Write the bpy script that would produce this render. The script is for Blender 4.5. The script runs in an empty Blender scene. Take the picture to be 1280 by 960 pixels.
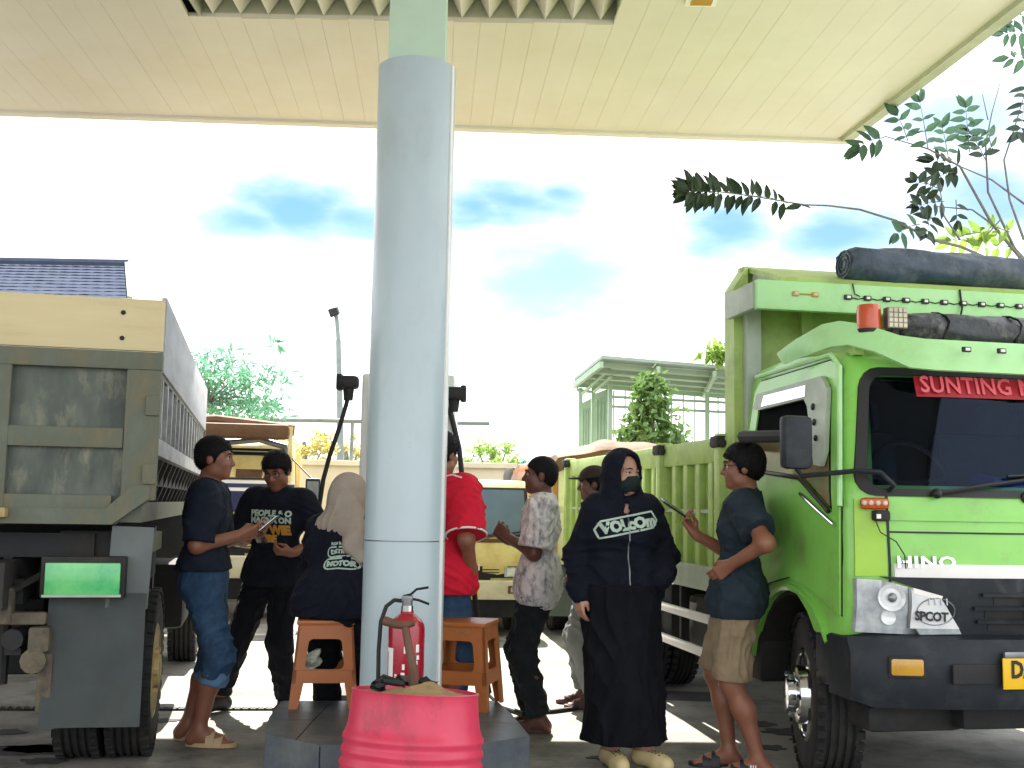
import bpy, bmesh, math, random
import numpy as np
from mathutils import Vector, Matrix, Euler
from mathutils.geometry import tessellate_polygon
from mathutils.bvhtree import BVHTree

scene = bpy.context.scene
COL = scene.collection
rnd = random.Random(7)
rad = math.radians

# ------------------------------------------------------------------ camera
CAM_H = 1.34
FPX = 1400.0
PITCH = math.atan(151 / FPX)
ROLL = rad(1.0)
CAM_R = Matrix.Rotation(math.pi / 2 + PITCH, 3, 'X') @ Matrix.Rotation(ROLL, 3, 'Z')
CAM_P = Vector((0, 0, CAM_H))
cam_data = bpy.data.cameras.new('camera')
cam_data.sensor_width = 36.0
cam_data.lens = FPX / 1280 * 36.0
cam_data.clip_start = 0.05
cam_data.clip_end = 2000
cam = bpy.data.objects.new('camera', cam_data)
cam.matrix_world = Matrix.Translation(CAM_P) @ CAM_R.to_4x4()
COL.objects.link(cam)
scene.camera = cam

# ------------------------------------------------------------------ light
SUN_EL = rad(51)
SUN_AZ = rad(-8)            # measured from straight ahead (+Y) towards +X
world = bpy.data.worlds.new('World')
scene.world = world
world.use_nodes = True
wt = world.node_tree
for n in list(wt.nodes):
    wt.nodes.remove(n)
def wn(t, **kw):
    n = wt.nodes.new(t)
    for k, v in kw.items():
        setattr(n, k, v)
    return n
w_out = wn('ShaderNodeOutputWorld')
w_bg = wn('ShaderNodeBackground')
w_bg.inputs['Strength'].default_value = 0.05
sky = wn('ShaderNodeTexSky', sky_type='NISHITA', sun_disc=False)
sky.sun_elevation = SUN_EL
sky.sun_rotation = SUN_AZ
sky.air_density = 1.3
sky.dust_density = 0.1
sky.ozone_density = 3.0
tc = wn('ShaderNodeTexCoord')
mp = wn('ShaderNodeMapping')
mp.inputs['Scale'].default_value = (1.0, 1.0, 2.6)
n1 = wn('ShaderNodeTexNoise')
n1.inputs['Scale'].default_value = 2.3
n1.inputs['Detail'].default_value = 7
n1.inputs['Roughness'].default_value = 0.55
wt.links.new(tc.outputs['Generated'], mp.inputs['Vector'])
wt.links.new(mp.outputs['Vector'], n1.inputs['Vector'])
def vmath(op, a, b=None):
    n = wn('ShaderNodeMath', operation=op)
    for i, v in enumerate((a, b)):
        if v is None:
            continue
        if hasattr(v, 'links'):
            wt.links.new(v, n.inputs[i])
        else:
            n.inputs[i].default_value = v
    return n.outputs[0]
# clear gaps between the clouds: directions where blue shows through
gaps = [(372, 262, .06, 1.0), (440, 272, .042, .93), (645, 252, .05, 1.0), (905, 288, .05, .96),
        (1050, 295, .055, .95), (690, 350, .09, .72), (310, 275, .04, .95), (1200, 150, .06, .55),
        (1240, 250, .06, .8), (592, 260, .04, 1.0), (700, 242, .03, .9)]
wob = wn('ShaderNodeTexNoise')
wob.inputs['Scale'].default_value = 16
wob.inputs['Detail'].default_value = 5
wt.links.new(mp.outputs['Vector'], wob.inputs['Vector'])
clear = None
for gx, gy, gw, ga in gaps:
    d = (CAM_R @ Vector(((gx - 640) / FPX, (480 - gy) / FPX, -1))).normalized()
    sub = wn('ShaderNodeVectorMath', operation='SUBTRACT')
    wt.links.new(tc.outputs['Generated'], sub.inputs[0])
    sub.inputs[1].default_value = d
    sc = wn('ShaderNodeVectorMath', operation='MULTIPLY')
    wt.links.new(sub.outputs[0], sc.inputs[0])
    sc.inputs[1].default_value = (1, 1, 2.3)
    ln = wn('ShaderNodeVectorMath', operation='LENGTH')
    wt.links.new(sc.outputs[0], ln.inputs[0])
    q = vmath('DIVIDE', ln.outputs['Value'], gw)
    q = vmath('ADD', q, vmath('MULTIPLY', vmath('SUBTRACT', wob.outputs['Fac'], 0.5), 1.7))
    mr = wn('ShaderNodeMapRange', interpolation_type='SMOOTHSTEP')
    mr.inputs['From Min'].default_value = 1.75
    mr.inputs['From Max'].default_value = 0.1
    mr.inputs['To Max'].default_value = ga
    wt.links.new(q, mr.inputs['Value'])
    clear = mr.outputs['Result'] if clear is None else vmath('MAXIMUM', clear, mr.outputs['Result'])
cr = wn('ShaderNodeMapRange', interpolation_type='SMOOTHSTEP')
cr.inputs['From Min'].default_value = 0.40
cr.inputs['From Max'].default_value = 0.30
cr.inputs['To Max'].default_value = 0.7
wt.links.new(n1.outputs['Fac'], cr.inputs['Value'])
clear = vmath('MAXIMUM', clear, cr.outputs['Result'])
clear = vmath('POWER', clear, 0.45)
wmix = wn('ShaderNodeMix', data_type='RGBA')
wmix.inputs[6].default_value = (13.5, 13.8, 14.4, 1)
wt.links.new(clear, wmix.inputs[0])
deep = wn('ShaderNodeMix', data_type='RGBA', blend_type='MULTIPLY')
deep.inputs[0].default_value = 1.0
deep.inputs[7].default_value = (.55, .72, .87, 1)
wt.links.new(sky.outputs['Color'], deep.inputs[6])
wt.links.new(deep.outputs[2], wmix.inputs[7])
wt.links.new(wmix.outputs[2], w_bg.inputs['Color'])
wt.links.new(w_bg.outputs[0], w_out.inputs[0])

sun_d = bpy.data.lights.new('sun', 'SUN')
sun_d.energy = 5.0
sun_d.angle = rad(0.5)
sun_d.color = (1.0, 0.93, 0.82)
sun = bpy.data.objects.new('sun', sun_d)
sdir = Vector((math.sin(SUN_AZ) * math.cos(SUN_EL), math.cos(SUN_AZ) * math.cos(SUN_EL), math.sin(SUN_EL)))
sun.rotation_euler = sdir.to_track_quat('Z', 'Y').to_euler()
sun.location = (0, 20, 30)
COL.objects.link(sun)

scene.view_settings.view_transform = 'Standard'
scene.view_settings.look = 'None'
scene.view_settings.exposure = 1.85
scene.view_settings.gamma = 1.0

# ------------------------------------------------------------------ helpers
def ray(px, py):
    return CAM_R @ Vector(((px - 640) / FPX, (480 - py) / FPX, -1))
def at(px, py, Y):
    v = ray(px, py)
    return CAM_P + v * (Y / v.y)
def gp(px, py, Z=0.0):
    v = ray(px, py)
    return CAM_P + v * ((Z - CAM_H) / v.z)

def tag(o, label=None, cat=None, group=None, kind=None):
    if label: o['label'] = label
    if cat: o['category'] = cat
    if group: o['group'] = group
    if kind: o['kind'] = kind
    return o
def empty(name, loc, rz=0.0, label=None, cat=None, group=None):
    o = bpy.data.objects.new(name, None)
    o.location = loc
    o.rotation_euler = (0, 0, rz)
    o.empty_display_size = 0.2
    COL.objects.link(o)
    return tag(o, label, cat, group)
def link_mesh(name, me, m, parent=None, loc=None):
    o = bpy.data.objects.new(name, me)
    if m is not None and not me.materials:
        me.materials.append(m)
    if parent: o.parent = parent
    if loc is not None: o.location = loc
    COL.objects.link(o)
    return o
def copy_tree(o, parent=None):
    c = o.copy()
    COL.objects.link(c)
    c.parent = parent
    for ch in list(o.children):
        copy_tree(ch, c)
    return c

def lin(h):
    h = h.lstrip('#')
    v = [int(h[i:i + 2], 16) / 255 for i in (0, 2, 4)]
    return tuple(x / 12.92 if x <= .04045 else ((x + .055) / 1.055) ** 2.4 for x in v)
def mat(name, c1, c2=None, rough=.6, metal=0.0, ns=5.0, bump=0.0, bs=60.0, dirt=None, ds=2.0, da=.5, dth=.5,
        stretch=(1, 1, 1), coat=0.0, spec=.5, emit=None, trans=0.0, contrast=.18, alpha=1.0, sub=0.0):
    m = bpy.data.materials.new(name)
    m.use_nodes = True
    t = m.node_tree
    b = t.nodes['Principled BSDF']
    L = t.links.new
    tcn = t.nodes.new('ShaderNodeTexCoord')
    mpn = t.nodes.new('ShaderNodeMapping')
    mpn.inputs['Scale'].default_value = stretch
    L(tcn.outputs['Object'], mpn.inputs['Vector'])
    c2 = c2 or tuple(x * .82 for x in c1)
    nz = t.nodes.new('ShaderNodeTexNoise')
    nz.inputs['Scale'].default_value = ns
    nz.inputs['Detail'].default_value = 8
    nz.inputs['Roughness'].default_value = .62
    L(mpn.outputs['Vector'], nz.inputs['Vector'])
    mr = t.nodes.new('ShaderNodeMapRange')
    mr.inputs['From Min'].default_value = .5 - contrast
    mr.inputs['From Max'].default_value = .5 + contrast
    L(nz.outputs['Fac'], mr.inputs['Value'])
    mx = t.nodes.new('ShaderNodeMix'); mx.data_type = 'RGBA'
    mx.inputs[6].default_value = (*c1, 1); mx.inputs[7].default_value = (*c2, 1)
    L(mr.outputs['Result'], mx.inputs[0])
    out = mx.outputs[2]
    if dirt:
        n2 = t.nodes.new('ShaderNodeTexNoise')
        n2.inputs['Scale'].default_value = ds
        n2.inputs['Detail'].default_value = 10
        n2.inputs['Roughness'].default_value = .7
        L(mpn.outputs['Vector'], n2.inputs['Vector'])
        m2 = t.nodes.new('ShaderNodeMapRange')
        m2.inputs['From Min'].default_value = dth - .08
        m2.inputs['From Max'].default_value = dth + .14
        m2.inputs['To Max'].default_value = da
        L(n2.outputs['Fac'], m2.inputs['Value'])
        x2 = t.nodes.new('ShaderNodeMix'); x2.data_type = 'RGBA'
        L(m2.outputs['Result'], x2.inputs[0])
        L(out, x2.inputs[6]); x2.inputs[7].default_value = (*dirt, 1)
        out = x2.outputs[2]
    L(out, b.inputs['Base Color'])
    rr = t.nodes.new('ShaderNodeMapRange')
    rr.inputs['To Min'].default_value = max(rough - .12, .02)
    rr.inputs['To Max'].default_value = min(rough + .12, 1)
    L(nz.outputs['Fac'], rr.inputs['Value'])
    L(rr.outputs['Result'], b.inputs['Roughness'])
    b.inputs['Metallic'].default_value = metal
    b.inputs['Specular IOR Level'].default_value = spec
    b.inputs['Coat Weight'].default_value = coat
    b.inputs['Coat Roughness'].default_value = .08
    b.inputs['Transmission Weight'].default_value = trans
    b.inputs['Alpha'].default_value = alpha
    if sub:
        b.inputs['Subsurface Weight'].default_value = sub
        b.inputs['Subsurface Radius'].default_value = (.01, .004, .002)
    if emit:
        b.inputs['Emission Color'].default_value = (*emit[0], 1)
        b.inputs['Emission Strength'].default_value = emit[1]
    if bump:
        nb = t.nodes.new('ShaderNodeTexNoise')
        nb.inputs['Scale'].default_value = bs
        nb.inputs['Detail'].default_value = 6
        L(mpn.outputs['Vector'], nb.inputs['Vector'])
        bp = t.nodes.new('ShaderNodeBump')
        bp.inputs['Strength'].default_value = bump
        bp.inputs['Distance'].default_value = .01
        L(nb.outputs['Fac'], bp.inputs['Height'])
        L(bp.outputs['Normal'], b.inputs['Normal'])
    return m

class MB:
    """collects shapes into one mesh"""
    def __init__(self):
        self.bm = bmesh.new()
    def box(self, c, s, rot=None, bev=0.0):
        M = Matrix.Translation(Vector(c))
        if rot is not None:
            M = M @ (rot.to_4x4() if isinstance(rot, Matrix) else Euler(rot).to_matrix().to_4x4())
        M = M @ Matrix.Diagonal((*s, 1))
        r = bmesh.ops.create_cube(self.bm, size=1.0, matrix=M)
        if bev:
            vs = r['verts']
            es = list({e for v in vs for e in v.link_edges})
            bmesh.ops.bevel(self.bm, geom=es, offset=bev, segments=2, affect='EDGES', profile=.6)
        return self
    def bar(self, a, b, w, h, up=(0, 0, 1), bev=0.0):
        a = Vector(a); b = Vector(b)
        y = (b - a); L = y.length; y.normalize()
        up = Vector(up)
        if abs(up.dot(y)) > .98: up = Vector((1, 0, 0))
        x = y.cross(up).normalized(); z = x.cross(y)
        R = Matrix((x, y, z)).transposed()
        return self.box((a + b) / 2, (w, L, h), R, bev)
    def tube(self, pts, r, seg=8, cap=True):
        pts = [Vector(p) for p in pts]
        n = len(pts)
        rs = r if isinstance(r, (list, tuple)) else [r] * n
        T = []
        for i in range(n):
            d = pts[min(i + 1, n - 1)] - pts[max(i - 1, 0)]
            T.append(d.normalized())
        ref = Vector((0, 0, 1)) if abs(T[0].z) < .9 else Vector((1, 0, 0))
        x = T[0].cross(ref).normalized()
        rings = []
        for i in range(n):
            x = (x - T[i] * x.dot(T[i])).normalized()
            y = T[i].cross(x)
            rings.append([pts[i] + (x * math.cos(a) + y * math.sin(a)) * rs[i]
                          for a in [2 * math.pi * k / seg for k in range(seg)]])
        return self.loft(rings, cap)
    def loft(self, rings, cap=True, closed=False):
        bm = self.bm
        R = [[bm.verts.new(p) for p in ring] for ring in rings]
        m = len(R[0])
        rng = range(len(R)) if closed else range(len(R) - 1)
        for i in rng:
            A = R[i]; B = R[(i + 1) % len(R)]
            for k in range(m):
                try: bm.faces.new((A[k], A[(k + 1) % m], B[(k + 1) % m], B[k]))
                except ValueError: pass
        if cap and not closed:
            try:
                bm.faces.new(list(reversed(R[0]))); bm.faces.new(R[-1])
            except ValueError: pass
        return self
    def cyl(self, a, b, r, r2=None, seg=16):
        return self.tube([a, b], [r, r if r2 is None else r2], seg)
    def prism(self, pts, f0, f1):
        """pts 2-D outline; f0/f1 map (u,v) to 3-D for the two faces"""
        return self.loft([[Vector(f0(*p)) for p in pts], [Vector(f1(*p)) for p in pts]])
    def plate(self, outer, holes, f0, f1):
        """polygon with holes, two layers and walls"""
        loops = [[Vector((u, v, 0)) for u, v in outer]] + [[Vector((u, v, 0)) for u, v in h] for h in holes]
        flat = [p for l in loops for p in l]
        tris = tessellate_polygon(loops)
        bm = self.bm
        A = [bm.verts.new(f0(p.x, p.y)) for p in flat]
        B = [bm.verts.new(f1(p.x, p.y)) for p in flat]
        for t in tris:
            try:
                bm.faces.new([A[i] for i in t]); bm.faces.new([B[i] for i in reversed(t)])
            except ValueError: pass
        k = 0
        for l in loops:
            n = len(l)
            for i in range(n):
                a, b = k + i, k + (i + 1) % n
                try: bm.faces.new((A[a], A[b], B[b], B[a]))
                except ValueError: pass
            k += n
        return self
    def lathe(self, prof, M, seg=32, cap=True):
        rings = [[M @ Vector((r * math.cos(a), r * math.sin(a), z)) for a in [2 * math.pi * k / seg for k in range(seg)]]
                 for r, z in prof]
        return self.loft(rings, cap)
    def ball(self, c, r, seg=12):
        r = r if isinstance(r, (tuple, list)) else (r, r, r)
        bmesh.ops.create_uvsphere(self.bm, u_segments=seg, v_segments=max(6, seg // 2), radius=1,
                                  matrix=Matrix.Translation(Vector(c)) @ Matrix.Diagonal((*r, 1)))
        return self
    def grid(self, f, nu, nv):
        V = [[self.bm.verts.new(f(i / nu, j / nv)) for j in range(nv + 1)] for i in range(nu + 1)]
        for i in range(nu):
            for j in range(nv):
                self.bm.faces.new((V[i][j], V[i + 1][j], V[i + 1][j + 1], V[i][j + 1]))
        return self
    def mesh(self, name, ang=35):
        me = bpy.data.meshes.new(name)
        bmesh.ops.recalc_face_normals(self.bm, faces=self.bm.faces[:])
        self.bm.to_mesh(me)
        self.bm.free()
        if ang:
            me.polygons.foreach_set('use_smooth', [True] * len(me.polygons))
            me.set_sharp_from_angle(angle=rad(ang))
        return me
    def build(self, name, m, parent=None, ang=35, loc=None):
        return link_mesh(name, self.mesh(name, ang), m, parent, loc)

def text_mesh(s, size, ext=.002, bold=.0, spacing=1.0):
    cu = bpy.data.curves.new('lettering', 'FONT')
    cu.body = s; cu.size = size; cu.extrude = ext; cu.offset = bold
    cu.align_x = 'CENTER'; cu.align_y = 'CENTER'; cu.resolution_u = 2
    cu.space_character = spacing
    o = bpy.data.objects.new('lettering', cu)
    COL.objects.link(o)
    bpy.context.view_layer.update()
    me = bpy.data.meshes.new_from_object(o.evaluated_get(bpy.context.evaluated_depsgraph_get()))
    bpy.data.objects.remove(o)
    bpy.data.curves.remove(cu)
    return me
def text_on(name, s, size, M, m, parent, ext=.002, bold=0.0, spacing=1.0, sx=1.0, left=False):
    me = text_mesh(s, size, ext, bold, spacing)
    me.materials.clear()
    if left: me.transform(Matrix.Translation((-min(v.co.x for v in me.vertices), 0, 0)))
    me.transform(M @ Matrix.Diagonal((sx, 1, 1, 1)))
    return link_mesh(name, me, m, parent)
def frame(o, x, up):
    """matrix with local x along x, local y along up"""
    x = Vector(x).normalized(); up = Vector(up)
    z = x.cross(up).normalized(); y = z.cross(x)
    M = Matrix((x, y, z)).transposed().to_4x4()
    M.translation = Vector(o)
    return M

# ------------------------------------------------------------------ materials
K = {}
K['canopy'] = mat('canopy_paint', lin('#dad7cd'), lin('#d4d0c4'), rough=.5, ns=1.2, dirt=lin('#cdbb92'), ds=.8, da=.3, dth=.56)
K['canopy_dark'] = mat('canopy_trim', lin('#b9bda6'), lin('#a5aa94'), rough=.6, ns=4)
K['clad'] = mat('column_cladding', lin('#b1c3ca'), lin('#a7bac2'), rough=.32, ns=2, dirt=lin('#98a09c'), ds=2.4, da=.4, dth=.58, coat=.15, stretch=(1, 1, .5))
K['mint'] = mat('column_paint', lin('#b9d4c0'), lin('#afcab6'), rough=.5, ns=3)
K['tile'] = mat('black_tile', lin('#565f66'), lin('#474f56'), rough=.38, ns=6, dirt=lin('#83827a'), ds=4, da=.4, dth=.54, spec=.3)
K['grout'] = mat('grout', lin('#55575a'), rough=.8)
K['ground'] = mat('yard_concrete', lin('#9a968c'), lin('#7d7b75'), rough=.85, ns=1.4, bump=.35, bs=45, dirt=lin('#4b4b4b'), ds=2.2, da=.8, dth=.53, contrast=.2)
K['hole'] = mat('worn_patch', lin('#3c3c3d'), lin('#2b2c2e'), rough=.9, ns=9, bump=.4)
K['red'] = mat('barrel_red', lin('#d63c5c'), lin('#c4324f'), rough=.42, ns=5, bump=.08, bs=30, dirt=lin('#6d2f36'), ds=6, da=.75, dth=.61, stretch=(1, 1, .6))
K['barrel_in'] = mat('barrel_rust', lin('#5a3a32'), lin('#43302b'), rough=.8, ns=12)
K['sand'] = mat('sand', lin('#b09467'), lin('#8d7550'), rough=.95, ns=18, bump=.8, bs=160)
K['wood'] = mat('brown_wood', lin('#6b4a38'), lin('#4d3528'), rough=.7, ns=8, stretch=(1, 1, .2), bump=.3)
K['ext'] = mat('extinguisher_red', lin('#a3142c'), lin('#8f0f26'), rough=.28, coat=.4, ns=3)
K['white'] = mat('white_print', lin('#f0f0ec'), lin('#e2e2de'), rough=.6)
K['rubber'] = mat('black_rubber', lin('#1c1d1f'), lin('#141517'), rough=.6, ns=8)
K['tyre'] = mat('tyre_rubber', lin('#1f2021'), lin('#161718'), rough=.82, ns=7, dirt=lin('#4a463e'), ds=4, da=.4, dth=.57, bump=.2)
K['metal'] = mat('grey_metal', lin('#8e9194'), lin('#6f7376'), rough=.4, metal=.8, ns=6)
K['chrome'] = mat('chrome', lin('#dcdfe2'), lin('#c9cdd1'), rough=.12, metal=1)
K['stool'] = mat('stool_plastic', lin('#a8622e'), lin('#9c5828'), rough=.42, ns=3, spec=.45, dirt=lin('#6b4028'), ds=6, da=.3, dth=.62)
K['green'] = mat('truck_green', lin('#89cf5e'), lin('#7fc454'), rough=.34, ns=3, coat=.3, dirt=lin('#7d8a55'), ds=4.5, da=.55, dth=.58, bump=.03, bs=8)
K['green2'] = mat('bed_green', lin('#b2cd76'), lin('#a1bc66'), rough=.5, ns=3, dirt=lin('#6f7d45'), ds=4, da=.5, dth=.56)
K['green_pale'] = mat('visor_green', lin('#ade2a0'), lin('#a2d894'), rough=.4, ns=3, dirt=lin('#86a870'), ds=4, da=.35, dth=.58)
K['post'] = mat('pale_steel', lin('#b4c0b0'), lin('#a3b0a2'), rough=.55, ns=4, dirt=lin('#7f8775'), ds=5, da=.4, dth=.55)
K['black'] = mat('black_plastic', lin('#262b31'), lin('#1d2227'), rough=.5, ns=5, dirt=lin('#55585a'), ds=6, da=.3, dth=.58, spec=.25)
K['dark'] = mat('chassis_black', lin('#1d1f22'), lin('#151719'), rough=.75, ns=6, dirt=lin('#4c4439'), ds=3, da=.5, dth=.55)
K['glass'] = mat('dark_glass', lin('#070d26'), lin('#0a1638'), rough=.14, ns=1.4, spec=.16)
K['cab_dark'] = mat('unlit_cab_dark', lin('#07080b'), rough=.9, spec=.05)  # near-black colour standing in for the unlit cab interior
K['lime'] = mat('corner_lime', lin('#9fd038'), lin('#94c531'), rough=.36, ns=3, coat=.25, dirt=lin('#7d8a55'), ds=5, da=.3, dth=.6)
K['pole'] = mat('lamp_pole', lin('#7c8887'), lin('#6d7978'), rough=.55)
K['cabin'] = mat('cabin_trim', lin('#23262e'), lin('#1b1e26'), rough=.8, ns=5)
K['seat'] = mat('seat_cover', lin('#2f3a44'), lin('#252f38'), rough=.9, ns=8, bump=.3)
K['dash'] = mat('dash_reflection', lin('#28508c'), lin('#1e3f76'), rough=.8, ns=6, bump=.5, bs=20)  # blue paints in the sun reflection low behind the windscreen
def screen_glass():
    m = bpy.data.materials.new('clear_screen'); m.use_nodes = True
    t = m.node_tree; t.nodes.clear()
    o = t.nodes.new('ShaderNodeOutputMaterial'); mx = t.nodes.new('ShaderNodeMixShader')
    tr = t.nodes.new('ShaderNodeBsdfTransparent'); gl = t.nodes.new('ShaderNodeBsdfGlossy'); fr = t.nodes.new('ShaderNodeFresnel')
    tr.inputs[0].default_value = (.38, .46, .60, 1); gl.inputs['Roughness'].default_value = .04; gl.inputs[0].default_value = (.55, .7, 1, 1)
    fr.inputs[0].default_value = 1.3
    t.links.new(fr.outputs[0], mx.inputs[0]); t.links.new(tr.outputs[0], mx.inputs[1]); t.links.new(gl.outputs[0], mx.inputs[2]); t.links.new(mx.outputs[0], o.inputs[0])
    return m
K['screen_glass'] = screen_glass()
K['seal'] = mat('window_seal', lin('#101214'), rough=.5)
K['lens'] = mat('clear_lens', lin('#c6cdd0'), lin('#a4acb1'), rough=.2, ns=16, metal=.1, coat=.6, contrast=.12)
K['lens_in'] = mat('reflector', lin('#f4f6f6'), lin('#d3d9dc'), rough=.18, metal=.1, ns=8)  # white base paints in the brightness of a mirrored reflector
K['amber'] = mat('amber_lens', lin('#c99a2e'), lin('#b5862a'), rough=.25, coat=.5, ns=9)
K['orange'] = mat('beacon_orange', lin('#c9501a'), lin('#b54314'), rough=.25, coat=.5)
K['plate'] = mat('plate_yellow', lin('#f2c313'), lin('#e6b710'), rough=.4)
K['redtxt'] = mat('sticker_red', lin('#a30f20'), lin('#8a0b1a'), rough=.5)
K['pinktxt'] = mat('sticker_pale_red', lin('#e0606c'), lin('#d0505c'), rough=.5)
K['tarp_blue'] = mat('tarp_slate', lin('#3f5062'), lin('#2a3846'), rough=.5, ns=6, bump=.8, bs=16, dirt=lin('#7b848a'), ds=5, da=.6, dth=.57)
K['tarp_black'] = mat('tarp_black', lin('#2c3236'), lin('#1d2226'), rough=.42, ns=7, bump=.8, bs=18, dirt=lin('#8d8f86'), ds=9, da=.7, dth=.6)  # pale blotches paint in the shiny patches of the roll
K['tailgate'] = mat('weathered_steel', lin('#697062'), lin('#4e564c'), rough=.72, ns=5, bump=.25, bs=40, dirt=lin('#8a7d5a'), ds=5, da=.6, dth=.55, contrast=.2, stretch=(1, 1, .5))
K['tail_panel'] = mat('scuffed_panel', lin('#616a61'), lin('#474f4b'), rough=.7, ns=6, bump=.2, bs=40, dirt=lin('#9a9880'), ds=11, da=.6, dth=.59, stretch=(1, 1, .4), contrast=.14)
K['cream_board'] = mat('cream_board', lin('#d6c9a0'), lin('#ccbe92'), rough=.65, ns=3, stretch=(.4, 1, 3), dirt=lin('#a88d5c'), ds=3, da=.4, dth=.6)
K['shaded_white_board'] = mat('shaded_white_board', lin('#a9acb2'), lin('#989ca3'), rough=.6, ns=3, stretch=(1, .4, 2), dirt=lin('#7b7d80'), ds=3, da=.35, dth=.58)  # white board greyed to paint in the shade on its side
K['rib'] = mat('worn_white_rib', lin('#b0b2b4'), lin('#8d9092'), rough=.65, ns=8, dirt=lin('#5f6060'), ds=6, da=.5, dth=.52)
K['flap'] = mat('mudflap_rubber', lin('#646d6d'), lin('#586060'), rough=.7, ns=4, dirt=lin('#6d6a58'), ds=5, da=.4, dth=.58)
K['green_lens'] = mat('green_lens', lin('#04a866'), lin('#6fcf7c'), rough=.28, ns=4, coat=.6, contrast=.14)
K['yellow_rim'] = mat('yellow_rim', lin('#c7b377'), lin('#a39161'), rough=.55, ns=6, dirt=lin('#6b5e43'), ds=8, da=.5)
K['yellow'] = mat('truck_yellow', lin('#e8d898'), lin('#ddca86'), rough=.4, ns=3, coat=.2, dirt=lin('#b99b58'), ds=3, da=.4)  # paled to paint in the glare washing out the far trucks
K['cream'] = mat('bumper_cream', lin('#d8d2b6'), lin('#c9c2a4'), rough=.55, ns=5, dirt=lin('#a09878'), ds=5, da=.4)
K['bluegrey'] = mat('shaded_glass', lin('#5d7488'), lin('#526a80'), rough=.12, ns=2, coat=.5)  # blue-grey base paints in the shade on the far windscreen
K['navy'] = mat('navy_stripe', lin('#1d2350'), lin('#171c44'), rough=.4, ns=4)
K['ochre'] = mat('ochre_bed', lin('#c98a3c'), lin('#b87a34'), rough=.6, ns=3, dirt=lin('#7d5f3a'), ds=3, da=.5)
K['tarp_brown'] = mat('tarp_brown', lin('#6e4d30'), lin('#573c25'), rough=.8, ns=5, bump=.6, bs=18, dirt=lin('#55463a'), ds=4, da=.45)
K['wall'] = mat('boundary_wall', lin('#d9d3bd'), lin('#cfc8b0'), rough=.8, ns=1.5, dirt=lin('#a89f86'), ds=.8, da=.4, dth=.55)
K['pav'] = mat('pavilion_green', lin('#9bb59c'), lin('#8aa58c'), rough=.6, ns=2)
K['pav_roof'] = mat('pavilion_roof', lin('#93a398'), lin('#84958b'), rough=.6, ns=2)
K['roof'] = mat('roof_tile', lin('#4a5262'), lin('#3f4655'), rough=1.0, ns=3, dirt=lin('#5f6573'), ds=6, da=.4, spec=.0)
K['bark'] = mat('bark', lin('#7d7f7c'), lin('#5f605c'), rough=.9, ns=10, bump=.5)
K['leaf_silhouette'] = mat('leaf_silhouette', lin('#1d3220'), lin('#2a4228'), rough=.5, ns=3)
K['leaf_teal'] = mat('leaf_teal', lin('#5f9a86'), lin('#6fa583'), rough=.5, ns=.6)
K['leaf_deep'] = mat('leaf_deep', lin('#3f6350'), lin('#4f7050'), rough=.5, ns=3)
K['leaf_mid'] = mat('leaf_mid', lin('#71924f'), lin('#597a40'), rough=.5, ns=.6)
K['leaf_lime'] = mat('leaf_lime', lin('#8fae52'), lin('#76963f'), rough=.5, ns=.6)
K['leaf_gold'] = mat('leaf_gold', lin('#b7a95c'), lin('#9c9a50'), rough=.5, ns=.6)
K['pump'] = mat('pump_white', lin('#dfe3de'), lin('#d2d7d2'), rough=.4, ns=3, coat=.2)
K['paper'] = mat('crumpled_paper', lin('#d9dcc8'), lin('#9fae96'), rough=.8, ns=14, stretch=(.3, .3, 1.6), contrast=.08)
K['phone'] = mat('phone_black', lin('#17181a'), rough=.25)
K['screen'] = mat('phone_screen', lin('#e8f2f5'), rough=.2, emit=((.8, .9, 1.0), .35))
for kk, tr in (('leaf_silhouette', .06), ('leaf_teal', .32), ('leaf_mid', .3), ('leaf_deep', .2), ('leaf_lime', .5), ('leaf_gold', .5)):
    t = K[kk].node_tree
    bs = t.nodes['Principled BSDF']; ou = t.nodes['Material Output']
    tl = t.nodes.new('ShaderNodeBsdfTranslucent'); mxs = t.nodes.new('ShaderNodeMixShader')
    mxs.inputs[0].default_value = tr
    t.links.new(bs.inputs['Base Color'].links[0].from_socket, tl.inputs['Color'])
    t.links.new(bs.outputs[0], mxs.inputs[1]); t.links.new(tl.outputs[0], mxs.inputs[2])
    t.links.new(mxs.outputs[0], ou.inputs['Surface'])
# people
K['skin_mid'] = mat('skin_mid', lin('#8c5d47'), lin('#825440'), rough=.5, ns=14, sub=.12)
K['skin_dark'] = mat('skin_dark', lin('#684538'), lin('#5e3c31'), rough=.5, ns=14, sub=.1)
K['skin_light'] = mat('skin_light', lin('#b58b75'), lin('#ab816c'), rough=.5, ns=14, sub=.12)
K['hair'] = mat('black_hair', lin('#0d0c0f'), lin('#131215'), rough=.62, ns=60, stretch=(1, 1, .3), bump=.7, bs=160, spec=.2)
K['lip'] = mat('lips', lin('#6d3f37'), lin('#633831'), rough=.4)
K['eye'] = mat('eye_dark', lin('#1c1512'), rough=.15)
K['eyewhite'] = mat('eye_white', lin('#d8d0c8'), rough=.3)
def cloth(name, a, b=None, **kw):
    kw.setdefault('rough', .88); kw.setdefault('ns', 9); kw.setdefault('bump', .5); kw.setdefault('bs', 24); kw.setdefault('spec', .25)
    return mat(name, a, b, **kw)
K['tee_navy'] = cloth('navy_tee', lin('#17202f'), lin('#101725'))
K['tee_black'] = cloth('black_tee', lin('#141a26'), lin('#0e131d'))
K['polo'] = cloth('dark_teal_polo', lin('#26333c'), lin('#1e2a33'))
K['jeans'] = cloth('blue_denim', lin('#304a66'), lin('#243d58'), dirt=lin('#55779a'), ds=4, da=.4, dth=.55, bump=.5)
K['jeans_cuff'] = cloth('faded_denim', lin('#5f7f9f'), lin('#48678a'))
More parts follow.
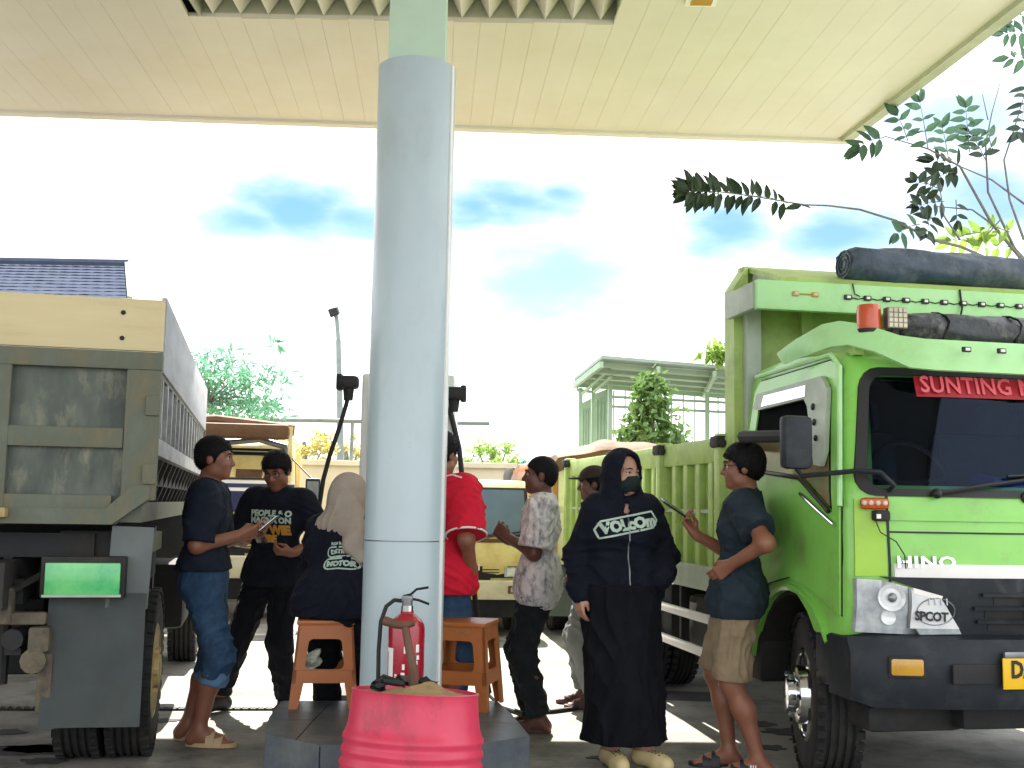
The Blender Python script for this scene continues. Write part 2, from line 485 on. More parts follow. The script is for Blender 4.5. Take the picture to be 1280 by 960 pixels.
K['trouser_black'] = cloth('black_trousers', lin('#10141d'), lin('#0c0f17'))
K['trouser_char'] = cloth('charcoal_trousers', lin('#20262b'), lin('#191e23'))
K['khaki'] = cloth('khaki_shorts', lin('#8f7f66'), lin('#7f7059'))
K['grey_cloth'] = cloth('grey_trousers', lin('#8b8f90'), lin('#787d7f'))
K['hoodie'] = cloth('black_hoodie', lin('#0f1424'), lin('#0b0f1c'))
K['dress'] = cloth('black_dress', lin('#0a0c16'), lin('#080a12'))
K['hijab'] = cloth('taupe_hijab', lin('#a59a8f'), lin('#978c81'))
K['jersey'] = cloth('red_jersey', lin('#d01f38'), lin('#bd1830'))
K['mask'] = cloth('black_mask', lin('#1f2c2e'), lin('#192426'))
K['croc'] = mat('cream_rubber', lin('#d8c896'), lin('#cbbb89'), rough=.6)
K['sandal'] = mat('tan_sandal', lin('#bfa67e'), lin('#ad946d'), rough=.6)
K['flip'] = mat('black_flipflop', lin('#22242c'), lin('#191b22'), rough=.55)
K['brown_shoe'] = mat('brown_sandal', lin('#54392f'), lin('#432d25'), rough=.6)
K['print_gold'] = mat('gold_print', lin('#d59a3a'), lin('#c58a33'), rough=.7)
K['print_pale'] = mat('pale_print', lin('#b9cfc0'), lin('#a8bfb0'), rough=.7)
K['cap'] = cloth('beige_cap', lin('#3a322c'), lin('#302923'))
def floral():
    m = mat('patterned_shirt', lin('#eceae8'), lin('#cfcdcf'), rough=.85, ns=8, dirt=lin('#3a4058'), ds=26, da=.95, dth=.55, stretch=(1, 1, .4), bump=.5, bs=24)
    return m
K['floral'] = floral()

# ------------------------------------------------------------------ implicit surfaces for bodies and clothes
class SDF:
    def __init__(self):
        self.ops = []
    def cap(self, a, b, r1, r2=None, k=.03, fl=None, fk=1.0, clip=None, op='add'):
        a = np.array(a, float); b = np.array(b, float)
        r2 = r1 if r2 is None else r2
        R = max(r1, r2)
        f = 1.0 if fl is None else max(1.0, fk)
        lo = np.minimum(a, b) - R * f; hi = np.maximum(a, b) + R * f
        self.ops.append(('cap', lo, hi, k, op, (a, b, r1, r2, None if fl is None else np.array(fl, float), fk, clip)))
        return self
    def ell(self, c, r, Rm=None, k=.02, op='add', clip=None):
        c = np.array(c, float); r = np.array(r, float)
        m = r.max()
        ext = np.full(3, m) if Rm is not None else r
        self.ops.append(('ell', c - ext, c + ext, k, op, (c, r, None if Rm is None else np.array(Rm), clip)))
        return self
    def plane(self, o, n, lo=None, hi=None):
        """keep the side the normal points away from"""
        self.ops.append(('plane', lo, hi, 0, 'clip', (np.array(o, float), np.array(n, float) / np.linalg.norm(n))))
        return self
    def bounds(self):
        lo = np.min([o[1] for o in self.ops if o[4] == 'add'], axis=0)
        hi = np.max([o[2] for o in self.ops if o[4] == 'add'], axis=0)
        return lo, hi
    def field(self, h):
        lo, hi = self.bounds()
        lo = lo - .03 - 2 * h; hi = hi + .03 + 2 * h
        n = np.ceil((hi - lo) / h).astype(int) + 1
        F = np.full(n, .1, np.float32)
        ax = [(lo[i] + h * np.arange(n[i])).astype(np.float32) for i in range(3)]
        for typ, bl, bh, k, op, P in self.ops:
            if bl is None:
                sl = tuple(slice(0, n[i]) for i in range(3))
            else:
                mg = k + 3 * h
                i0 = np.clip(np.floor((bl - mg - lo) / h).astype(int), 0, n)
                i1 = np.clip(np.ceil((bh + mg - lo) / h).astype(int) + 1, 0, n)
                if np.any(i1 <= i0): continue
                sl = tuple(slice(i0[i], i1[i]) for i in range(3))
            X = ax[0][sl[0]][:, None, None]; Y = ax[1][sl[1]][None, :, None]; Z = ax[2][sl[2]][None, None, :]
            if typ == 'cap':
                a, b, r1, r2, fl, fk, clip = P
                px, py, pz = X - a[0], Y - a[1], Z - a[2]
                if fl is not None:
                    t = (px * fl[0] + py * fl[1] + pz * fl[2]) * (1 / fk - 1)
                    px = px + t * fl[0]; py = py + t * fl[1]; pz = pz + t * fl[2]
                ba = b - a
                if fl is not None: ba = ba + fl * (ba @ fl) * (1 / fk - 1)
                L2 = max(ba @ ba, 1e-9)
                h_ = np.clip((px * ba[0] + py * ba[1] + pz * ba[2]) / L2, 0, 1)
                d = np.sqrt((px - ba[0] * h_) ** 2 + (py - ba[1] * h_) ** 2 + (pz - ba[2] * h_) ** 2) - (r1 + (r2 - r1) * h_)
                if clip is not None:
                    o, nn = np.array(clip[0], float), np.array(clip[1], float)
                    nn = nn / np.linalg.norm(nn)
                    d = np.maximum(d, (X - o[0]) * nn[0] + (Y - o[1]) * nn[1] + (Z - o[2]) * nn[2])
            elif typ == 'ell':
                c, r, Rm, clip = P
                px, py, pz = X - c[0], Y - c[1], Z - c[2]
                if Rm is not None:
                    px, py, pz = (px * Rm[0, j] + py * Rm[1, j] + pz * Rm[2, j] for j in range(3))
                k0 = np.sqrt((px / r[0]) ** 2 + (py / r[1]) ** 2 + (pz / r[2]) ** 2)
                k1 = np.sqrt((px / r[0] ** 2) ** 2 + (py / r[1] ** 2) ** 2 + (pz / r[2] ** 2) ** 2) + 1e-9
                d = k0 * (k0 - 1) / k1
                if clip is not None:
                    o, nn = np.array(clip[0], float), np.array(clip[1], float)
                    nn = nn / np.linalg.norm(nn)
                    d = np.maximum(d, (X - o[0]) * nn[0] + (Y - o[1]) * nn[1] + (Z - o[2]) * nn[2])
            else:
                o, nn = P
                d = (X - o[0]) * nn[0] + (Y - o[1]) * nn[1] + (Z - o[2]) * nn[2]
            cur = F[sl]
            if op == 'add':
                if k > 0:
                    e = np.maximum(k - np.abs(cur - d), 0) / k
                    F[sl] = np.minimum(cur, d) - e * e * k * .25
                else:
                    F[sl] = np.minimum(cur, d)
            elif op == 'sub':
                e = np.maximum(k - np.abs(cur + d), 0) / k
                F[sl] = np.maximum(cur, -d) + e * e * k * .25
            elif op == 'clip':
                F[sl] = np.maximum(cur, d)
        return F, lo
    def mesh(self, h):
        F, lo = self.field(h)
        return surface_nets(F, lo, h)

CORN = [(i, j, k) for i in (0, 1) for j in (0, 1) for k in (0, 1)]
EDGES = [(a, b) for a in range(8) for b in range(a + 1, 8)
         if sum(abs(CORN[a][q] - CORN[b][q]) for q in range(3)) == 1]
def surface_nets(F, lo, h):
    ins = F < 0
    nx, ny, nz = F.shape
    cnt = np.zeros((nx - 1, ny - 1, nz - 1), np.int8)
    for i, j, k in CORN:
        cnt += ins[i:nx - 1 + i, j:ny - 1 + j, k:nz - 1 + k]
    act = (cnt > 0) & (cnt < 8)
    I, J, Kk = np.nonzero(act)
    idx = np.full(act.shape, -1, np.int32)
    idx[I, J, Kk] = np.arange(len(I))
    vals = [F[I + c[0], J + c[1], Kk + c[2]] for c in CORN]
    S = np.zeros((len(I), 3)); C = np.zeros(len(I))
    for a, b in EDGES:
        va, vb = vals[a], vals[b]
        m = (va < 0) != (vb < 0)
        t = np.where(m, va / np.where(m, va - vb, 1), 0)
        for q in range(3):
            S[:, q] += np.where(m, CORN[a][q] + t * (CORN[b][q] - CORN[a][q]), 0)
        C += m
    V = (np.stack([I, J, Kk], 1) + S / C[:, None]) * h + lo
    faces = []
    for axis in range(3):
        sl0 = [slice(None)] * 3; sl1 = [slice(None)] * 3
        sl0[axis] = slice(0, -1); sl1[axis] = slice(1, None)
        a = ins[tuple(sl0)]; b = ins[tuple(sl1)]
        u, v = (axis + 1) % 3, (axis + 2) % 3
        for flip, m in ((False, a & ~b), (True, ~a & b)):
            P = np.stack(np.nonzero(m), 1)
            ok = (P[:, u] > 0) & (P[:, v] > 0) & (P[:, u] < F.shape[u] - 1) & (P[:, v] < F.shape[v] - 1)
            P = P[ok]
            q = []
            for du, dv in ((-1, -1), (0, -1), (0, 0), (-1, 0)):
                Q = P.copy(); Q[:, u] += du; Q[:, v] += dv
                q.append(idx[Q[:, 0], Q[:, 1], Q[:, 2]])
            q = np.stack(q, 1)
            faces.append(q[:, ::-1] if flip else q)
    Fc = np.concatenate(faces)
    Fc = Fc[(Fc >= 0).all(1)]
    return V, Fc
def np_mesh(name, V, Fc, smooth=True):
    me = bpy.data.meshes.new(name)
    me.vertices.add(len(V)); me.vertices.foreach_set('co', V.astype(np.float32).ravel())
    n = len(Fc); m = Fc.shape[1]
    me.loops.add(n * m); me.polygons.add(n)
    me.loops.foreach_set('vertex_index', Fc.astype(np.int32).ravel())
    me.polygons.foreach_set('loop_start', np.arange(0, n * m, m, dtype=np.int32))
    me.polygons.foreach_set('use_smooth', np.full(n, smooth))
    me.update(calc_edges=True)
    return me
def relax(V, Fc, it=1):
    for _ in range(it):
        S = np.zeros_like(V); C = np.zeros(len(V))
        for a in range(4):
            b = (a + 1) % 4
            np.add.at(S, Fc[:, a], V[Fc[:, b]]); np.add.at(C, Fc[:, a], 1)
            np.add.at(S, Fc[:, b], V[Fc[:, a]]); np.add.at(C, Fc[:, b], 1)
        V = V * .5 + .5 * S / np.maximum(C, 1)[:, None]
    return V
def vnormals(V, Fc):
    n = np.cross(V[Fc[:, 2]] - V[Fc[:, 0]], V[Fc[:, 3]] - V[Fc[:, 1]])
    N = np.zeros_like(V)
    for a in range(4): np.add.at(N, Fc[:, a], n)
    return N / (np.linalg.norm(N, axis=1)[:, None] + 1e-12)
def folds(V, Fc, amp, seed, zs=1.0, freq=1.0):
    """cloth folds: warped sine ridges pushed along the normals"""
    r = np.random.RandomState(seed)
    N = vnormals(V, Fc)
    D = np.zeros(len(V))
    for q in range(5):
        d = r.normal(size=3); d[2] *= zs; d /= np.linalg.norm(d)
        w = r.normal(size=3); w /= np.linalg.norm(w)
        f = (22 + 34 * r.rand()) * freq
        ph = 2.2 * np.sin(V @ w * (9 + 8 * r.rand()) + r.rand() * 6) + 1.2 * np.sin(V @ r.normal(size=3) * 14)
        s = np.sin(V @ d * f + ph)
        mask = .5 + .5 * np.sin(V @ r.normal(size=3) * 6 + r.rand() * 6)
        D += (1 - np.abs(s)) ** 1.5 * mask * (.9 if q < 3 else .45)
    N = N.copy(); N[:, 2] *= np.where(np.abs(N[:, 2]) > .3, 0.15, 1.0)
    return V + N * ((D - D.mean()) * amp * 1.5)[:, None]

def ik(a, t, l1, l2, hint):
    a = np.array(a, float); t = np.array(t, float)
    d = t - a; L = np.linalg.norm(d)
    if L > (l1 + l2) * .999:
        t = a + d / L * (l1 + l2) * .999; d = t - a; L = np.linalg.norm(d)
    u = d / L
    x = (l1 * l1 - l2 * l2 + L * L) / (2 * L)
    y = math.sqrt(max(l1 * l1 - x * x, 0))
    h = np.array(hint, float); h = h - u * (h @ u); h /= np.linalg.norm(h) + 1e-9
    return a + u * x + h * y, t
def unit(v):
    v = np.array(v, float)
    return v / (np.linalg.norm(v) + 1e-12)

class Body:
    """joints in a local frame: +Y ahead, +X the person's right, Z up"""
    def __init__(s, H, pelvis=(0, 0), lean=(0, 0), twist=0.0, hip_z=None, head=(0, 0, 0), fat=1.0,
                 feet=None, arms=None, female=False, chest_fwd=0.0, sho_drop=0.0):
        k = H / 1.68; s.k = k; s.fat = fat
        s.female = female
        pz = (hip_z if hip_z is not None else .90 * k)
        s.P = np.array((pelvis[0], pelvis[1], pz))
        sp = unit((lean[0], lean[1], 1.0))
        s.up = sp
        c, sn = math.cos(twist), math.sin(twist)
        rt = np.array((c, sn, 0.0)); rt = unit(rt - sp * (rt @ sp))
        s.rt = rt; s.fw = np.cross(sp, rt)
        s.W = s.P + sp * .13 * k
        s.Cc = s.P + sp * .34 * k + s.fw * chest_fwd
        s.N0 = s.P + sp * .505 * k - s.fw * .01
        s.hipR = s.P + np.array((.085 * k, 0, -.03 * k)); s.hipL = s.P + np.array((-.085 * k, 0, -.03 * k))
        sw = (.16 if female else .178) * k
        s.shR = s.P + sp * (.465 * k - sho_drop) + rt * sw; s.shL = s.P + sp * (.465 * k - sho_drop) - rt * sw
        hy, hp, hr = head
        s.HR = np.array(Euler((hp, hr, hy), 'XYZ').to_matrix())
        nk = unit(sp * 1.0 + s.fw * .25)
        s.Hc = s.N0 + nk * .075 * k + s.HR @ np.array((0, .012, .085 * k))
        s.arm = {}; s.leg = {}
        l1, l2 = .285 * k, .25 * k
        arms = arms or {}
        for sd, sh, sg in (('R', s.shR, 1), ('L', s.shL, -1)):
            A = arms.get(sd, {})
            wr = A.get('wrist', (sh[0] + sg * .05, sh[1] + .03, sh[2] - .52 * k))
            e, w = ik(sh, wr, l1, l2, A.get('hint', (sg * .4, -1, 0)))
            hd = unit(A.get('dir', w - e)); pn = unit(A.get('palm', (-sg, 0, 0)))
            s.arm[sd] = dict(s=sh, e=e, w=w, dir=hd, palm=pn, curl=A.get('curl', .35), thumb=A.get('thumb', .3), sg=sg, spread=A.get('spread', 0))
        t1, t2 = .41 * k, .40 * k
        feet = feet or {}
        for sd, hip, sg in (('R', s.hipR, 1), ('L', s.hipL, -1)):
            f = feet.get(sd, {})
            an = f.get('ankle', (hip[0] + sg * .01, hip[1] - .03, .085 * k))
            kn, an = ik(hip, an, t1, t2, f.get('hint', (0, 1, 0)))
            yw = f.get('yaw', 0.0)
            td = np.array((-math.sin(yw), math.cos(yw), f.get('pitch', -.0))); td = unit(td)
            s.leg[sd] = dict(h=hip, k=kn, a=an, toe=td, sg=sg)
    # --- torso / limbs inflated by e
    def torso(s, S, e=0.0, k=.07, lower=True, upper=True, hipw=0.0):
        K_, f = s.k, s.fat
        fl = s.fw
        if lower:
            S.cap(s.P - s.rt * .07 * K_, s.P + s.rt * .07 * K_, (.112 * f) * K_ + e, k=k, fl=fl, fk=.92)
        S.cap(s.W - s.rt * .055 * K_, s.W + s.rt * .055 * K_, (.098 * f) * K_ + e, k=k, fl=fl, fk=.9)
        if upper:
            cr = .108 if s.female else .112
            S.cap(s.Cc - s.rt * .075 * K_, s.Cc + s.rt * .075 * K_, cr * f * K_ + e, k=k, fl=fl, fk=.88)
            if s.female:
                for sg in (-1, 1):
                    S.ell(s.Cc + s.rt * sg * .07 * K_ + s.fw * .075 * K_ - s.up * .01, (.06 * K_ + e * .5,) * 3, k=.05)
            m = (s.shR + s.shL) / 2
            S.cap(m - s.rt * .12 * K_, m + s.rt * .12 * K_, .062 * K_ + e * .8, k=k, fl=fl, fk=1.0)
            S.cap(m - s.up * .0, s.N0 + s.up * .015, .085 * K_ + e * .5, .055 * K_ + e * .3, k=.04)
    def arms_(s, S, e=0.0, upto=2.0, k=.035, flare=0.0, fores=1.0):
        K_, f = s.k, (.5 + .5 * s.fat)
        for sd, A in s.arm.items():
            if upto >= 1:
                S.cap(A['s'], A['e'], .052 * K_ * f + e, .040 * K_ * f + e, k=k)
                if upto > 1:
                    q = A['e'] + (A['w'] - A['e']) * (upto - 1)
                    d = A['w'] - A['e']
                    m = A['e'] + (q - A['e']) * .3
                    S.cap(A['e'], q, .041 * K_ * f * fores + e, (.041 - .013 * (upto - 1)) * K_ * f + e + flare, k=k,
                          clip=(q, d) if upto < 2 else None)
            else:
                q = A['s'] + (A['e'] - A['s']) * upto
                q2 = A['s'] + (A['e'] - A['s']) * (upto + .08)
                S.cap(A['s'], q2, .056 * K_ * f + e, .050 * K_ * f + e + flare, k=k, clip=(q, A['e'] - A['s']))
    def legs_(s, S, e=0.0, upto=2.0, k=.04, flare=0.0):
        K_, f = s.k, (.5 + .5 * s.fat)
        for sd, A in s.leg.items():
            t = min(upto, 1.0)
            q = A['h'] + (A['k'] - A['h']) * t
            S.cap(A['h'], q, .086 * K_ * f + e, (.086 - .03 * t) * K_ * f + e + (flare if upto < 1 else 0), k=k,
                  clip=(q, A['k'] - A['h']) if upto < 1 else None)
            if upto > 1:
                q = A['k'] + (A['a'] - A['k']) * (upto - 1)
                back = -s.fw * .018 * K_
                if upto >= 2 and e == 0:
                    m = A['k'] + (A['a'] - A['k']) * .35 + back
                    S.cap(A['k'], m, .053 * K_, .054 * K_ * f, k=k)
                    S.cap(m, A['a'], .054 * K_ * f, .034 * K_, k=k)
                else:
                    r2 = .056 - .012 * (upto - 1)
                    S.cap(A['k'], q, .056 * K_ * f + e, r2 * K_ * f + e + flare, k=k, clip=(q, A['a'] - A['k']))
    def foot(s, S, A, e=0.0, k=.03):
        K_ = s.k; a = A['a']; t = A['toe']
        side = np.cross(t, (0, 0, 1))
        heel = a - t * .035 * K_ + np.array((0, 0, -.045 * K_)); ball = a + t * .12 * K_ + np.array((0, 0, -.058 * K_))
        S.cap(a, heel, .036 * K_ + e, .034 * K_ + e, k=k)
        S.cap(a + np.array((0, 0, -.012)), ball, .034 * K_ + e, .028 * K_ + e, k=k)
        S.cap(heel, ball, .032 * K_ + e, .030 * K_ + e, k=k)
        if e == 0:
            for i, (o, l) in enumerate(((.026, .058), (.012, .062), (-.001, .055), (-.013, .047), (-.024, .037))):
                sg = -A['sg']
                b = ball + side * sg * o * K_ * 1.0
                S.cap(b, b + t * l * K_ + np.array((0, 0, -.006)), .0125 * K_, .010 * K_ if i else .013 * K_, k=.008)
        else:
            S.cap(ball, ball + t * .05 * K_, .032 * K_ + e, .03 * K_ + e, k=k)
    def hand(s, S, A):
        K_ = s.k
        Y = A['dir']; Z = -(A['palm'] - Y * (A['palm'] @ Y)); Z = unit(Z); X = np.cross(Y, Z)
        th = -A['sg']
        def P(x, y, z): return A['w'] + (X * x + Y * y + Z * z) * K_
        xs = [.029 * th, .010 * th, -.009 * th, -.026 * th]
        ln = [.072, .080, .074, .058]
        S.cap(P(0, -.02, 0), P(0, .025, 0), .024 * K_, .026 * K_, k=.02, fl=Z, fk=.72)
        for i in range(4):
            S.cap(P(xs[i] * .6, .015, 0), P(xs[i], .083, 0), .0155 * K_, .0125 * K_, k=.012)
            c = A['curl'] * (1 + .16 * i) ; p = np.array(P(xs[i], .083, 0)); ang = 0
            dx = xs[i] * (.25 + A['spread'])
            for j, q in enumerate((.45, .31, .24)):
                ang += c * (1.0, 1.2, .8)[j]
                d = unit(X * dx * 3 + Y * math.cos(ang) - Z * math.sin(ang))
                n = p + d * ln[i] * q * K_
                S.cap(p, n, (.0098, .0088, .0082)[j] * K_, (.0088, .0082, .0072)[j] * K_, k=.005)
                p = n
        t0 = P(th * .02, .018, -.006); t1 = P(th * (.045 - .02 * A['thumb']), .052, -.018 - .02 * A['thumb'])
        t2 = P(th * (.052 - .06 * A['thumb']), .085, -.026 - .03 * A['thumb'])
        S.cap(t0, t1, .0155 * K_, .012 * K_, k=.012); S.cap(t1, t2, .0112 * K_, .0088 * K_, k=.006)
    def hp(s, x, y, z):
        return s.Hc + s.HR @ (np.array((x, y, z)) * s.k)
    def head_(s, S, chin=1.0):
        R = s.HR; K_ = s.k
        def E(c, r, k=.02, op='add'): S.ell(s.hp(*c), np.array(r) * K_, R, k=k * K_, op=op)
        def C(a, b, r1, r2, k=.015): S.cap(s.hp(*a), s.hp(*b), r1 * K_, r2 * K_, k=k * K_)
        S.cap(s.N0 - s.up * .03, s.hp(0, -.02, -.05), .056 * K_, .052 * K_, k=.03)
        E((0, -.014, .032), (.075, .094, .084))
        E((0, .026, -.04), (.060, .066, .074), .03)
        E((0, .066, -.094), (.026, .02, .018), .025)
        for sg in (-1, 1):
            E((sg * .04, .052, -.028), (.026, .026, .028), .02)
            E((sg * .05, .01, -.07), (.016, .03, .022), .03)
            C((sg * .012, .084, .024), (sg * .045, .069, .022), .011, .009, .012)
            E((sg * .0755, -.012, -.008), (.011, .021, .032), .006)
            C((sg * .003, .098, -.030), (sg * .013, .094, -.031), .009, .0085, .006)
            E((sg * .031, .092, .006), (.017, .014, .011), .008, 'sub')
        C((0, .083, .012), (0, .103, -.026), .009, .012, .012)
        C((-.018, .080, -.056), (.018, .080, -.056), .0085, .0085, .008)
        C((-.015, .079, -.069), (.015, .079, -.069), .009, .009, .008)
        E((0, .098, -.0625), (.024, .010, .0022), .003, 'sub')
    def mesh_body(s, h=.006, head=True, hands=('R', 'L'), chin=1.0):
        S = SDF()
        s.torso(S); s.arms_(S); s.legs_(S)
        for A in s.leg.values(): s.foot(S, A)
        if head: s.head_(S, chin)
        for q in hands: s.hand(S, s.arm[q])
        return S.mesh(h)
    def hair(s, S, e=.012, front=.07, nape=-.05, ear=.0, top=1.0):
        R = s.HR; K_ = s.k
        S.ell(s.hp(0, -.016, .036), np.array((.075 + e, .094 + e, .084 + e * top)) * K_, R, k=0)
        S.ell(s.hp(0, -.055, -.01), np.array((.066 + e * .6, .05 + e * .6, .06)) * K_, R, k=.02)
        # face side and nape cut away
        n = R @ np.array((0, 1.0, -.71)); S.plane(s.hp(0, .088, front), n)
        n = R @ np.array((0, .45, -1.0)); S.plane(s.hp(0, -.06, nape - .02), n)
        S.ell(s.hp(0, .064, -.03), np.array((.12, .052, .078)) * K_, R, k=.012, op='sub')

def sandal(name, m, b, A, parent, straps='slide', col2=None):
    k = b.k; t = Vector(A['toe']); t.z = 0; t.normalize(); a = Vector(A['a']); side = t.cross(Vector((0, 0, 1)))
    base = Vector((a.x, a.y, 0)) + t * .07 * k
    z0 = A['a'][2] - .085 * k
    mb = MB()
    out = []
    for i in range(20):
        g = 2 * math.pi * i / 20
        y = math.cos(g) * .142 * k; x = math.sin(g) * (.046 + .008 * math.cos(g)) * k
        out.append((x, y))
    mb.prism(out, lambda u, v: base + side * u + t * v + Vector((0, 0, z0)), lambda u, v: base + side * u + t * v + Vector((0, 0, z0 + .022)))
    if straps == 'slide':
        for y0, hh in ((.045, .052), (.0, .07)) if True else ():
            rings = []
            for yy in (-.022, .022):
                r = []
                for i in range(9):
                    g = math.pi * i / 8
                    r.append(base + t * (y0 + yy) * k + side * math.cos(g) * .050 * k + Vector((0, 0, z0 + .01 + math.sin(g) * hh * k)))
                for i in range(8, -1, -1):
                    g = math.pi * i / 8
                    r.append(base + t * (y0 + yy) * k + side * math.cos(g) * .044 * k + Vector((0, 0, z0 + .01 + math.sin(g) * (hh - .006) * k)))
                rings.append(r)
            mb.loft(rings)
            if straps != 'slide': break
    else:
        toe = base + t * .075 * k + Vector((0, 0, z0 + .02)) - side * A['sg'] * .012
        for sg in (-1, 1):
            e = base + t * -.005 * k + side * sg * .05 * k + Vector((0, 0, z0 + .02))
            m_ = (toe + e) / 2 + Vector((0, 0, .055 * k)) + t * .0
            mb.tube([toe, toe.lerp(m_, .6) + Vector((0, 0, .012)), m_, e.lerp(m_, .4), e], .007, 6)
    return mb.build(name, m, parent)

def finish_cloth(name, S, h, m, parent, amp=.004, seed=1, zs=1.0, freq=1.0, rx=1):
    V, Fc = S.mesh(h)
    if rx: V = relax(V, Fc, rx)
    if amp: V = folds(V, Fc, amp, seed, zs, freq)
    o = link_mesh(name, np_mesh(name, V, Fc), m, parent)
    return o, V, Fc
def decal(name, V, Fc, items, o, right, up, m, parent, lift=.003):
    """flat printed mesh pressed onto a garment; items: (mesh, dx, dy)"""
    bvh = BVHTree.FromPolygons([tuple(v) for v in V], [tuple(f) for f in Fc])
    o = Vector(o); right = Vector(right).normalized(); up = Vector(up); up = (up - right * up.dot(right)).normalized()
    nrm = right.cross(up)
    bm = bmesh.new()
    for me, dx, dy in items:
        n0 = len(bm.verts)
        bm.from_mesh(me)
        bm.verts.ensure_lookup_table()
        for v in bm.verts[n0:]:
            v.co.x += dx; v.co.y += dy
        bpy.data.meshes.remove(me)
    bmesh.ops.subdivide_edges(bm, edges=[e for e in bm.edges if e.calc_length() > .02], cuts=1)
    for v in bm.verts:
        p = o + right * v.co.x + up * v.co.y
        hit = bvh.ray_cast(p + nrm * .4, -nrm, .9)
        z = v.co.z
        v.co = (hit[0] if hit[0] is not None else p) + nrm * (lift + z)
    me = bpy.data.meshes.new(name); bm.to_mesh(me); bm.free()
    return link_mesh(name, me, m, parent)
def ring_mesh(pts, w):
    """outline stroke as a flat band"""
    bm = bmesh.new(); n = len(pts)
    P = [Vector((x, y, 0)) for x, y in pts]
    A, B = [], []
    for i in range(n):
        d = (P[(i + 1) % n] - P[i - 1]).normalized(); nn = Vector((-d.y, d.x, 0))
        A.append(bm.verts.new(P[i] + nn * w / 2)); B.append(bm.verts.new(P[i] - nn * w / 2))
    for i in range(n):
        j = (i + 1) % n
        bm.faces.new((B[i], B[j], A[j], A[i]))
    me = bpy.data.meshes.new('outline'); bm.to_mesh(me); bm.free()
    return me
def flat_text(s, size, bold=0.0, sx=1.0):
    me = text_mesh(s, size, .0, bold)
    me.materials.clear(); me.transform(Matrix.Diagonal((sx, 1, 1, 1)))
    return me

def face_parts(b, root, skin, brow=True, eyes=True, lips=True, glasses=False):
    R = Matrix([list(r) for r in b.HR]); k = b.k
    if eyes:
        for sg in (-1, 1):
            c = Vector(b.hp(sg * .031, .0745, .006))
            e = MB(); e.ball(c, .0115 * k, 12); eo = e.build('eye', K['eyewhite'], root)
            i = MB(); i.ball(Vector(b.hp(sg * .031, .081, .0055)), .0065 * k, 8); i.build('iris', K['eye'], eo)
            l = MB(); l.tube([b.hp(sg * .018, .0835, .007), b.hp(sg * .031, .0865, .0125), b.hp(sg * .046, .078, .0075)], .0022 * k, 6)
            l.build('eyelid', K['hair'], root)
    if brow:
        for sg in (-1, 1):
            l = MB(); l.tube([b.hp(sg * .013, .0945, .027), b.hp(sg * .03, .0905, .032), b.hp(sg * .05, .073, .026)], [.003 * k, .0045 * k, .0022 * k], 6)
            l.build('eyebrow', K['hair'], root)
    if lips:
        l = MB()
        for z, y in ((-.058, .0865), (-.067, .0865)):
            l.tube([b.hp(-.021, y - .007, -.0625), b.hp(-.008, y, z), b.hp(.008, y, z), b.hp(.021, y - .007, -.0625)], [.001, .0042 * k, .0042 * k, .001], 6)
        l.build('lips', K['lip'], root)
    if glasses:
        g = MB()
        for sg in (-1, 1):
            pts = []
            for i in range(15):
                a = 2 * math.pi * i / 14
                pts.append(b.hp(sg * .033 + .024 * math.cos(a), .101 - .1 * abs(.024 * math.cos(a)) - .008, .003 + .017 * math.sin(a)))
            g.tube(pts, .0016 * k, 5, cap=False)
            g.tube([b.hp(sg * .057, .088, .006), b.hp(sg * .079, .04, .01), b.hp(sg * .079, -.01, .008)], .0018 * k, 5)
        g.tube([b.hp(-.009, .098, .006), b.hp(.009, .098, .006)], .0018 * k, 5)
        g.build('glasses', K['rubber'], root)

def person(label, loc, theta, b, skin, group=None, h=.006, head=True, hands=('R', 'L')):
    V, Fc = b.mesh_body(h, head=head, hands=hands)
    o = link_mesh('person', np_mesh('person', V, Fc), skin)
    o.location = loc; o.rotation_euler = (0, 0, theta)
    tag(o, label, 'person', group or 'people waiting by the pump island')
    return o
def phone(o, x, up, label, m=None, bright=False):
    """o centre, x along the width, up along the length"""
    M = frame(o, x, up)
    r = bpy.data.objects.new('phone', None); COL.objects.link(r)
    r.matrix_world = M
    tag(r, label, 'phone')
    MB().box((0, 0, 0), (.072, .15, .009), bev=.004).build('phone_body', K['phone'], r)
    MB().box((0, 0, .0052), (.066, .14, .001)).build('phone_screen', K['screen'] if bright else K['phone'], r)
    return r

# ================================================================== SETTING
def build_ground():
    m = K['ground']
    me = MB().grid(lambda u, v: Vector((-300 + 600 * u, -60 + 560 * v, 0)), 30, 28)
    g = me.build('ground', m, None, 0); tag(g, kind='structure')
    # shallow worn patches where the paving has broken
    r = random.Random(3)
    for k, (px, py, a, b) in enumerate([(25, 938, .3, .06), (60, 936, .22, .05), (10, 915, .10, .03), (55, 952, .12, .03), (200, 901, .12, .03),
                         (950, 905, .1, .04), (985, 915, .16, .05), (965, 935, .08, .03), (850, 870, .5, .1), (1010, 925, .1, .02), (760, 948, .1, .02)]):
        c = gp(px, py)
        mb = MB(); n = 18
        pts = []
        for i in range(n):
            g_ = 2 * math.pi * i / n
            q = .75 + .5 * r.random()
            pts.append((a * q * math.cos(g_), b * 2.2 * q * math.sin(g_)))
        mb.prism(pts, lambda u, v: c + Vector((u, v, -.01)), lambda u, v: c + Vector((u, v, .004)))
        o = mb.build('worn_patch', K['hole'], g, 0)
    # joints between the cast slabs
    ang = rad(11)
    d = Vector((-math.sin(ang), math.cos(ang), 0)); s = Vector((math.cos(ang), math.sin(ang), 0))
    return g
GROUND = build_ground()

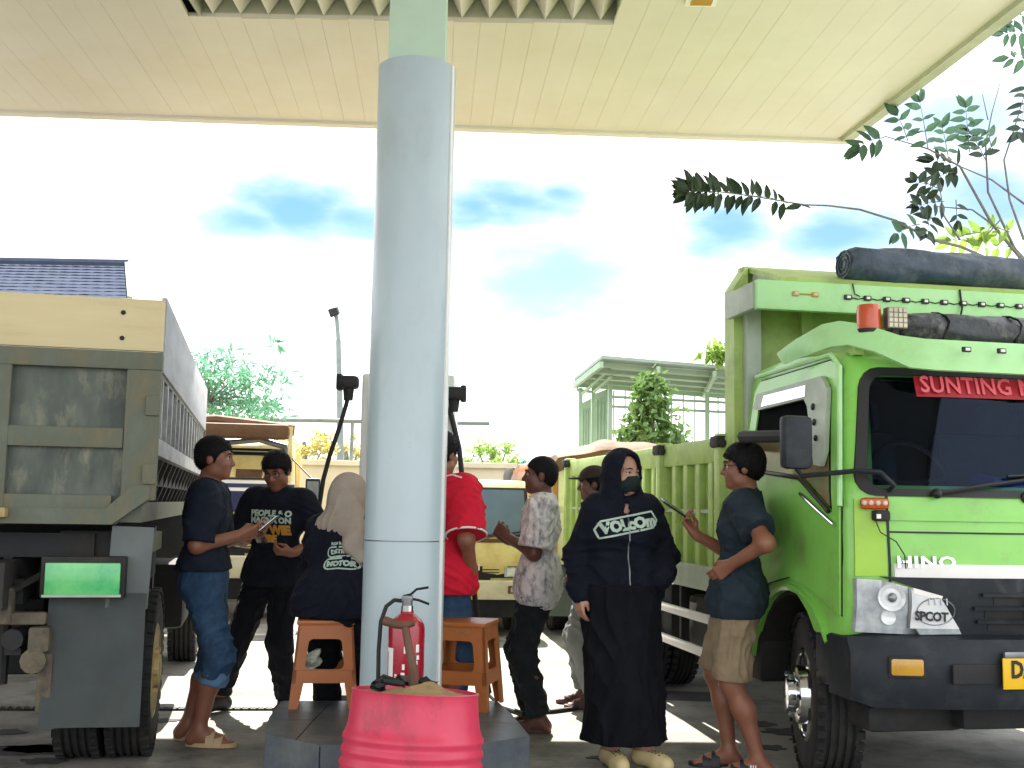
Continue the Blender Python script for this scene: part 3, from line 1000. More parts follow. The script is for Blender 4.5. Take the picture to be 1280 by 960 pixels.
def drain():
    a = gp(292, 887); b = gp(352, 887)
    d = (b - a).normalized()
    r = empty('drain_channel', a.lerp(b, .5) + Vector((0, 0, 0)), math.atan2(d.y, d.x), 'dark narrow drain channel in the sunlit yard behind the island', 'drain')
    MB().box((-1.2, 0, .006), (3.6, .08, .012)).build('channel_frame', K['dark'], r)
    bar = MB().box((0, 0, .014), (.012, .07, .012)).mesh('grate_bar', 0); bar.materials.append(K['metal'])
    for i in range(70):
        link_mesh('grate_bar', bar, None, r, (-2.95 + i * .05, 0, 0))
drain()

# ------------------------------------------------------------------ canopy
CZ = 4.95
def build_canopy():
    A = gp(0, 142, CZ); B = gp(1060, 178, CZ)
    C_ = gp(1280, 10, CZ)
    d = (B - A).normalized()              # along far edge
    e = (C_ - B).normalized()             # right edge towards the viewer
    pd = (Vector((math.sin(rad(-4.0)), math.cos(rad(-4.0)), 0)) + Vector((0, 0, 0))).normalized()
    root = empty('canopy', B, 0, 'wide cream boarded canopy roof over the pumps with a square recess above the column', 'canopy')
    def W(p): return Vector(p) - B
    xl = -13.0
    # planks run away from the viewer; each ends on the far edge
    NEAR = -1.6  # unseen near end cut short so sky light comes in behind the viewer
    pw = .2
    def far_y(x): return A.y + (B.y - A.y) / (B.x - A.x) * (x - A.x)
    def right_x(y): return B.x + (C_.x - B.x) / (C_.y - B.y) * (y - B.y)
    # recess opening
    R0 = gp(240, 1, CZ); R1 = gp(470, 17, CZ); R2 = gp(770, 30, CZ)
    ry1 = gp(505, 25, CZ).y
    ry0 = ry1 - 1.6
    rx0, rx1 = R0.x, R2.x
    n = 0
    x = B.x - .14
    r = random.Random(5)
    sk = math.tan(rad(-4.0))
    while x > xl:
        xa, xb = x - pw + .0016, x
        segs = [(NEAR, None)]
        xm = (xa + xb) / 2 + sk * (ry1 - B.y)
        if rx0 - .02 < xm < rx1 + .02:
            segs = [(NEAR, ry0), (ry1, None)]
        for y0, y1 in segs:
            ya = y1 if y1 is not None else None
            def px_(xx, yy): return xx + sk * (yy - B.y)
            fa = ya if ya is not None else far_y(xa) - .10
            fb = ya if ya is not None else far_y(xb) - .10
            dz = r.uniform(-.0008, .0008)
            bm = MB()
            q = [(px_(xa, y0), y0), (px_(xb, y0), y0), (px_(xb, fb), fb), (px_(xa, fa), fa)]
            bm.prism(q, lambda u, v: W((u, v, CZ + dz)), lambda u, v: W((u, v, CZ + .03)))
            bm.build('ceiling_plank', K['canopy'], root, 0)
        x -= pw
    # planks right of the corner line are cut by the right fascia
    # top deck and fascias
    mb = MB()
    nr = (right_x(NEAR), NEAR)
    out = [(A.x + (xl - A.x), far_y(xl)), (B.x, B.y), nr, (xl, NEAR)]
    mb.prism(out, lambda u, v: W((u, v, CZ + .42)), lambda u, v: W((u, v, CZ + .5)))
    # extra soffit wedge between last plank and fascia
    mb2 = MB()
    w = [(B.x - .14, far_y(B.x) - .1), (B.x - .14 + sk * (NEAR - B.y), NEAR), (nr[0] - .12, NEAR), (B.x - .06, B.y - .1)]
    mb2.prism(w, lambda u, v: W((u, v, CZ + .012)), lambda u, v: W((u, v, CZ + .04)))
    mb2.build('edge_soffit', K['canopy'], root, 0)
    mb.build('roof_deck', K['canopy_dark'], root, 0)
    f = MB()
    f.bar(W((xl, far_y(xl) - .05, CZ + .2)), W((B.x, B.y - .05, CZ + .2)), .1, .45)
    f.build('far_fascia', K['canopy'], root, 0)
    f = MB()
    f.bar(W((B.x - .05, B.y - .1, CZ + .2)), W((nr[0] - .05, nr[1], CZ + .2)), .1, .46)
    f.build('side_fascia', K['canopy_dark'], root, 0)
    # recess: saw-tooth louvre blades above a plain rim
    rim = MB()
    rim.box(W(((rx0 + rx1) / 2, ry1 + .012, CZ + .165)), (rx1 - rx0 + .04, .02, .33))
    rim.box(W((rx0 - .01, (ry0 + ry1) / 2, CZ + .165)), (.02, 1.6, .33))
    rim.box(W((rx1 + .01, (ry0 + ry1) / 2, CZ + .165)), (.02, 1.6, .33))
    rim.build('recess_rim', K['canopy_dark'], root, 0)
    N = 15; st = (rx1 - rx0) / N
    for i in range(N):
        x0 = rx0 + i * st
        b = MB()
        rings = []
        for yy in (ry0, ry1 - .02):
            rings.append([W((x0, yy, CZ + .19)), W((x0 + st * .42, yy, CZ + .015)), W((x0 + st - .004, yy, CZ + .19)), W((x0 + st * .45, yy, CZ + .24))])
        b.loft(rings)
        b.build('louvre_blade', K['canopy'], root, 0)
    lb = MB(); lb.box(W(((rx0 + rx1) / 2, (ry0 + ry1) / 2, CZ + .3)), (rx1 - rx0, 1.6, .02)); lb.build('recess_back', K['canopy_dark'], root, 0)
    # small ceiling spotlight at the top edge of the picture
    p = gp(876, 1, CZ)
    sp = MB(); sp.box(W((p.x, p.y - .06, CZ - .012)), (.22, .22, .02), bev=.004); sp.build('light_frame', K['white'], root)
    sp = MB(); sp.box(W((p.x, p.y - .06, CZ - .026)), (.15, .15, .008)); sp.build('light_glass', K['amber'], root)
    return root
CANOPY = build_canopy()

# ------------------------------------------------------------------ column on its plinth
CY = 5.55
def build_column():
    b = at(501, 850, CY)
    cx = b.x
    root = empty('column', (cx, CY, .265), 0, 'round pale grey clad column rising from the plinth to the canopy', 'column')
    R = .198
    def cyl(z0, z1, r=R):
        m = MB()
        # cladding has one straight seam on the right
        ring = []
        for k in range(48):
            a = 2 * math.pi * k / 48
            ring.append((r * math.cos(a), r * math.sin(a)))
        m.prism(ring, lambda u, v: Vector((u, v, z0)), lambda u, v: Vector((u, v, z1)))
        return m
    zj = at(501, 677, CY - R).z - .265
    zt = at(520, 88, CY).z - .265
    cyl(0, zj - .003).build('cladding_sheet', K['clad'], root)
    cyl(zj + .003, zt).build('cladding_sheet', K['clad'], root)
    cyl(.01, zt - .02, R - .008).build('core', K['metal'], root)
    sm = MB()
    a = rad(-22)
    sm.box((R * math.cos(a), R * math.sin(a), zt / 2), (.014, .02, zt - .01), Matrix.Rotation(a, 3, 'Z'))
    sm.build('seam_strip', K['white'], root)
    sq = MB(); sq.box((0, .02, (zt - .1 + CZ + .1 - .265) / 2), (.285, .285, CZ + .1 - .265 - zt + .1), Matrix.Rotation(rad(2), 3, 'Z'), bev=.006)
    sq.build('steel_post', K['mint'], root)
    bp = MB()
    for sx in (-1, 1):
        bp.box((sx * .19, 0.02, CZ - .265 - .012), (.05, .36, .02))
    bp.build('ceiling_collar', K['mint'], root)
    return root
COLUMN = build_column()

def build_island():
    zi = .265
    pts = [gp(332, 918, zi), gp(400, 931, zi), gp(590, 931, zi), gp(662, 920, zi), gp(640, 893, zi), gp(620, 876, zi), gp(352, 876, zi), gp(337, 896, zi)]
    c = sum(pts, Vector()) / len(pts)
    root = empty('plinth', (c.x, c.y, 0), 0, 'low black tiled plinth with cut corners under the column and stools', 'plinth')
    P = [(p.x - c.x, p.y - c.y) for p in pts]
    core = MB(); core.prism([(x * .985, y * .985) for x, y in P], lambda u, v: Vector((u, v, 0)), lambda u, v: Vector((u, v, zi - .012)))
    core.build('core', K['grout'], root, 0)
    # top tiles, clipped rectangles laid with open joints
    xs = [-.66, -.40, 0.0, .40, .68]
    y0 = min(p[1] for p in P); y1 = max(p[1] for p in P)
    ys = [y0, y0 + (y1 - y0) * .48, y1]
    def clip(poly, a, b):
        out = []
        n = len(poly)
        def side(p): return (b[0] - a[0]) * (p[1] - a[1]) - (b[1] - a[1]) * (p[0] - a[0])
        for i in range(n):
            p, q = poly[i], poly[(i + 1) % n]
            sp_, sq_ = side(p), side(q)
            if sp_ >= 0: out.append(p)
            if (sp_ >= 0) != (sq_ >= 0):
                t = sp_ / (sp_ - sq_)
                out.append((p[0] + (q[0] - p[0]) * t, p[1] + (q[1] - p[1]) * t))
        return out
    for i in range(4):
        for j in range(2):
            poly = [(xs[i] + .003, ys[j] + .003), (xs[i + 1] - .003, ys[j] + .003), (xs[i + 1] - .003, ys[j + 1] - .003), (xs[i] + .003, ys[j + 1] - .003)]
            for q in range(len(P)):
                poly = clip(poly, P[q], P[(q + 1) % len(P)])
                if len(poly) < 3: break
            if len(poly) < 3: continue
            t = MB(); t.prism(poly, lambda u, v: Vector((u, v, zi - .012)), lambda u, v: Vector((u, v, zi)))
            t.build('tile', K['tile'], root, 0)
    # side tiles
    for q in range(len(P)):
        a = Vector((*P[q], 0)); b = Vector((*P[(q + 1) % len(P)], 0))
        L = (b - a).length; n = max(1, round(L / .28))
        for k in range(n):
            p = a.lerp(b, (k + .012) / n); r = a.lerp(b, (k + .988) / n)
            m = (p + r) / 2
            d = (r - p).normalized(); nn = Vector((d.y, -d.x, 0))
            t = MB(); t.bar(p + nn * -.004 + Vector((0, 0, zi / 2)), r + nn * -.004 + Vector((0, 0, zi / 2)), .012, zi - .004)
            t.build('tile', K['tile'], root, 0)
    return root
build_island()

# ------------------------------------------------------------------ wheels
def make_wheel(root, x, y, z, r, w, out, rim_mat, name='wheel', holes=True, front=False):
    """out = +1/-1: which way along local x the outer face looks"""
    M = Matrix.Translation((x, y, z)) @ Matrix.Rotation(math.pi / 2 * out, 4, 'Y')
    rr = r * .56
    prof = [(rr, -w / 2 + .01), (r * .82, -w / 2), (r * .95, -w / 2 + .012), (r, -w / 2 + .035)]
    ng = 4
    for i in range(ng):
        zc = -w / 2 + .035 + (w - .07) * (i + .5) / ng
        g = (w - .07) / ng
        prof += [(r, zc - g * .22), (r - .012, zc - g * .16), (r - .012, zc + g * .16), (r, zc + g * .22)]
    prof += [(r, w / 2 - .035), (r * .95, w / 2 - .012), (r * .82, w / 2), (rr, w / 2 - .01)]
    t = MB()
    t.lathe(prof, M, 56, cap=False)
    # shoulder lugs
    for k in range(40):
        a = 2 * math.pi * k / 40
        for s in (-1, 1):
            c = M @ Vector((math.cos(a) * (r - .006), math.sin(a) * (r - .006), s * (w / 2 - .022)))
            R3 = M.to_3x3() @ Matrix.Rotation(a, 3, 'Z')
            t.box(c, (.022, r * .09, .04), R3)
    tyre = t.build(name, K['tyre'], root, 40)
    ri = MB()
    d = -.035 if not front else .03
    prof = [(rr + .012, w / 2 - .012), (rr - .01, w / 2 - .004), (rr - .03, w / 2 - .05), (rr * .72, w / 2 - .06), (rr * .62, w / 2 + d), (rr * .46, w / 2 + d + .012), (rr * .36, w / 2 + d + .01), (rr * .34, w / 2 + d + .05), (rr * .2, w / 2 + d + .055), (.001, w / 2 + d + .055)]
    ri.lathe(prof, M, 36)
    for k in range(6):
        a = 2 * math.pi * (k + .5) / 6
        c = M @ Vector((math.cos(a) * rr * .47, math.sin(a) * rr * .47, w / 2 + d + .02))
        c2 = M @ Vector((math.cos(a) * rr * .47, math.sin(a) * rr * .47, w / 2 + d + .045))
        ri.cyl(c, c2, .016, seg=6)
    ro = ri.build('rim', rim_mat, tyre)
    if holes:
        for k in range(6):
            h = MB()
            a = 2 * math.pi * k / 6
            c = M @ Vector((math.cos(a) * rr * .69, math.sin(a) * rr * .69, w / 2 - .075))
            c2 = M @ Vector((math.cos(a) * rr * .69, math.sin(a) * rr * .69, w / 2 + (d - .045) * .4 + .001))
            h.cyl(c, c2, .03, seg=12)
            h.build('vent_hole', K['dark'], tyre)
    return tyre

# ------------------------------------------------------------------ green truck
PH = rad(10.2)
def build_green_truck():
    corner = at(1079, 760, 5.05); corner.z = 0
    ux = Vector((math.cos(PH), math.sin(PH), 0)); uy = Vector((-math.sin(PH), math.cos(PH), 0))
    W = .985
    o = corner + ux * W
    root = empty('dump_truck', o, PH, 'lime green dump truck facing the camera with red sticker lettering across its windscreen', 'dump truck', 'trucks queuing at the pumps')
    inv = (Matrix.Translation(o) @ Matrix.Rotation(PH, 4, 'Z')).inverted()
    def loc(px, py, Y): return inv @ at(px, py, Y)
    def tz(z): return 1 - .10 * max(0, min(1, (z - 1.42) / .75)) ** 1.2
    def bulge(u): return .13 * abs(u) ** 3.2
    prof = [(.03, .78), (.0, .92), (.0, 1.10), (.02, 1.40), (.04, 1.46), (.19, 1.98), (.24, 2.06), (.36, 2.12), (.75, 2.155), (1.1, 2.17),
            (1.42, 2.15), (1.5, 2.08), (1.52, 1.4), (1.52, .74), (1.27, .72)]
    for k in range(9):
        a = rad(28 + k * 14)
        prof.append((.76 + .50 * math.cos(a), .44 + .50 * math.sin(a)))
    prof += [(.24, .72), (.12, .72)]
    us = [-1, -.985, -.95, -.88, -.75, -.5, -.2, .2, .5, .75, .88, .95, .985, 1]
    cabm = MB()
    rings = []
    for u in us:
        au = abs(u)
        rd = {1: .045, .985: .016, .95: .003}.get(au, 0.0)
        ring = []
        for (y, z) in prof:
            cy, cz = .8, 1.4
            yy = y + (bulge(u) * max(0, 1 - y / .9))
            yy += rd * (1 if y < .6 else (-1 if y > 1.4 else 0))
            zz = z - rd * (1 if z > 2.0 else 0)
            ring.append(Vector((u * W * tz(z), yy, zz)))
        rings.append(ring)
    cabm.loft(rings)
    # the windscreen opening is cut out of the shell
    bmesh.ops.delete(cabm.bm, geom=[f for f in cabm.bm.faces if f.calc_center_median().y < .32 and 1.47 < f.calc_center_median().z < 1.97 and abs(f.calc_center_median().x) < .83], context='FACES')
    cab_o = cabm.build('cab', K['green'], root, 32)
    m = MB(); m.loft([[Vector((x, .27, 1.0)), Vector((x, .27, 1.42)), Vector((x, .30, 1.98)), Vector((x, .42, 2.09)), Vector((x, 1.46, 2.12)), Vector((x, 1.46, 1.0))] for x in (-.80, .80)])
    bmesh.ops.delete(m.bm, geom=[f for f in m.bm.faces if f.calc_center_median().y < .31], context='FACES')
    cab_in = m.build('cabin_lining', K['cabin'], root, 0)
    m = MB(); m.box((0, .30, 1.40), (1.6, .40, .10), bev=.03); m.build('dashboard', K['dash'], root)
    for x, w in ((-.45, .5), (.42, .75)):
        m = MB(); m.box((x, 1.12, 1.42), (w, .16, .72), Euler((rad(-8), 0, 0)).to_matrix(), bev=.06); so = m.build('seat_back', K['seat'], root)
        m = MB(); m.box((x, 1.10, 1.86), (.27, .10, .17), bev=.04); m.build('headrest', K['seat'], so)
    m = MB(); cw = Vector((-.45, .52, 1.50))
    m.tube([cw + Vector((.21 * math.cos(a), .09 * math.sin(a), .19 * math.sin(a))) for a in [2 * math.pi * k / 24 for k in range(25)]], .016, 6, cap=False)
    m.tube([cw + Vector((-.2, 0, 0)), cw + Vector((0, .03, -.02)), cw + Vector((.2, 0, 0))], .014, 6); m.build('steering_wheel', K['seal'], root)
    m = MB(); m.box((-.05, .33, 1.48), (.30, .16, .06), Euler((.2, .1, .2)).to_matrix(), bev=.02); m.build('dash_reflection', K['dash'], root)  # added blue block carrying the painted reflection
    m = MB(); m.grid(lambda u, v: Vector((.62 + .16 * u + .05 * v, .50 + .04 * math.sin(u * 14), 1.47 + .50 * v)), 10, 6); bmesh.ops.solidify(m.bm, geom=m.bm.faces[:], thickness=.006); m.build('blue_reflection_sheet', K['dash'], root)  # added blue sheet painting in the reflected patch at the right
    def fy(x, z):
        """front surface depth"""
        u = x / (W * tz(z)); u = max(-1, min(1, u))
        pts = prof[:8]
        for (y0, z0), (y1, z1) in zip(pts, pts[1:]):
            if z0 <= z <= z1:
                y = y0 + (y1 - y0) * (z - z0) / (z1 - z0); break
        else:
            y = pts[0][0] if z < .9 else pts[-1][0]
        return y + bulge(u) * max(0, 1 - y / .9)
    def front(off):
        return lambda x, z: Vector((x, fy(x, z) - off, z))
    def rrect(x0, x1, z0, z1, r, n=4):
        out = []
        for cx, cz, a0 in ((x1 - r, z0 + r, -90), (x1 - r, z1 - r, 0), (x0 + r, z1 - r, 90), (x0 + r, z0 + r, 180)):
            for i in range(n + 1):
                a = rad(a0 + 90 * i / n)
                out.append((cx + r * math.cos(a), cz + r * math.sin(a)))
        return out
    def fplate(name, outline, m, off, th=.01, parent=None, step=.07):
        # subdivide long edges so plates follow the curved front
        o2 = []
        n = len(outline)
        for i in range(n):
            a, b = outline[i], outline[(i + 1) % n]
            k = max(1, int(math.hypot(b[0] - a[0], b[1] - a[1]) / step))
            for q in range(k): o2.append((a[0] + (b[0] - a[0]) * q / k, a[1] + (b[1] - a[1]) * q / k))
        mb = MB()
        x0 = min(p[0] for p in o2); x1 = max(p[0] for p in o2)
        # cut into strips in x so that the plate bends
        N = max(1, int((x1 - x0) / .08))
        def clipx(poly, xa, sgn):
            out = []
            for i in range(len(poly)):
                p, q = poly[i], poly[(i + 1) % len(poly)]
                dp, dq = (p[0] - xa) * sgn, (q[0] - xa) * sgn
                if dp >= 0: out.append(p)
                if (dp >= 0) != (dq >= 0):
                    t = dp / (dp - dq); out.append((xa, p[1] + (q[1] - p[1]) * t))
            return out
        def clipz(poly, za, sgn):
            out = []
            for i in range(len(poly)):
                p, q = poly[i], poly[(i + 1) % len(poly)]
                dp, dq = (p[1] - za) * sgn, (q[1] - za) * sgn
                if dp >= 0: out.append(p)
                if (dp >= 0) != (dq >= 0):
                    t = dp / (dp - dq); out.append((p[0] + (q[0] - p[0]) * t, za))
            return out
        zc = [p[1] for p in prof[:8] if min(q[1] for q in outline) < p[1] < max(q[1] for q in outline)]
        zb = [min(q[1] for q in outline)] + zc + [max(q[1] for q in outline)]
        for i in range(N):
            s = clipx(clipx(outline, x0 + (x1 - x0) * i / N, 1), x0 + (x1 - x0) * (i + 1) / N, -1)
            if len(s) < 3: continue
            for za, zb_ in zip(zb, zb[1:]):
                s2 = clipz(clipz(s, za, 1), zb_, -1)
                if len(s2) >= 3:
                    mb.bm.faces.new([mb.bm.verts.new(front(off + th)(*p)) for p in s2])
        bmesh.ops.remove_doubles(mb.bm, verts=mb.bm.verts[:], dist=.0005)
        # outer wall
        vs = [(mb.bm.verts.new(front(off + th)(*p)), mb.bm.verts.new(front(off - .004)(*p))) for p in o2]
        for i in range(len(vs)):
            a, b = vs[i], vs[(i + 1) % len(vs)]
            mb.bm.faces.new((a[0], b[0], b[1], a[1]))
        bmesh.ops.remove_doubles(mb.bm, verts=mb.bm.verts[:], dist=.0005)
        return mb.build(name, m, parent or root, 40)
    # windscreen
    tp = lambda o_: [(x * (1 - .12 * (z - 1.41) / .62), z) for x, z in o_]
    def dens(o_):
        out = []
        for i in range(len(o_)):
            a, b = o_[i], o_[(i + 1) % len(o_)]
            for q in range(6): out.append((a[0] + (b[0] - a[0]) * q / 6, a[1] + (b[1] - a[1]) * q / 6))
        return out
    so_, si_ = dens(tp(rrect(-.955, .955, 1.41, 2.03, .10))), dens(tp(rrect(-.905, .905, 1.445, 1.99, .075)))
    m = MB(); rings = [[front(-.02)(*p_) for p_ in so_], [front(.012)(*p_) for p_ in so_], [front(.012)(*p_) for p_ in si_], [front(-.02)(*p_) for p_ in si_]]
    m.loft(rings, cap=False, closed=True); m.build('windscreen_seal', K['seal'], root)
    ws = fplate('windscreen', tp(rrect(-.915, .915, 1.438, 2.0, .08)), K['screen_glass'], .002, .004)
    fplate('sun_strip', [(-.60, 1.885), (.6, 1.885), (.6, 1.985), (-.60, 1.985)], K['redtxt'], .009, .002, ws)
    Mt = frame(front(.02)(-.585, 1.94) + Vector((0, -.012, 0)), (1, -.02, 0), Vector((0, .29, 1)))
    text_on('sticker_lettering', 'SUNTING MA', .118, Mt, K['pinktxt'], ws, .002, .002, 1.05, .9, True)
    # front panel seams, strip and lettering
    for s in (-1, 1):
        fplate('corner_panel', [(s * .83, 1.05), (s * .962, 1.045), (s * .955, 1.395), (s * .83, 1.40)], K['lime'], .0, .007)
    for xx in (-.815, .815):
        fplate('panel_gap', [(xx - .005, 1.0), (xx + .005, 1.0), (xx + .005, 1.41), (xx - .005, 1.41)], K['seal'], .001, .002)
    fplate('hood_gap', [(-.81, 1.243), (.81, 1.243), (.81, 1.251), (-.81, 1.251)], K['seal'], .001, .002)
    fplate('hood_crease', [(-.81, 1.30), (.81, 1.30), (.81, 1.325), (-.81, 1.325)], K['green'], .0, .009)
    fplate('bonnet_trim', [(-.80, 1.045), (.80, 1.045), (.80, 1.105), (-.80, 1.105)], K['white'], .002, .014)
    Mt = frame(front(.010)(-.66, 1.112), (1, -.05, 0), (0, .05, 1))
    text_on('maker_lettering', 'HINO', .07, Mt, K['chrome'], root, .004, .002, 1.1, 1.5)
    # grille
    gr = fplate('grille', [(-.86, 1.045), (-.60, .965), (-.50, .79), (.50, .79), (.60, .965), (.86, 1.045)], K['black'], .004, .022)
    for z0, xs_ in ((.945, .42), (.885, .46), (.825, .44)):
        fplate('grille_slot_shade', [(-xs_ + .06, z0 - .016), (xs_ - .06, z0 - .016), (xs_ - .06, z0 + .016), (-xs_ + .06, z0 + .016)], K['dark'], .026, .003, gr)  # raised dark strips paint in the shade inside the slots
        fplate('grille_blade', [(-xs_, z0 + .018), (xs_, z0 + .018), (xs_, z0 + .034), (-xs_, z0 + .034)], K['black'], .026, .018, gr)
    em = MB()
    ring = []
    ec = front(.045)(-.02, .935)
    for k in range(28):
        a = 2 * math.pi * k / 28
        ring.append(ec + Vector((.175 * math.cos(a), 0, .105 * math.sin(a))))
    em.loft([[p + (q - ec).normalized() * .014 * math.cos(b) + Vector((0, .014 * math.sin(b), 0)) for b in [2 * math.pi * j / 8 for j in range(8)]] for p, q in [(r_, r_) for r_ in ring]], closed=True)
    for s in (-1, 1):
        em.tube([ec + Vector((s * .075, 0, -.09)), ec + Vector((s * .04, 0, 0)), ec + Vector((s * .075, 0, .09))], .013)
    em.build('emblem', K['chrome'], gr)
    # headlights
    for s in (-1, 1):
        out = [(s * .968, .795), (s * .968, 1.035), (s * .86, 1.03), (s * .615, .965), (s * .505, .795), (s * .7, .79)]
        hl = fplate('headlight', out, K['lens'], .004, .03)
        inner = [(s * .742, .99), (s * .615, .952), (s * .52, .818), (s * .742, .818)]
        fplate('reflector', inner, K['lens_in'], .035, .004, hl)
        fplate('lamp_divider', [(s * .745, .82), (s * .755, .82), (s * .755, 1.0), (s * .745, 1.0)], K['metal'], .035, .006, hl)
        b = MB()
        c = front(.042)(s * .83, .955); Rn = Matrix.Rotation(s * rad(17), 4, 'Z')
        b.lathe([(.062, 0), (.06, .012), (.045, .004), (.03, -.01), (.001, -.012)], Matrix.Translation(c) @ Rn @ Matrix.Rotation(math.pi / 2, 4, 'X'), 20)
        b.build('side_lamp', K['lens_in'], hl)
        b = MB(); b.ball(c + Vector((0, -.008, 0)), (.022, .014, .022)); b.build('bulb', K['metal'], hl)
        c = front(.042)(s * .84, .865)
        b = MB(); b.lathe([(.034, 0), (.032, .01), (.02, .002), (.001, 0)], Matrix.Translation(c) @ Rn @ Matrix.Rotation(math.pi / 2, 4, 'X'), 16)
        b.build('indicator_lamp', K['lens_in'], hl)
        fplate('bright_band', [(s * .735, .975), (s * .615, .945), (s * .605, .965), (s * .735, 1.0)], K['white'], .035, .007, hl)  # white strip paints in a bright streak along the lens top
        b = MB(); cc = [front(.041)(s * .635 + .085 * math.cos(a) , .895 + .06 * math.sin(a)) for a in [2 * math.pi * k / 24 for k in range(25)]]
        b.tube(cc, .0025, 6); b.build('reflector_ring', K['metal'], hl)
        for q in range(4):
            b = MB(); b.tube([front(.041)(s * (.665 - .026 * q), .925), front(.041)(s * (.668 - .026 * q), .955)], .004, 5); b.build('reflector_flute', K['lens'], hl)
        if s < 0:
            Mt = frame(front(.046)(-.655, .872), (1, -.14, -.04), (0, .02, 1))
            text_on('sticker_lettering', 'SPCOT', .056, Mt, K['seal'], hl, .001, .002, .95, .9)
    # bumper
    def bring(z, dy, wx):
        return lambda x: Vector((x, bulge(x / 1.0) * 1.15 + dy, z))
    bp = MB()
    rings = []
    for i in range(25):
        x = -1.0 + 2.0 * i / 24
        y = bulge(x) * 1.2
        e = .025 if i in (0, 24) else 0
        rings.append([Vector((x, y - .06 + e, .47 + e)), Vector((x, y - .085 + e, .55)), Vector((x, y - .085 + e, .70)), Vector((x, y - .05 + e, .775)), Vector((x, y - .01, .79 - e)),
                      Vector((x, y + .16, .79 - e)), Vector((x, y + .16, .47 + e))])
    bp.loft(rings)
    bu = bp.build('bumper', K['black'], root, 40)
    for s in (-1, 1):
        m = MB(); m.box((s * .97, .30, .64), (.05, .34, .24), bev=.02); m.build('bumper_wing', K['black'], root)
        fx = s * .79; yb = bulge(fx) * 1.2 - .09
        Rr = Matrix.Rotation(s * rad(13), 3, 'Z')
        m = MB(); m.box((fx, yb, .655), (.150, .03, .08), Rr, bev=.012); lm = m.build('fog_lamp', K['amber'], bu)
        m = MB(); m.box((fx, yb - .003, .655), (.165, .02, .095), Rr, bev=.01); m.build('fog_lamp_surround', K['dark'], bu)
        m = MB(); m.box((s * .48, bulge(.44) - .086, .63), (.25, .012, .085), bev=.004); m.build('intake_slot_shade', K['dark'], bu)  # dark box paints in the shade of the bumper recess
    m = MB(); m.box((-.06, -.10, .715), (.62, .02, .03), bev=.006); m.build('plate_bracket', K['metal'], bu)
    pl = MB(); pl.box((-.13, -.105, .635), (.50, .008, .135), bev=.003); po = pl.build('number_plate', K['plate'], bu)
    Mt = frame((-.285, -.112, .65), (1, 0, 0), (0, 0, 1))
    text_on('plate_lettering', 'DA', .105, Mt, K['seal'], po, .001, .003, 1.0, .8)
    # underside skirt, axle, chassis
    ch = MB()
    for s in (-1, 1):
        ch.box((s * .38, 3.0, .68), (.09, 5.4, .20))
    ch.box((0, .76, .42), (1.5, .12, .12)); ch.box((0, .35, .42), (.9, .5, .14), bev=.03); ch.box((-.62, .30, .39), (.50, .22, .13), bev=.05); ch.box((0.1, .5, .33), (1.7, .09, .07), bev=.02)
    ch.box((0, 1.2, .6), (.7, 1.0, .5), bev=.06)
    ch.box((0, 2.2, .62), (.5, 1.2, .3), bev=.04)
    ch.build('chassis', K['dark'], root)
    # wheels
    for s in (-1, 1):
        wl = make_wheel(root, s * .80, .78, .405, .405, .225, s, K['chrome'], holes=True, front=True)
        hc = Matrix.Translation((s * .80, .78, .405)); wl.matrix_local = hc @ Matrix.Rotation(rad(-14), 4, 'Z') @ hc.inverted()   # steered
        make_wheel(root, s * .86, 3.75, .405, .405, .21, s, K['metal'], front=False)
        make_wheel(root, s * .63, 3.75, .405, .405, .21, s, K['metal'], front=False, holes=False)
        m = MB()
        rings = []
        for k in range(13):
            a = rad(12 + k * 11.2)
            rings.append([Vector((s * xx, .78 + rr * math.cos(a), .43 + rr * math.sin(a))) for xx, rr in ((.99, .50), (1.005, .52), (1.005, .535), (.97, .54), (.6, .54), (.6, .50))])
        m.loft(rings); m.build('wheel_arch', K['green'], root)
        m = MB()
        rings = []
        for k in range(11):
            a = rad(10 + k * 16)
            rings.append([Vector((s * xx, .78 + rr * math.cos(a), .44 + rr * math.sin(a))) for xx, rr in ((.955, .47), (.955, .495), (.45, .495), (.45, .47))])
        m.loft(rings); m.build('arch_liner', K['dark'], root)
        m = MB(); m.box((s * .84, 1.36, .58), (.25, .3, .36), bev=.03); m.build('cab_step', K['dark'], root)
    # doors with window openings
    for s in (-1, 1):
        def side(off):
            return lambda y, z: Vector((s * (W * tz(z) - .002 + off), y, z))
        outer = [(.205, .86), (.19, 1.38), (.33, 2.03), (.42, 2.075), (1.30, 2.06), (1.36, 2.0), (1.40, 1.4), (1.38, .80), (1.28, .77), (1.18, .86), (1.03, .95), (.76, 1.0), (.52, .96)]
        hole = [(.26, 1.33), (.27, 1.42), (.39, 1.95), (.46, 1.985), (1.22, 1.97), (1.27, 1.92), (1.30, 1.56), (.60, 1.50)]
        cy_, cz_ = .8, 1.35
        gap = [(cy_ + (y - cy_) * 1.016, cz_ + (z - cz_) * 1.014) for y, z in outer]
        d = MB(); d.plate(gap, [], side(.005), side(.0)); d.build('door_gap', K['seal'], root)
        d = MB(); d.plate(outer, [hole], side(.016), side(.0))
        door = d.build('door', K['green'], root, 30)
        m = MB(); m.plate([(.255, 1.32), (.265, 1.43), (.385, 1.96), (.455, 1.995), (1.225, 1.98), (1.28, 1.925), (1.31, 1.55), (.60, 1.49)], [], side(.006), side(.002)); m.build('dark_window_panel', K['cab_dark'], door)  # dark panel painted in for the shade inside the cab
        # half lowered pane with peeling film, visor deflector
        pane = [(.29, 1.36), (.30, 1.42), (.36, 1.70), (1.28, 1.73), (1.295, 1.57), (.60, 1.51)]
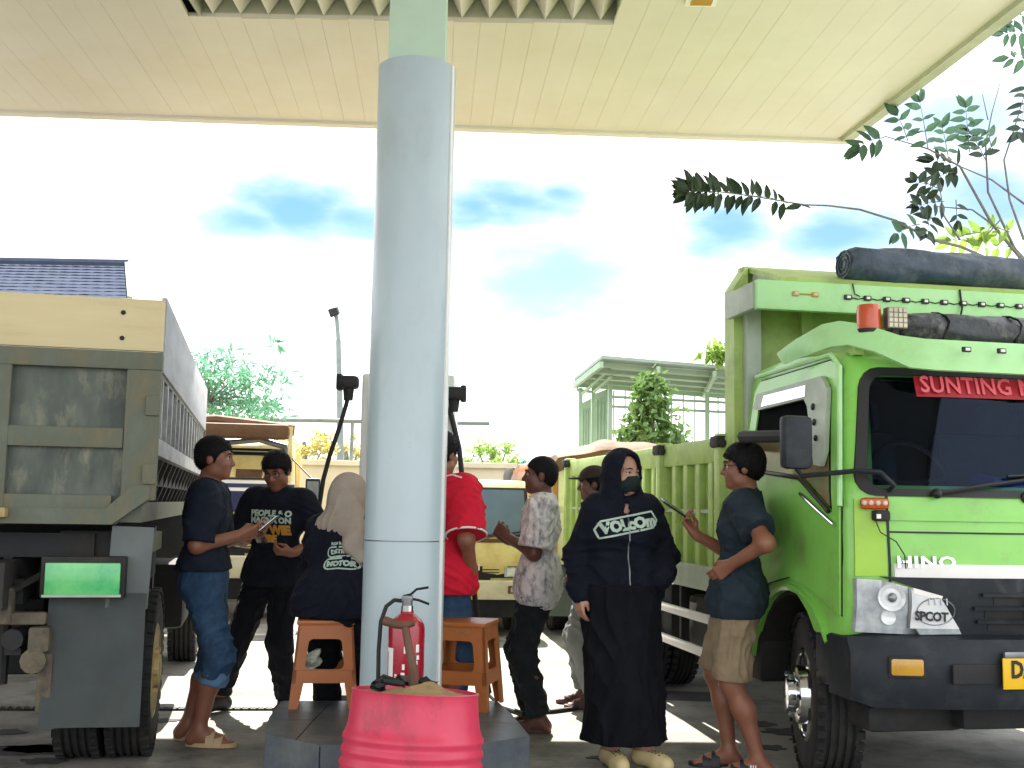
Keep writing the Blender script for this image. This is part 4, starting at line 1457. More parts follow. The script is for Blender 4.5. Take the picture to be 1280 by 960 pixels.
        m = MB(); m.plate(pane, [], side(.013), side(.009)); m.build('window_pane', mat('green_pane', lin('#6f8a63'), lin('#8a6a4a'), rough=.15, ns=6, coat=.3, dirt=lin('#8f5a48'), ds=7, da=.5, dth=.6), door)
        dfl = [(.37, 1.93), (.45, 2.0), (1.25, 1.985), (1.285, 1.90), (1.20, 1.89), (.62, 1.90), (.57, 1.86), (.42, 1.56), (.35, 1.55), (.32, 1.62)]
        m = MB(); m.plate(dfl, [], side(.045), side(.02)); df = m.build('window_deflector', K['post'], door)
        pl_ = side(.05)
        for yy, zz, r_ in ((.49, 1.85, .018), (.455, 1.77, .018), (.42, 1.69, .016)):
            m = MB(); m.ball(pl_(yy, zz), (.008, r_, r_), 10)
            m.build('deflector_hole', K['seal'], df)
        m = MB(); m.plate([(.60, 1.91), (1.16, 1.905), (1.14, 1.965), (.61, 1.97)], [], side(.049), side(.044)); m.build('chrome_patch', K['chrome'], df)
        m = MB(); q = side(.03)
        m.tube([q(.27, 1.335), q(.60, 1.50), q(1.30, 1.56)], .012); m.build('window_trim', K['seal'], door)
        m = MB(); m.tube([q(.22, 1.275), q(.40, 1.345), q(.58, 1.42)], .008); m.build('waist_trim', K['chrome'], door)
        m = MB(); m.box(q(1.2, 1.30), (.03, .16, .04), bev=.012); m.build('handle', K['black'], door)
        # drip gutter over the door
        m = MB(); m.tube([q(.155, 1.36), q(.29, 2.03), q(.40, 2.10), q(1.33, 2.09)], .013); m.build('roof_gutter', K['green_pale'], root)
    # mirror and arms (left of picture), grey bracket behind
    for s in (-1, 1):
        c = loc(995, 553, 5.22) if s < 0 else None
        if c is None:
            c = loc(995, 553, 5.22); c.x = -c.x
        m = MB()
        m.box(c, (.150, .07, .25), Euler((0, 0, s * rad(-8))).to_matrix(), bev=.028); mi = m.build('mirror', K['black'], root)
        m = MB(); m.box(c + Vector((0, .037, 0)), (.125, .006, .215), Euler((0, 0, s * rad(-8))).to_matrix()); m.build('mirror_glass', K['chrome'], mi)
        a0 = c + Vector((0, 0, -.12))
        m = MB(); m.tube([a0, a0 + Vector((-s * .03, -.0, -.035)), Vector((s * .96, fy(.9, 1.4) - .03, c.z - .13)), Vector((s * .86, fy(.86, 1.4) - .045, c.z - .135)), Vector((s * .80, fy(.80, 1.4) - .04, 1.46)), Vector((s * .80, fy(.80, 1.42) + .01, 1.43))], .012)
        m.build('mirror_arm', K['black'], root)
        m = MB()
        m.tube([c + Vector((s * -.0, .02, .03)), c + Vector((s * .08, .45, .05)), Vector((s * .93, 1.40, c.z + .05))], .03, 8); m.build('mirror_bracket', K['dark'], root)
        # marker with four round lamps under the arm
        if s < 0:
            p = front(.04)(-.885, 1.375)
            m = MB(); m.box(p, (.125, .03, .052), Euler((0, 0, rad(-25))).to_matrix(), bev=.018); mk = m.build('marker_lamp', K['orange'], root)
            for k in range(4):
                q = p + Euler((0, 0, rad(-25))).to_matrix() @ Vector((-.045 + .03 * k, -.017, .002))
                m = MB(); m.ball(q, (.012, .008, .012), 10); m.build('led_lens', K['cream'], mk)
            m = MB(); m.box(p + Vector((.03, -.0, -.055)), (.075, .05, .05), bev=.014); m.build('lamp_housing', K['dark'], root)
            m = MB(); m.box(p + Vector((.005, -.027, -.058)), (.02, .006, .02)); m.build('housing_lens', K['white'], root)
            m = MB(); w0 = p + Vector((.0, 0, -.07)); m.tube([w0, w0 + Vector((.01, -.03, -.06)), w0 + Vector((.07, -.06, -.10)), w0 + Vector((.11, -.06, -.16)), w0 + Vector((.12, -.05, -.22))], .003, 5); m.build('loose_wire', K['seal'], root)
    # wipers
    for x0, x1, z1 in ((-.60, .12, 1.535), (.08, .72, 1.53)):
        m = MB(); a = front(.03)(x0, 1.425); m.ball(a, .024, 10)
        m.tube([a, front(.04)((x0 + x1) / 2 - .1, 1.47), front(.04)(x1, z1)], .009, 6)
        b0 = front(.03)(x1 - .36, z1 - .025); m.tube([b0, front(.03)(x1, z1), front(.03)(x1 + .2, z1 + .005)], .007, 6)
        m.build('wiper', K['seal'], root)
    m = MB(); m.ball(front(.012)(-.16, 1.415), (.022, .014, .026), 10); m.build('washer_jet', K['seal'], root)
    # visor over the windscreen
    pth = [(-.99, .80, 2.10, 2.17), (-.97, .62, 2.12, 2.215), (-.92, .42, 2.145, 2.265), (-.87, .33, 2.145, 2.27), (-.79, .22, 2.10, 2.24), (-.67, .115, 2.015, 2.175), (-.55, .09, 2.005, 2.16), (0, .05, 1.995, 2.15)]
    pth = pth + [(-x, y, a, b) for x, y, a, b in reversed(pth[:-1])]
    m = MB()
    m.loft([[Vector((x, y, a)), Vector((x, y + .012, a - .004)), Vector((x, y + .10, b - .005)), Vector((x, y + .085, b + .004))] for x, y, a, b in pth])
    m.build('roof_visor', K['green_pale'], root, 40)
    m = MB()
    for x, y, z in ((-.8, .6, 2.13), (.8, .6, 2.13), (-.5, .5, 2.14), (.5, .5, 2.14)):
        m.box((x, y, z), (.05, .5, .06))
    m.box((0, .42, 2.13), (1.5, .06, .05)); m.build('visor_bracket', K['green2'], root)
    for x in (-.40, -.22, -.05, .2, .4):
        m = MB(); m.box((x, .068 + .02 * abs(x), 2.105), (.045, .016, .026), bev=.006); mm = m.build('marker_lamp', K['seal'], root)
        m = MB(); m.box((x, .057 + .02 * abs(x), 2.105), (.022, .008, .013)); m.build('led_lens', K['white'], mm)
    # beacon and light block on the roof
    bc = loc(1086, 402, 5.42)
    m = MB(); m.lathe([(.062, -.05), (.06, -.03), (.058, .045), (.054, .07), (.001, .072)], Matrix.Translation(bc + Vector((0, 0, .01))), 24); bo = m.build('beacon', K['orange'], root)
    m = MB(); m.lathe([(.066, 0), (.066, .02), (.001, .02)], Matrix.Translation(bc + Vector((0, 0, -.06))), 24); m.build('beacon_base', K['dark'], bo)
    lc = loc(1119, 398, 5.40)
    m = MB(); m.box(lc, (.105, .05, .105), bev=.008); lb = m.build('light_block', K['metal'], root)
    for i in range(4):
        for j in range(4):
            m = MB(); m.box(lc + Vector((-.037 + .0247 * i, -.027, -.037 + .0247 * j)), (.019, .008, .019)); m.build('led_lens', K['cream'], lb)
    m = MB(); m.box(lc + Vector((0, .01, -.075)), (.03, .03, .06)); m.build('light_stand', K['dark'], lb)
    # ---- dump bed
    BX = .975; y0 = 1.62; y1 = 5.85; zb, zt = .83, 1.76
    inner = K['green2']
    m = MB(); m.box((0, (y0 + y1) / 2, zb + .06), (2 * BX - .16, y1 - y0 - .04, .08)); m.build('bed_floor', inner, root)
    HZ = 2.79
    hb = MB()
    hb.box((0, y0 + .02, (zb + HZ) / 2), (2 * BX - .14, .04, HZ - zb)); hb.build('headboard', inner, root)
    m = MB()
    for z in (1.0, 1.5, 2.12):
        m.box((0, y0 - .02, z), (2 * BX - .18, .05, .075), bev=.008)
    for x in (-.5, 0, .5): m.box((x, y0 - .025, (zb + HZ) / 2), (.07, .05, HZ - zb - .1))
    m.build('headboard_brace', inner, root)
    for s in (-1, 1):
        m = MB(); m.prism([(s * (BX + .0), zb), (s * (BX + .0), HZ - .14), (s * (BX - .09), HZ), (s * (BX - .09), zb)] if s > 0 else [(-BX + .09, zb), (-BX + .09, HZ), (-BX, HZ - .14), (-BX, zb)],
                          lambda u, v: Vector((u, y0 - .07, v)), lambda u, v: Vector((u, y0 + .08, v)))
        m.build('headboard_post', K['green2'], root, 25)
        m = MB(); m.box((s * (BX - .10), y0 - .10, (zb + HZ - .12) / 2), (.09, .07, HZ - .12 - zb), bev=.006); m.build('inner_post', K['post'], root)
    # overhang above the cab
    ya = 1.10
    m = MB(); m.bar((0, y0 + .05, HZ + .005), (0, ya, 2.62), 2 * BX - .2, .03); m.build('cab_guard', K['green2'], root)
    for s in (-1, 1):
        m = MB(); m.bar((s * (BX - .14), y0 - .08, HZ - .09), (s * (BX - .14), ya + .03, 2.55), .06, .11, bev=.008); m.build('guard_side', K['post'], root)
    m = MB(); m.box((0, ya, 2.525), (2 * BX + .10, .05, .165), bev=.008); bar = m.build('light_bar', K['green_pale'], root)
    m = MB(); m.box((-BX - .045, ya + .22, 2.525), (.035, .40, .15), bev=.006); m.build('bar_end', K['post'], root)
    for i, x in enumerate((-.80, -.685)):
        m = MB(); m.box((x, ya - .03, 2.535), (.04, .012, .028), bev=.005); mm = m.build('marker_lamp', K['amber'], bar)
        m = MB(); m.box((x, ya - .037, 2.535), (.022, .008, .014)); m.build('led_lens', K['cream'], mm)
    m = MB(); m.tube([(-.78, ya - .03, 2.535), (-.705, ya - .03, 2.535)], .004, 5); m.build('lamp_wire', K['amber'], bar); m = MB()
    for i in range(10):
        x = -.49 + i * .118
        n = MB(); n.box((x, ya - .032, 2.53), (.045, .014, .03), bev=.006); mm = n.build('marker_lamp', K['seal'], bar)
        n = MB(); n.box((x, ya - .042, 2.53), (.02, .008, .014)); n.build('led_lens', K['white'], mm)
        n = MB(); n.tube([(x + .02, ya - .03, 2.53), (x + .06, ya - .032, 2.522), (x + .1, ya - .03, 2.53)], .003, 5); n.build('lamp_wire', K['seal'], bar)
    m.tube([(-.46, ya - .03, 2.61), (-.45, ya - .035, 2.55), (-.42, ya - .04, 2.535)], .004, 5)
    m.build('lamp_wire', K['seal'], bar); m = MB(); m.tube([(.20, ya - .03, 2.61), (.205, ya - .04, 2.50), (.19, ya - .05, 2.46)], .006, 5)
    m.build('lamp_wire', K['seal'], bar)
    # sides: plate, rails, posts, each rib
    for s in (-1, 1):
        m = MB(); m.box((s * (BX - .05), (y0 + y1) / 2, (zb + zt) / 2), (.02, y1 - y0, zt - zb - .02)); m.build('side_plate', inner, root)
        m = MB(); m.box((s * (BX - .025), (y0 + y1) / 2, zt - .065), (.07, y1 - y0, .15), bev=.01); m.build('top_rail', inner, root)
        m = MB(); m.box((s * (BX - .02), (y0 + y1) / 2, zb + .075), (.075, y1 - y0, .15), bev=.01); m.build('bottom_rail', K['post'], root)
        m = MB(); m.box((s * (BX - .012), (y0 + y1) / 2, 1.32), (.014, y1 - y0, .022)); m.build('waist_rail', K['post'], root)
        for yy in (y0 + .12, y0 + 1.28, y0 + 2.55, y1 - .06):
            m = MB(); m.box((s * (BX - .01), yy, (zb + zt) / 2 + .02), (.10, .09, zt - zb + .02), bev=.01); m.build('bed_post', inner, root)
            m = MB(); m.box((s * (BX + .03), yy, zt - .02), (.06, .13, .07), bev=.012); m.cyl((s * (BX + .03), yy - .09, zt - .03), (s * (BX + .03), yy + .09, zt - .03), .022, seg=10)
            m.build('hinge', K['dark'], root)
        yy = y0 + .33
        while yy < y1 - .1:
            m = MB(); m.box((s * (BX - .022), yy, (zb + zt) / 2 + .01), (.05, .075, zt - zb - .2), bev=.008); m.build('side_rib', inner, root)
            yy += .235
        m = MB()
        for zz in (.45, .66):
            m.bar((s * .98, 1.95, zz), (s * .98, 3.15, zz), .03, .055, bev=.006)
            g = m.build('guard_rail', K['white'], root); m = MB()
        m = MB()
        for yy in (2.0, 2.55, 3.1): m.box((s * .95, yy, .62), (.03, .04, .42))
        m.box((s * .7, 2.3, .60), (.4, .6, .34), bev=.05); m.box((s * .78, 3.0, .62), (.3, .3, .4), bev=.03)
        m.build('guard_bracket', K['dark'], root)
        m = MB(); m.box((s * .80, 4.25, .55), (.5, .015, .6)); m.build('mudflap', K['flap'], root)
    m = MB(); m.box((0, y1 + .02, (zb + zt) / 2), (2 * BX, .05, zt - zb)); m.build('bed_tailgate', inner, root)
    m = MB(); m.box((-.62, 1.56, 1.42), (.5, .1, .5), bev=.04); m.build('air_box', K['dark'], root)
    m = MB(); m.box((-BX + .05, y0 - .16, 1.28), (.05, .14, .52), bev=.02); m.build('hanging_rag', mat('rag_maroon', lin('#7a3a44'), lin('#63303a'), rough=.9), root)
    # tarpaulin rolls resting on the guard and on the roof
    def roll(name, a, b, r, m_, label, seed):
        rr = random.Random(seed)
        a, b = Vector(a), Vector(b)
        rings = []; n = 40
        for i in range(n + 1):
            p = a.lerp(b, i / n)
            ring = []
            for k in range(18):
                t = 2 * math.pi * k / 18
                q = r * (1 + .07 * math.sin(3 * t + i * .21) + .06 * math.sin(5 * t - i * .5 + seed) + rr.uniform(-.02, .02))
                if i in (0, n): q *= .86
                ring.append(p + Vector((rr.uniform(-.01, .01) if i in (0, n) else 0, q * math.cos(t) * 1.1, q * math.sin(t) * .92)))
            rings.append(ring)
        mb = MB(); mb.loft(rings)
        for i in (0, n):
            # visible folded layers at the ends
            e = a if i == 0 else b; sg = -1 if i == 0 else 1
            for q in (.3, .55, .78):
                mb.tube([e + Vector((sg * .006, r * q * math.cos(t), r * q * math.sin(t) * .9)) for t in [2 * math.pi * k / 14 for k in range(15)]], .006, 5)
        M4 = Matrix.Translation(o) @ Matrix.Rotation(PH, 4, 'Z')
        mb.bm.transform(M4)
        c = M4 @ ((a + b) / 2) - Vector((0, 0, r))
        mb.bm.transform(Matrix.Translation(-c))
        ob = mb.build(name, m_, None, 60); ob.location = c
        tag(ob, label, 'tarpaulin')
        return ob, c, M4
    L = loc(1073, 325, 6.12)
    roll('tarpaulin_roll', (L.x, 1.16, 2.735), (1.1, 1.16, 2.735), .112, K['tarp_blue'], 'thick slate blue rolled tarpaulin lying on top of the green truck guard above its lamps', 3)
    L2 = loc(1134, 403, 5.5)
    ob, c, M4 = roll('tarpaulin_roll', (L2.x, .50, 2.255), (.95, .50, 2.255), .098, K['tarp_black'], 'thin black rolled tarpaulin strapped along the green cab roof behind the visor', 8)
    st = MB()
    for x in (-.3, .1, .5):
        pts = [M4 @ Vector((x + .02 * math.sin(t * 3), .50 + .112 * math.cos(t), 2.255 + .098 * math.sin(t))) - c for t in [2 * math.pi * k / 16 for k in range(17)]]
        st.tube(pts, .006, 5)
    st.build('tie_rope', K['seal'], ob)
    return root
GREEN = build_green_truck()

# ------------------------------------------------------------------ dark dump truck seen from behind
PL = rad(12.7)
def build_left_truck():
    o = at(191, 700, 5.6); o.z = 0
    root = empty('dump_truck', o, PL, 'weathered dark dump truck seen from behind with a cream board on its tailgate', 'dump truck', 'trucks queuing at the pumps')
    BW = 2.1
    LEN = 4.9
    tg = K['tailgate']
    # tailgate: frame bars and recessed panels
    z0, z1 = 1.21, 2.07
    pl = MB(); pl.prism([(-.19, z0), (-.03, z0 + .12), (-.03, z1 - .02), (-BW + .03, z1 - .02), (-BW + .03, z0 + .12), (-BW + .19, z0)], lambda u, v: Vector((u, .06, v)), lambda u, v: Vector((u, .035, v)))
    gate = pl.build('tailgate', K['tail_panel'], root, 20)
    fr = lambda c, s, n='tailgate_rail': MB().box(c, s, bev=.006).build(n, tg, gate)
    # outer top rail, corner post, ribs and cross rails
    fr((-BW / 2, .012, z1 - .045), (BW, .06, .09))
    fr((-.085, .012, (z0 + .12 + z1 - .09) / 2), (.165, .055, z1 - .09 - z0 - .12))
    fr((-BW + .085, .012, (z0 + .12 + z1 - .09) / 2), (.165, .055, z1 - .09 - z0 - .12))
    for cx in (-.755, -1.40): fr((cx, .014, (z0 + z1) / 2), (.105, .052, z1 - z0 - .12), 'tailgate_rib')
    fr((-BW / 2, .016, 1.635), (BW - .34, .046, .10))
    fr((-BW / 2, .016, 1.315), (BW - .42, .046, .075))
    # bottom sill with cut corners
    b = MB(); b.prism([(-.20, z0), (-.03, z0 + .13), (-.03, z0 + .19), (-.115, z0 + .19), (-.235, z0 + .075), (-BW + .235, z0 + .075), (-BW + .115, z0 + .19), (-BW + .03, z0 + .19), (-BW + .03, z0 + .13), (-BW + .20, z0)],
                      lambda u, v: Vector((u, -.022, v)), lambda u, v: Vector((u, .05, v)))
    b.build('tailgate_sill', tg, gate, 20)
    for z in (1.46, 1.80):
        m = MB(); m.box((-.035, -.018, z), (.07, .03, .10), bev=.008); m.build('latch', tg, gate)
    m = MB(); m.box((-.72, -.05, 1.262), (.09, .08, .05), bev=.012); m.box((-.80, -.05, 1.262), (.12, .06, .04)); m.build('gate_hook', K['yellow_rim'], gate)
    # wooden extension boards
    m = MB(); m.box((-BW / 2, .045, (z1 + 2.345) / 2 + .004), (BW - .01, .035, 2.345 - z1 - .012), bev=.003); cb = m.build('board', K['cream_board'], root)
    cb['label'] = 'cream board above the tailgate'
    for px, pz in ((-.205, 2.27), (-.205, 2.14), (-1.0, 2.27), (-1.0, 2.14)):
        m = MB(); m.cyl((px, .03, pz), (px, .022, pz), .012, seg=10); m.build('bolt', K['dark'], cb)
    m = MB(); m.box((-.012, LEN / 2 + .06, 2.17), (.026, LEN, .385), bev=.003); sb = m.build('board', K['shaded_white_board'], root); sb['label'] = 'long white side board with shade painted in'
    m = MB(); m.box((-BW + .012, LEN / 2 + .06, 2.17), (.026, LEN, .385)); m.build('board', K['shaded_white_board'], root)
    # bed side: dark wall, worn white ribs, rails
    for s, X in ((1, -.0), (-1, -BW)):
        m = MB(); m.box((X - s * .075, LEN / 2 + .05, 1.72), (.03, LEN, .62)); m.build('side_wall', K['dark'], root)
        m = MB(); m.box((X - s * .035, LEN / 2 + .05, 1.99), (.05, LEN, .07)); m.build('top_rail', tg, root)
        m = MB(); m.box((X - s * .03, LEN / 2 + .05, 1.60), (.05, LEN, .085)); m.build('mid_rail', K['rib'], root)
        m = MB(); m.box((X - s * .12, LEN / 2 + .05, 1.27), (.10, LEN, .10)); m.build('floor_rail', tg, root)
        m = MB(); m.prism([(X - s * .06, 1.56), (X - s * .17, 1.26), (X - s * .20, 1.26), (X - s * .09, 1.56)], lambda u, v: Vector((u, .1, v)), lambda u, v: Vector((u, LEN, v))); m.build('lower_wall', K['dark'], root, 0)
        k = 0; y = .18
        while y < LEN:
            m = MB(); m.box((X - s * .03, y, 1.80), (.05, .055, .31), bev=.004); m.build('side_rib', K['rib'], root)
            m = MB(); m.bar((X - s * .035, y, 1.55), (X - s * .14, y, 1.27), .05, .05); m.build('lower_rib', K['dark'], root)
            y += .34
    m = MB(); m.box((-BW / 2, LEN / 2, 1.25), (BW - .4, LEN - .1, .06)); m.build('bed_floor', tg, root)
    m = MB(); m.box((-BW / 2, LEN + .05, 1.8), (BW, .06, 1.1)); m.build('headboard', tg, root)
    # chassis
    ch = MB()
    for x in (-.68, -1.42): ch.box((x, 2.6, .92), (.08, 5.6, .22))
    ch.box((-BW / 2, .30, 1.10), (1.5, .25, .12)); ch.box((-BW / 2, .12, .88), (.9, .12, .12))
    ch.box((-BW / 2, .55, .50), (1.5, .16, .16), bev=.04)
    ch.ball((-BW / 2, .55, .50), (.23, .2, .22), 16)
    for x in (-.62, -1.48):
        for i in range(5): ch.bar((x, .0 + .05 * i, .60 + .035 * i), (x, 1.2 - .05 * i, .60 + .035 * i), .075, .03)
        ch.box((x, .5, .66), (.11, .14, .3))
        ch.cyl((x, -.03, .66), (x, .12, .66), .05, seg=12)
    for x, y in ((-.70, .2), (-.88, .3), (-1.2, .2)): ch.cyl((x, y, .42), (x, y, 1.05), .028, seg=8)
    ch.tube([(-.9, .1, .95), (-.75, .02, .85), (-.62, .0, .9), (-.45, .05, 1.0)], .018, 6)
    ch.box((-.25, .35, 1.05), (.45, .3, .25), bev=.02)
    ch.box((-BW / 2, 1.3, .80), (1.9, .1, .75)); ch.box((-.62, .9, .75), (.5, .5, .5), bev=.05)  # cross plate and box added to close off bright gaps under the bed
    ch.build('chassis', K['dark'], root)
    # rusty shackle pieces in the light
    m = MB(); m.box((-.68, -.02, .82), (.11, .10, .17), bev=.01); m.box((-.58, -.02, .76), (.22, .06, .06), bev=.015); m.box((-.50, .0, .66), (.10, .09, .12), bev=.02); m.cyl((-.52, -.04, .56), (-.52, .08, .56), .06, seg=12); m.box((-.47, .02, .45), (.07, .06, .28), bev=.015)
    m.build('spring_shackle', mat('rusty_dark', lin('#5b564a'), lin('#3f3b34'), rough=.85, ns=9, dirt=lin('#8a7c60'), ds=6, da=.5), root)
    # lamp housing, mudflap
    m = MB(); m.box((-.315, -.005, .955), (.39, .08, .20), bev=.01); lm = m.build('lamp_housing', K['dark'], root)
    m = MB(); m.box((-.315, -.052, .948), (.345, .02, .155), bev=.008); m.build('tail_lamp', K['green_lens'], lm)
    m = MB(); m.box((-.315, -.055, .868), (.36, .03, .012)); m.build('lamp_lip', K['post'], lm)
    m = MB()
    m.grid(lambda u, v: Vector((-.475 + .45 * u + .012 * (1 - v) * (u - .5), .03 - .07 * (1 - v) ** 2 + .01 * math.sin(u * 5), .245 + .63 * v)), 8, 8)
    bmesh.ops.solidify(m.bm, geom=m.bm.faces[:], thickness=.012)
    m.build('mudflap', K['flap'], root)
    m = MB(); m.box((-.11, .04, 1.0), (.20, .02, .40), Euler((0, rad(2), 0)).to_matrix(), bev=.004); m.build('flap_bracket', K['flap'], root)
    m = MB(); m.box((-.02, .3, 1.12), (.03, .5, .09)); m.build('side_bracket', tg, root)
    # wheels
    for X, out in ((-.10, 1), (-.345, -1), (-BW + .345, 1), (-BW + .10, -1)):
        make_wheel(root, X, .52, .43, .43, .215, out, K['yellow_rim'])
    make_wheel(root, -.06, 4.1, .43, .43, .22, 1, K['yellow_rim'], front=True)
    make_wheel(root, -BW + .06, 4.1, .43, .43, .22, -1, K['yellow_rim'], front=True)
    # side fuel tank and bracket silhouettes ahead of the rear wheels
    m = MB(); m.box((-.12, 2.1, .72), (.36, .7, .42), bev=.05); m.build('fuel_tank', K['dark'], root)
    # its cab, far ahead
    m = MB(); m.box((-BW / 2, 5.75, 1.35), (1.95, 1.35, 1.3), bev=.12); m.build('cab', K['dark'], root)
    return root
LEFT = build_left_truck()

# ------------------------------------------------------------------ background trucks facing the viewer
def build_small_truck(o, ph, sc, label, body, bumper, glass, extras=None):
    root = empty('parked_truck', o, ph, label, 'truck', 'trucks queuing at the pumps')
    root.scale = sc
    W = .95
    prof = [(.02, .62), (.0, .8), (.0, 1.05), (.03, 1.25), (.34, 1.92), (.45, 2.0), (1.3, 2.02), (1.42, 1.95), (1.45, .7), (1.2, .66), (1.1, .86), (.75, .98), (.4, .86), (.3, .66)]
    m = MB(); rings = []
    for u in (-1, -.97, -.85, -.5, 0, .5, .85, .97, 1):
        rd = .04 if abs(u) == 1 else (.008 if abs(u) == .97 else 0)
        rings.append([Vector((u * W * (1 - .06 * max(0, z - 1.2)), y + .06 * abs(u) ** 3 * max(0, 1 - y) + rd * (1 if y < .6 else -1 if y > 1.3 else 0), z - (rd if z > 1.9 else 0))) for y, z in prof])
    m.loft(rings); m.build('cab', body, root)
    def fz(x, z, off):
        t = (z - 1.25) / .67 if z > 1.25 else 0
        y = .03 + .31 * t if z > 1.25 else .02
        return Vector((x, y + .06 * abs(x / W) ** 3 - off, z))
    def pl(name, x0, x1, za, zb, mm, off, th, parent=root):
        b = MB()
        n = 8
        b.loft([[fz(x0 + (x1 - x0) * i / n, za, off), fz(x0 + (x1 - x0) * i / n, zb, off), fz(x0 + (x1 - x0) * i / n, zb, off + th), fz(x0 + (x1 - x0) * i / n, za, off + th)] for i in range(n + 1)])
        return b.build(name, mm, parent)
    pl('windscreen_seal', -.86, .86, 1.26, 1.90, K['seal'], -.002, .012)
    pl('windscreen', -.82, .82, 1.29, 1.87, glass, .006, .01)
    gr = pl('grille', -.9, .9, .735, .885, K['black'], -.002, .02)
    for z in (.765, .80, .835):
        pl('grille_slat', -.5, .5, z, z + .012, K['dark'], .018, .008, gr)
    pl('vent_strip', -.80, .80, 1.185, 1.235, K['tarp_brown'], .0, .006)
    for s in (-1, 1):
        a, b = (s * .56, s * .84)
        hl = pl('headlight', min(a, b), max(a, b), .75, .875, K['lens'], .01, .035)
        pl('reflector', min(a, b) + .03, max(a, b) - .1, .765, .86, K['lens_in'], .044, .004, hl)
        ind = pl('indicator', min(s * .86, s * .93), max(s * .86, s * .93), .75, .875, K['amber'], .01, .03)
    b = MB(); b.box((0, -.06, .59), (1.92, .16, .24), bev=.03); bu = b.build('bumper', bumper, root)
    for s in (-1, 1):
        b = MB(); b.box((s * .68, -.145, .60), (.19, .02, .10), bev=.01); b.build('fog_lamp_surround', K['tarp_brown'], bu)
        b = MB(); b.box((s * .68, -.155, .60), (.13, .02, .06), bev=.01); b.build('fog_lamp', K['cream'], bu)
    b = MB(); b.box((.05, -.145, .56), (.40, .012, .12)); b.build('number_plate', K['plate'], bu)
    b = MB(); b.box((0, .1, .36), (1.5, .1, .26), bev=.03); b.box((0, 1.5, .6), (.8, 3, .3)); b.build('chassis', K['dark'], root)
    for s in (-1, 1):
        make_wheel(root, s * .78, .75, .38, .38, .2, s, K['yellow_rim'])
        make_wheel(root, s * .78, 3.2, .38, .38, .2, s, K['yellow_rim'])
        b = MB(); c = Vector((s * 1.14, -.02, 1.42)); b.box(c, (.17, .06, .30), bev=.025); mi = b.build('mirror', K['black'], root)
        b = MB(); b.box(c + Vector((0, -.032, -.01)), (.13, .006, .25)); b.build('mirror_back', K['metal'], mi)
        b = MB(); b.tube([c + Vector((0, 0, -.13)), c + Vector((-s * .1, .02, -.24)), Vector((s * .9, .12, 1.12))], .012); b.tube([c + Vector((0, 0, .13)), Vector((s * .88, .35, 1.8))], .01); b.build('mirror_arm', K['seal'], root)
        b = MB(); b.prism([(.45, 1.25), (.6, 1.8), (1.2, 1.8), (1.25, 1.25)], lambda u, v: Vector((s * (W * (1 - .06 * max(0, v - 1.2)) + .004), u, v)), lambda u, v: Vector((s * (W * (1 - .06 * max(0, v - 1.2)) - .006), u, v))); b.build('side_window', K['glass'], root)
    for s in (-.35, .3):
        b = MB(); b.tube([fz(s, 1.24, .01), fz(s + .12, 1.27, .03), fz(s + .45, 1.33, .03)], .01, 5); b.build('wiper', K['seal'], root)
    if extras: extras(root, pl, fz)
    return root
def bed_box(root, m, x=1.0, y0=1.6, y1=4.6, z0=.8, z1=1.7, rib=.3):
    b = MB(); b.box((0, (y0 + y1) / 2, (z0 + z1) / 2), (2 * x - .06, y1 - y0, z1 - z0)); b.build('bed', m, root)
    k = -x + .15
    while k < x:
        r = MB(); r.box((k, y0 - .02, (z0 + z1) / 2), (.06, .05, z1 - z0)); r.build('bed_rib', m, root); k += .28

def ex_mid(root, pl, fz):
    M = frame(fz(.0, .868, .04), (1, 0, 0), (0, 0, 1))
    text_on('maker_lettering', 'MITSUBISHI', .105, M, K['white'], root, .004, .003, 1.05)
    M = frame(fz(-.52, 1.10, .012), (1, 0, 0), (0, 0, 1))
    bed_box(root, K['ochre'], z1=1.5)
p = gp(545, 803)
build_small_truck((p.x + .15, 11.6, 0), rad(8), (.9, .9, .80), 'small yellow truck with black grille parked behind the man in the red jersey', K['yellow'], K['cream'], K['bluegrey'], ex_mid)

def ex_left(root, pl, fz):
    pl('stripe', -.93, .93, 1.50, 1.535, K['white'], .02, .006)
    pl('stripe', -.93, .93, 1.455, 1.495, K['navy'], .02, .006)
    pl('stripe', -.93, .93, 1.415, 1.45, K['white'], .02, .006)
    pl('dark_panel', -.93, .93, 1.20, 1.41, K['navy'], .02, .006)
    b = MB(); b.box((0, .1, 2.08), (1.7, .3, .16), bev=.05); b.tube([(-.9, .35, 2.15), (0, .3, 2.2), (.9, .35, 2.12)], .07); b.build('roof_roll', K['tarp_brown'], root)
    for x0, x1, z0, z1 in ((.10, .86, 1.545, 1.565), (.10, .86, 1.82, 1.86), (.08, .12, 1.545, 1.84), (.83, .87, 1.545, 1.84)):
        pl('screen_frame', x0, x1, z0, z1, K['seal'], .018, .012)
    pl('cab_box', .25, .55, 1.57, 1.66, K['tarp_brown'], .018, .006)
    b = MB(); b.tube([fz(.0, 1.95, .05), fz(.5, 2.0, .07), fz(.80, 1.93, .06), fz(.86, 1.80, .05)], .035, 8); b.build('chrome_loop', K['metal'], root)
    b = MB(); b.box((.86, .2, 1.7), (.05, .06, .9)); b.build('guard_post', K['yellow'], root)
    bed_box(root, K['yellow'], z1=1.9)
p = at(263, 640, 12.6)
build_small_truck((p.x, 12.6, 0), rad(10), (.98, .98, 1.02), 'yellow truck with white and navy stripes half hidden behind the men on the left', K['yellow'], K['cream'], K['yellow'], ex_left)  # yellow on the windscreen paints in a sunshade reflection

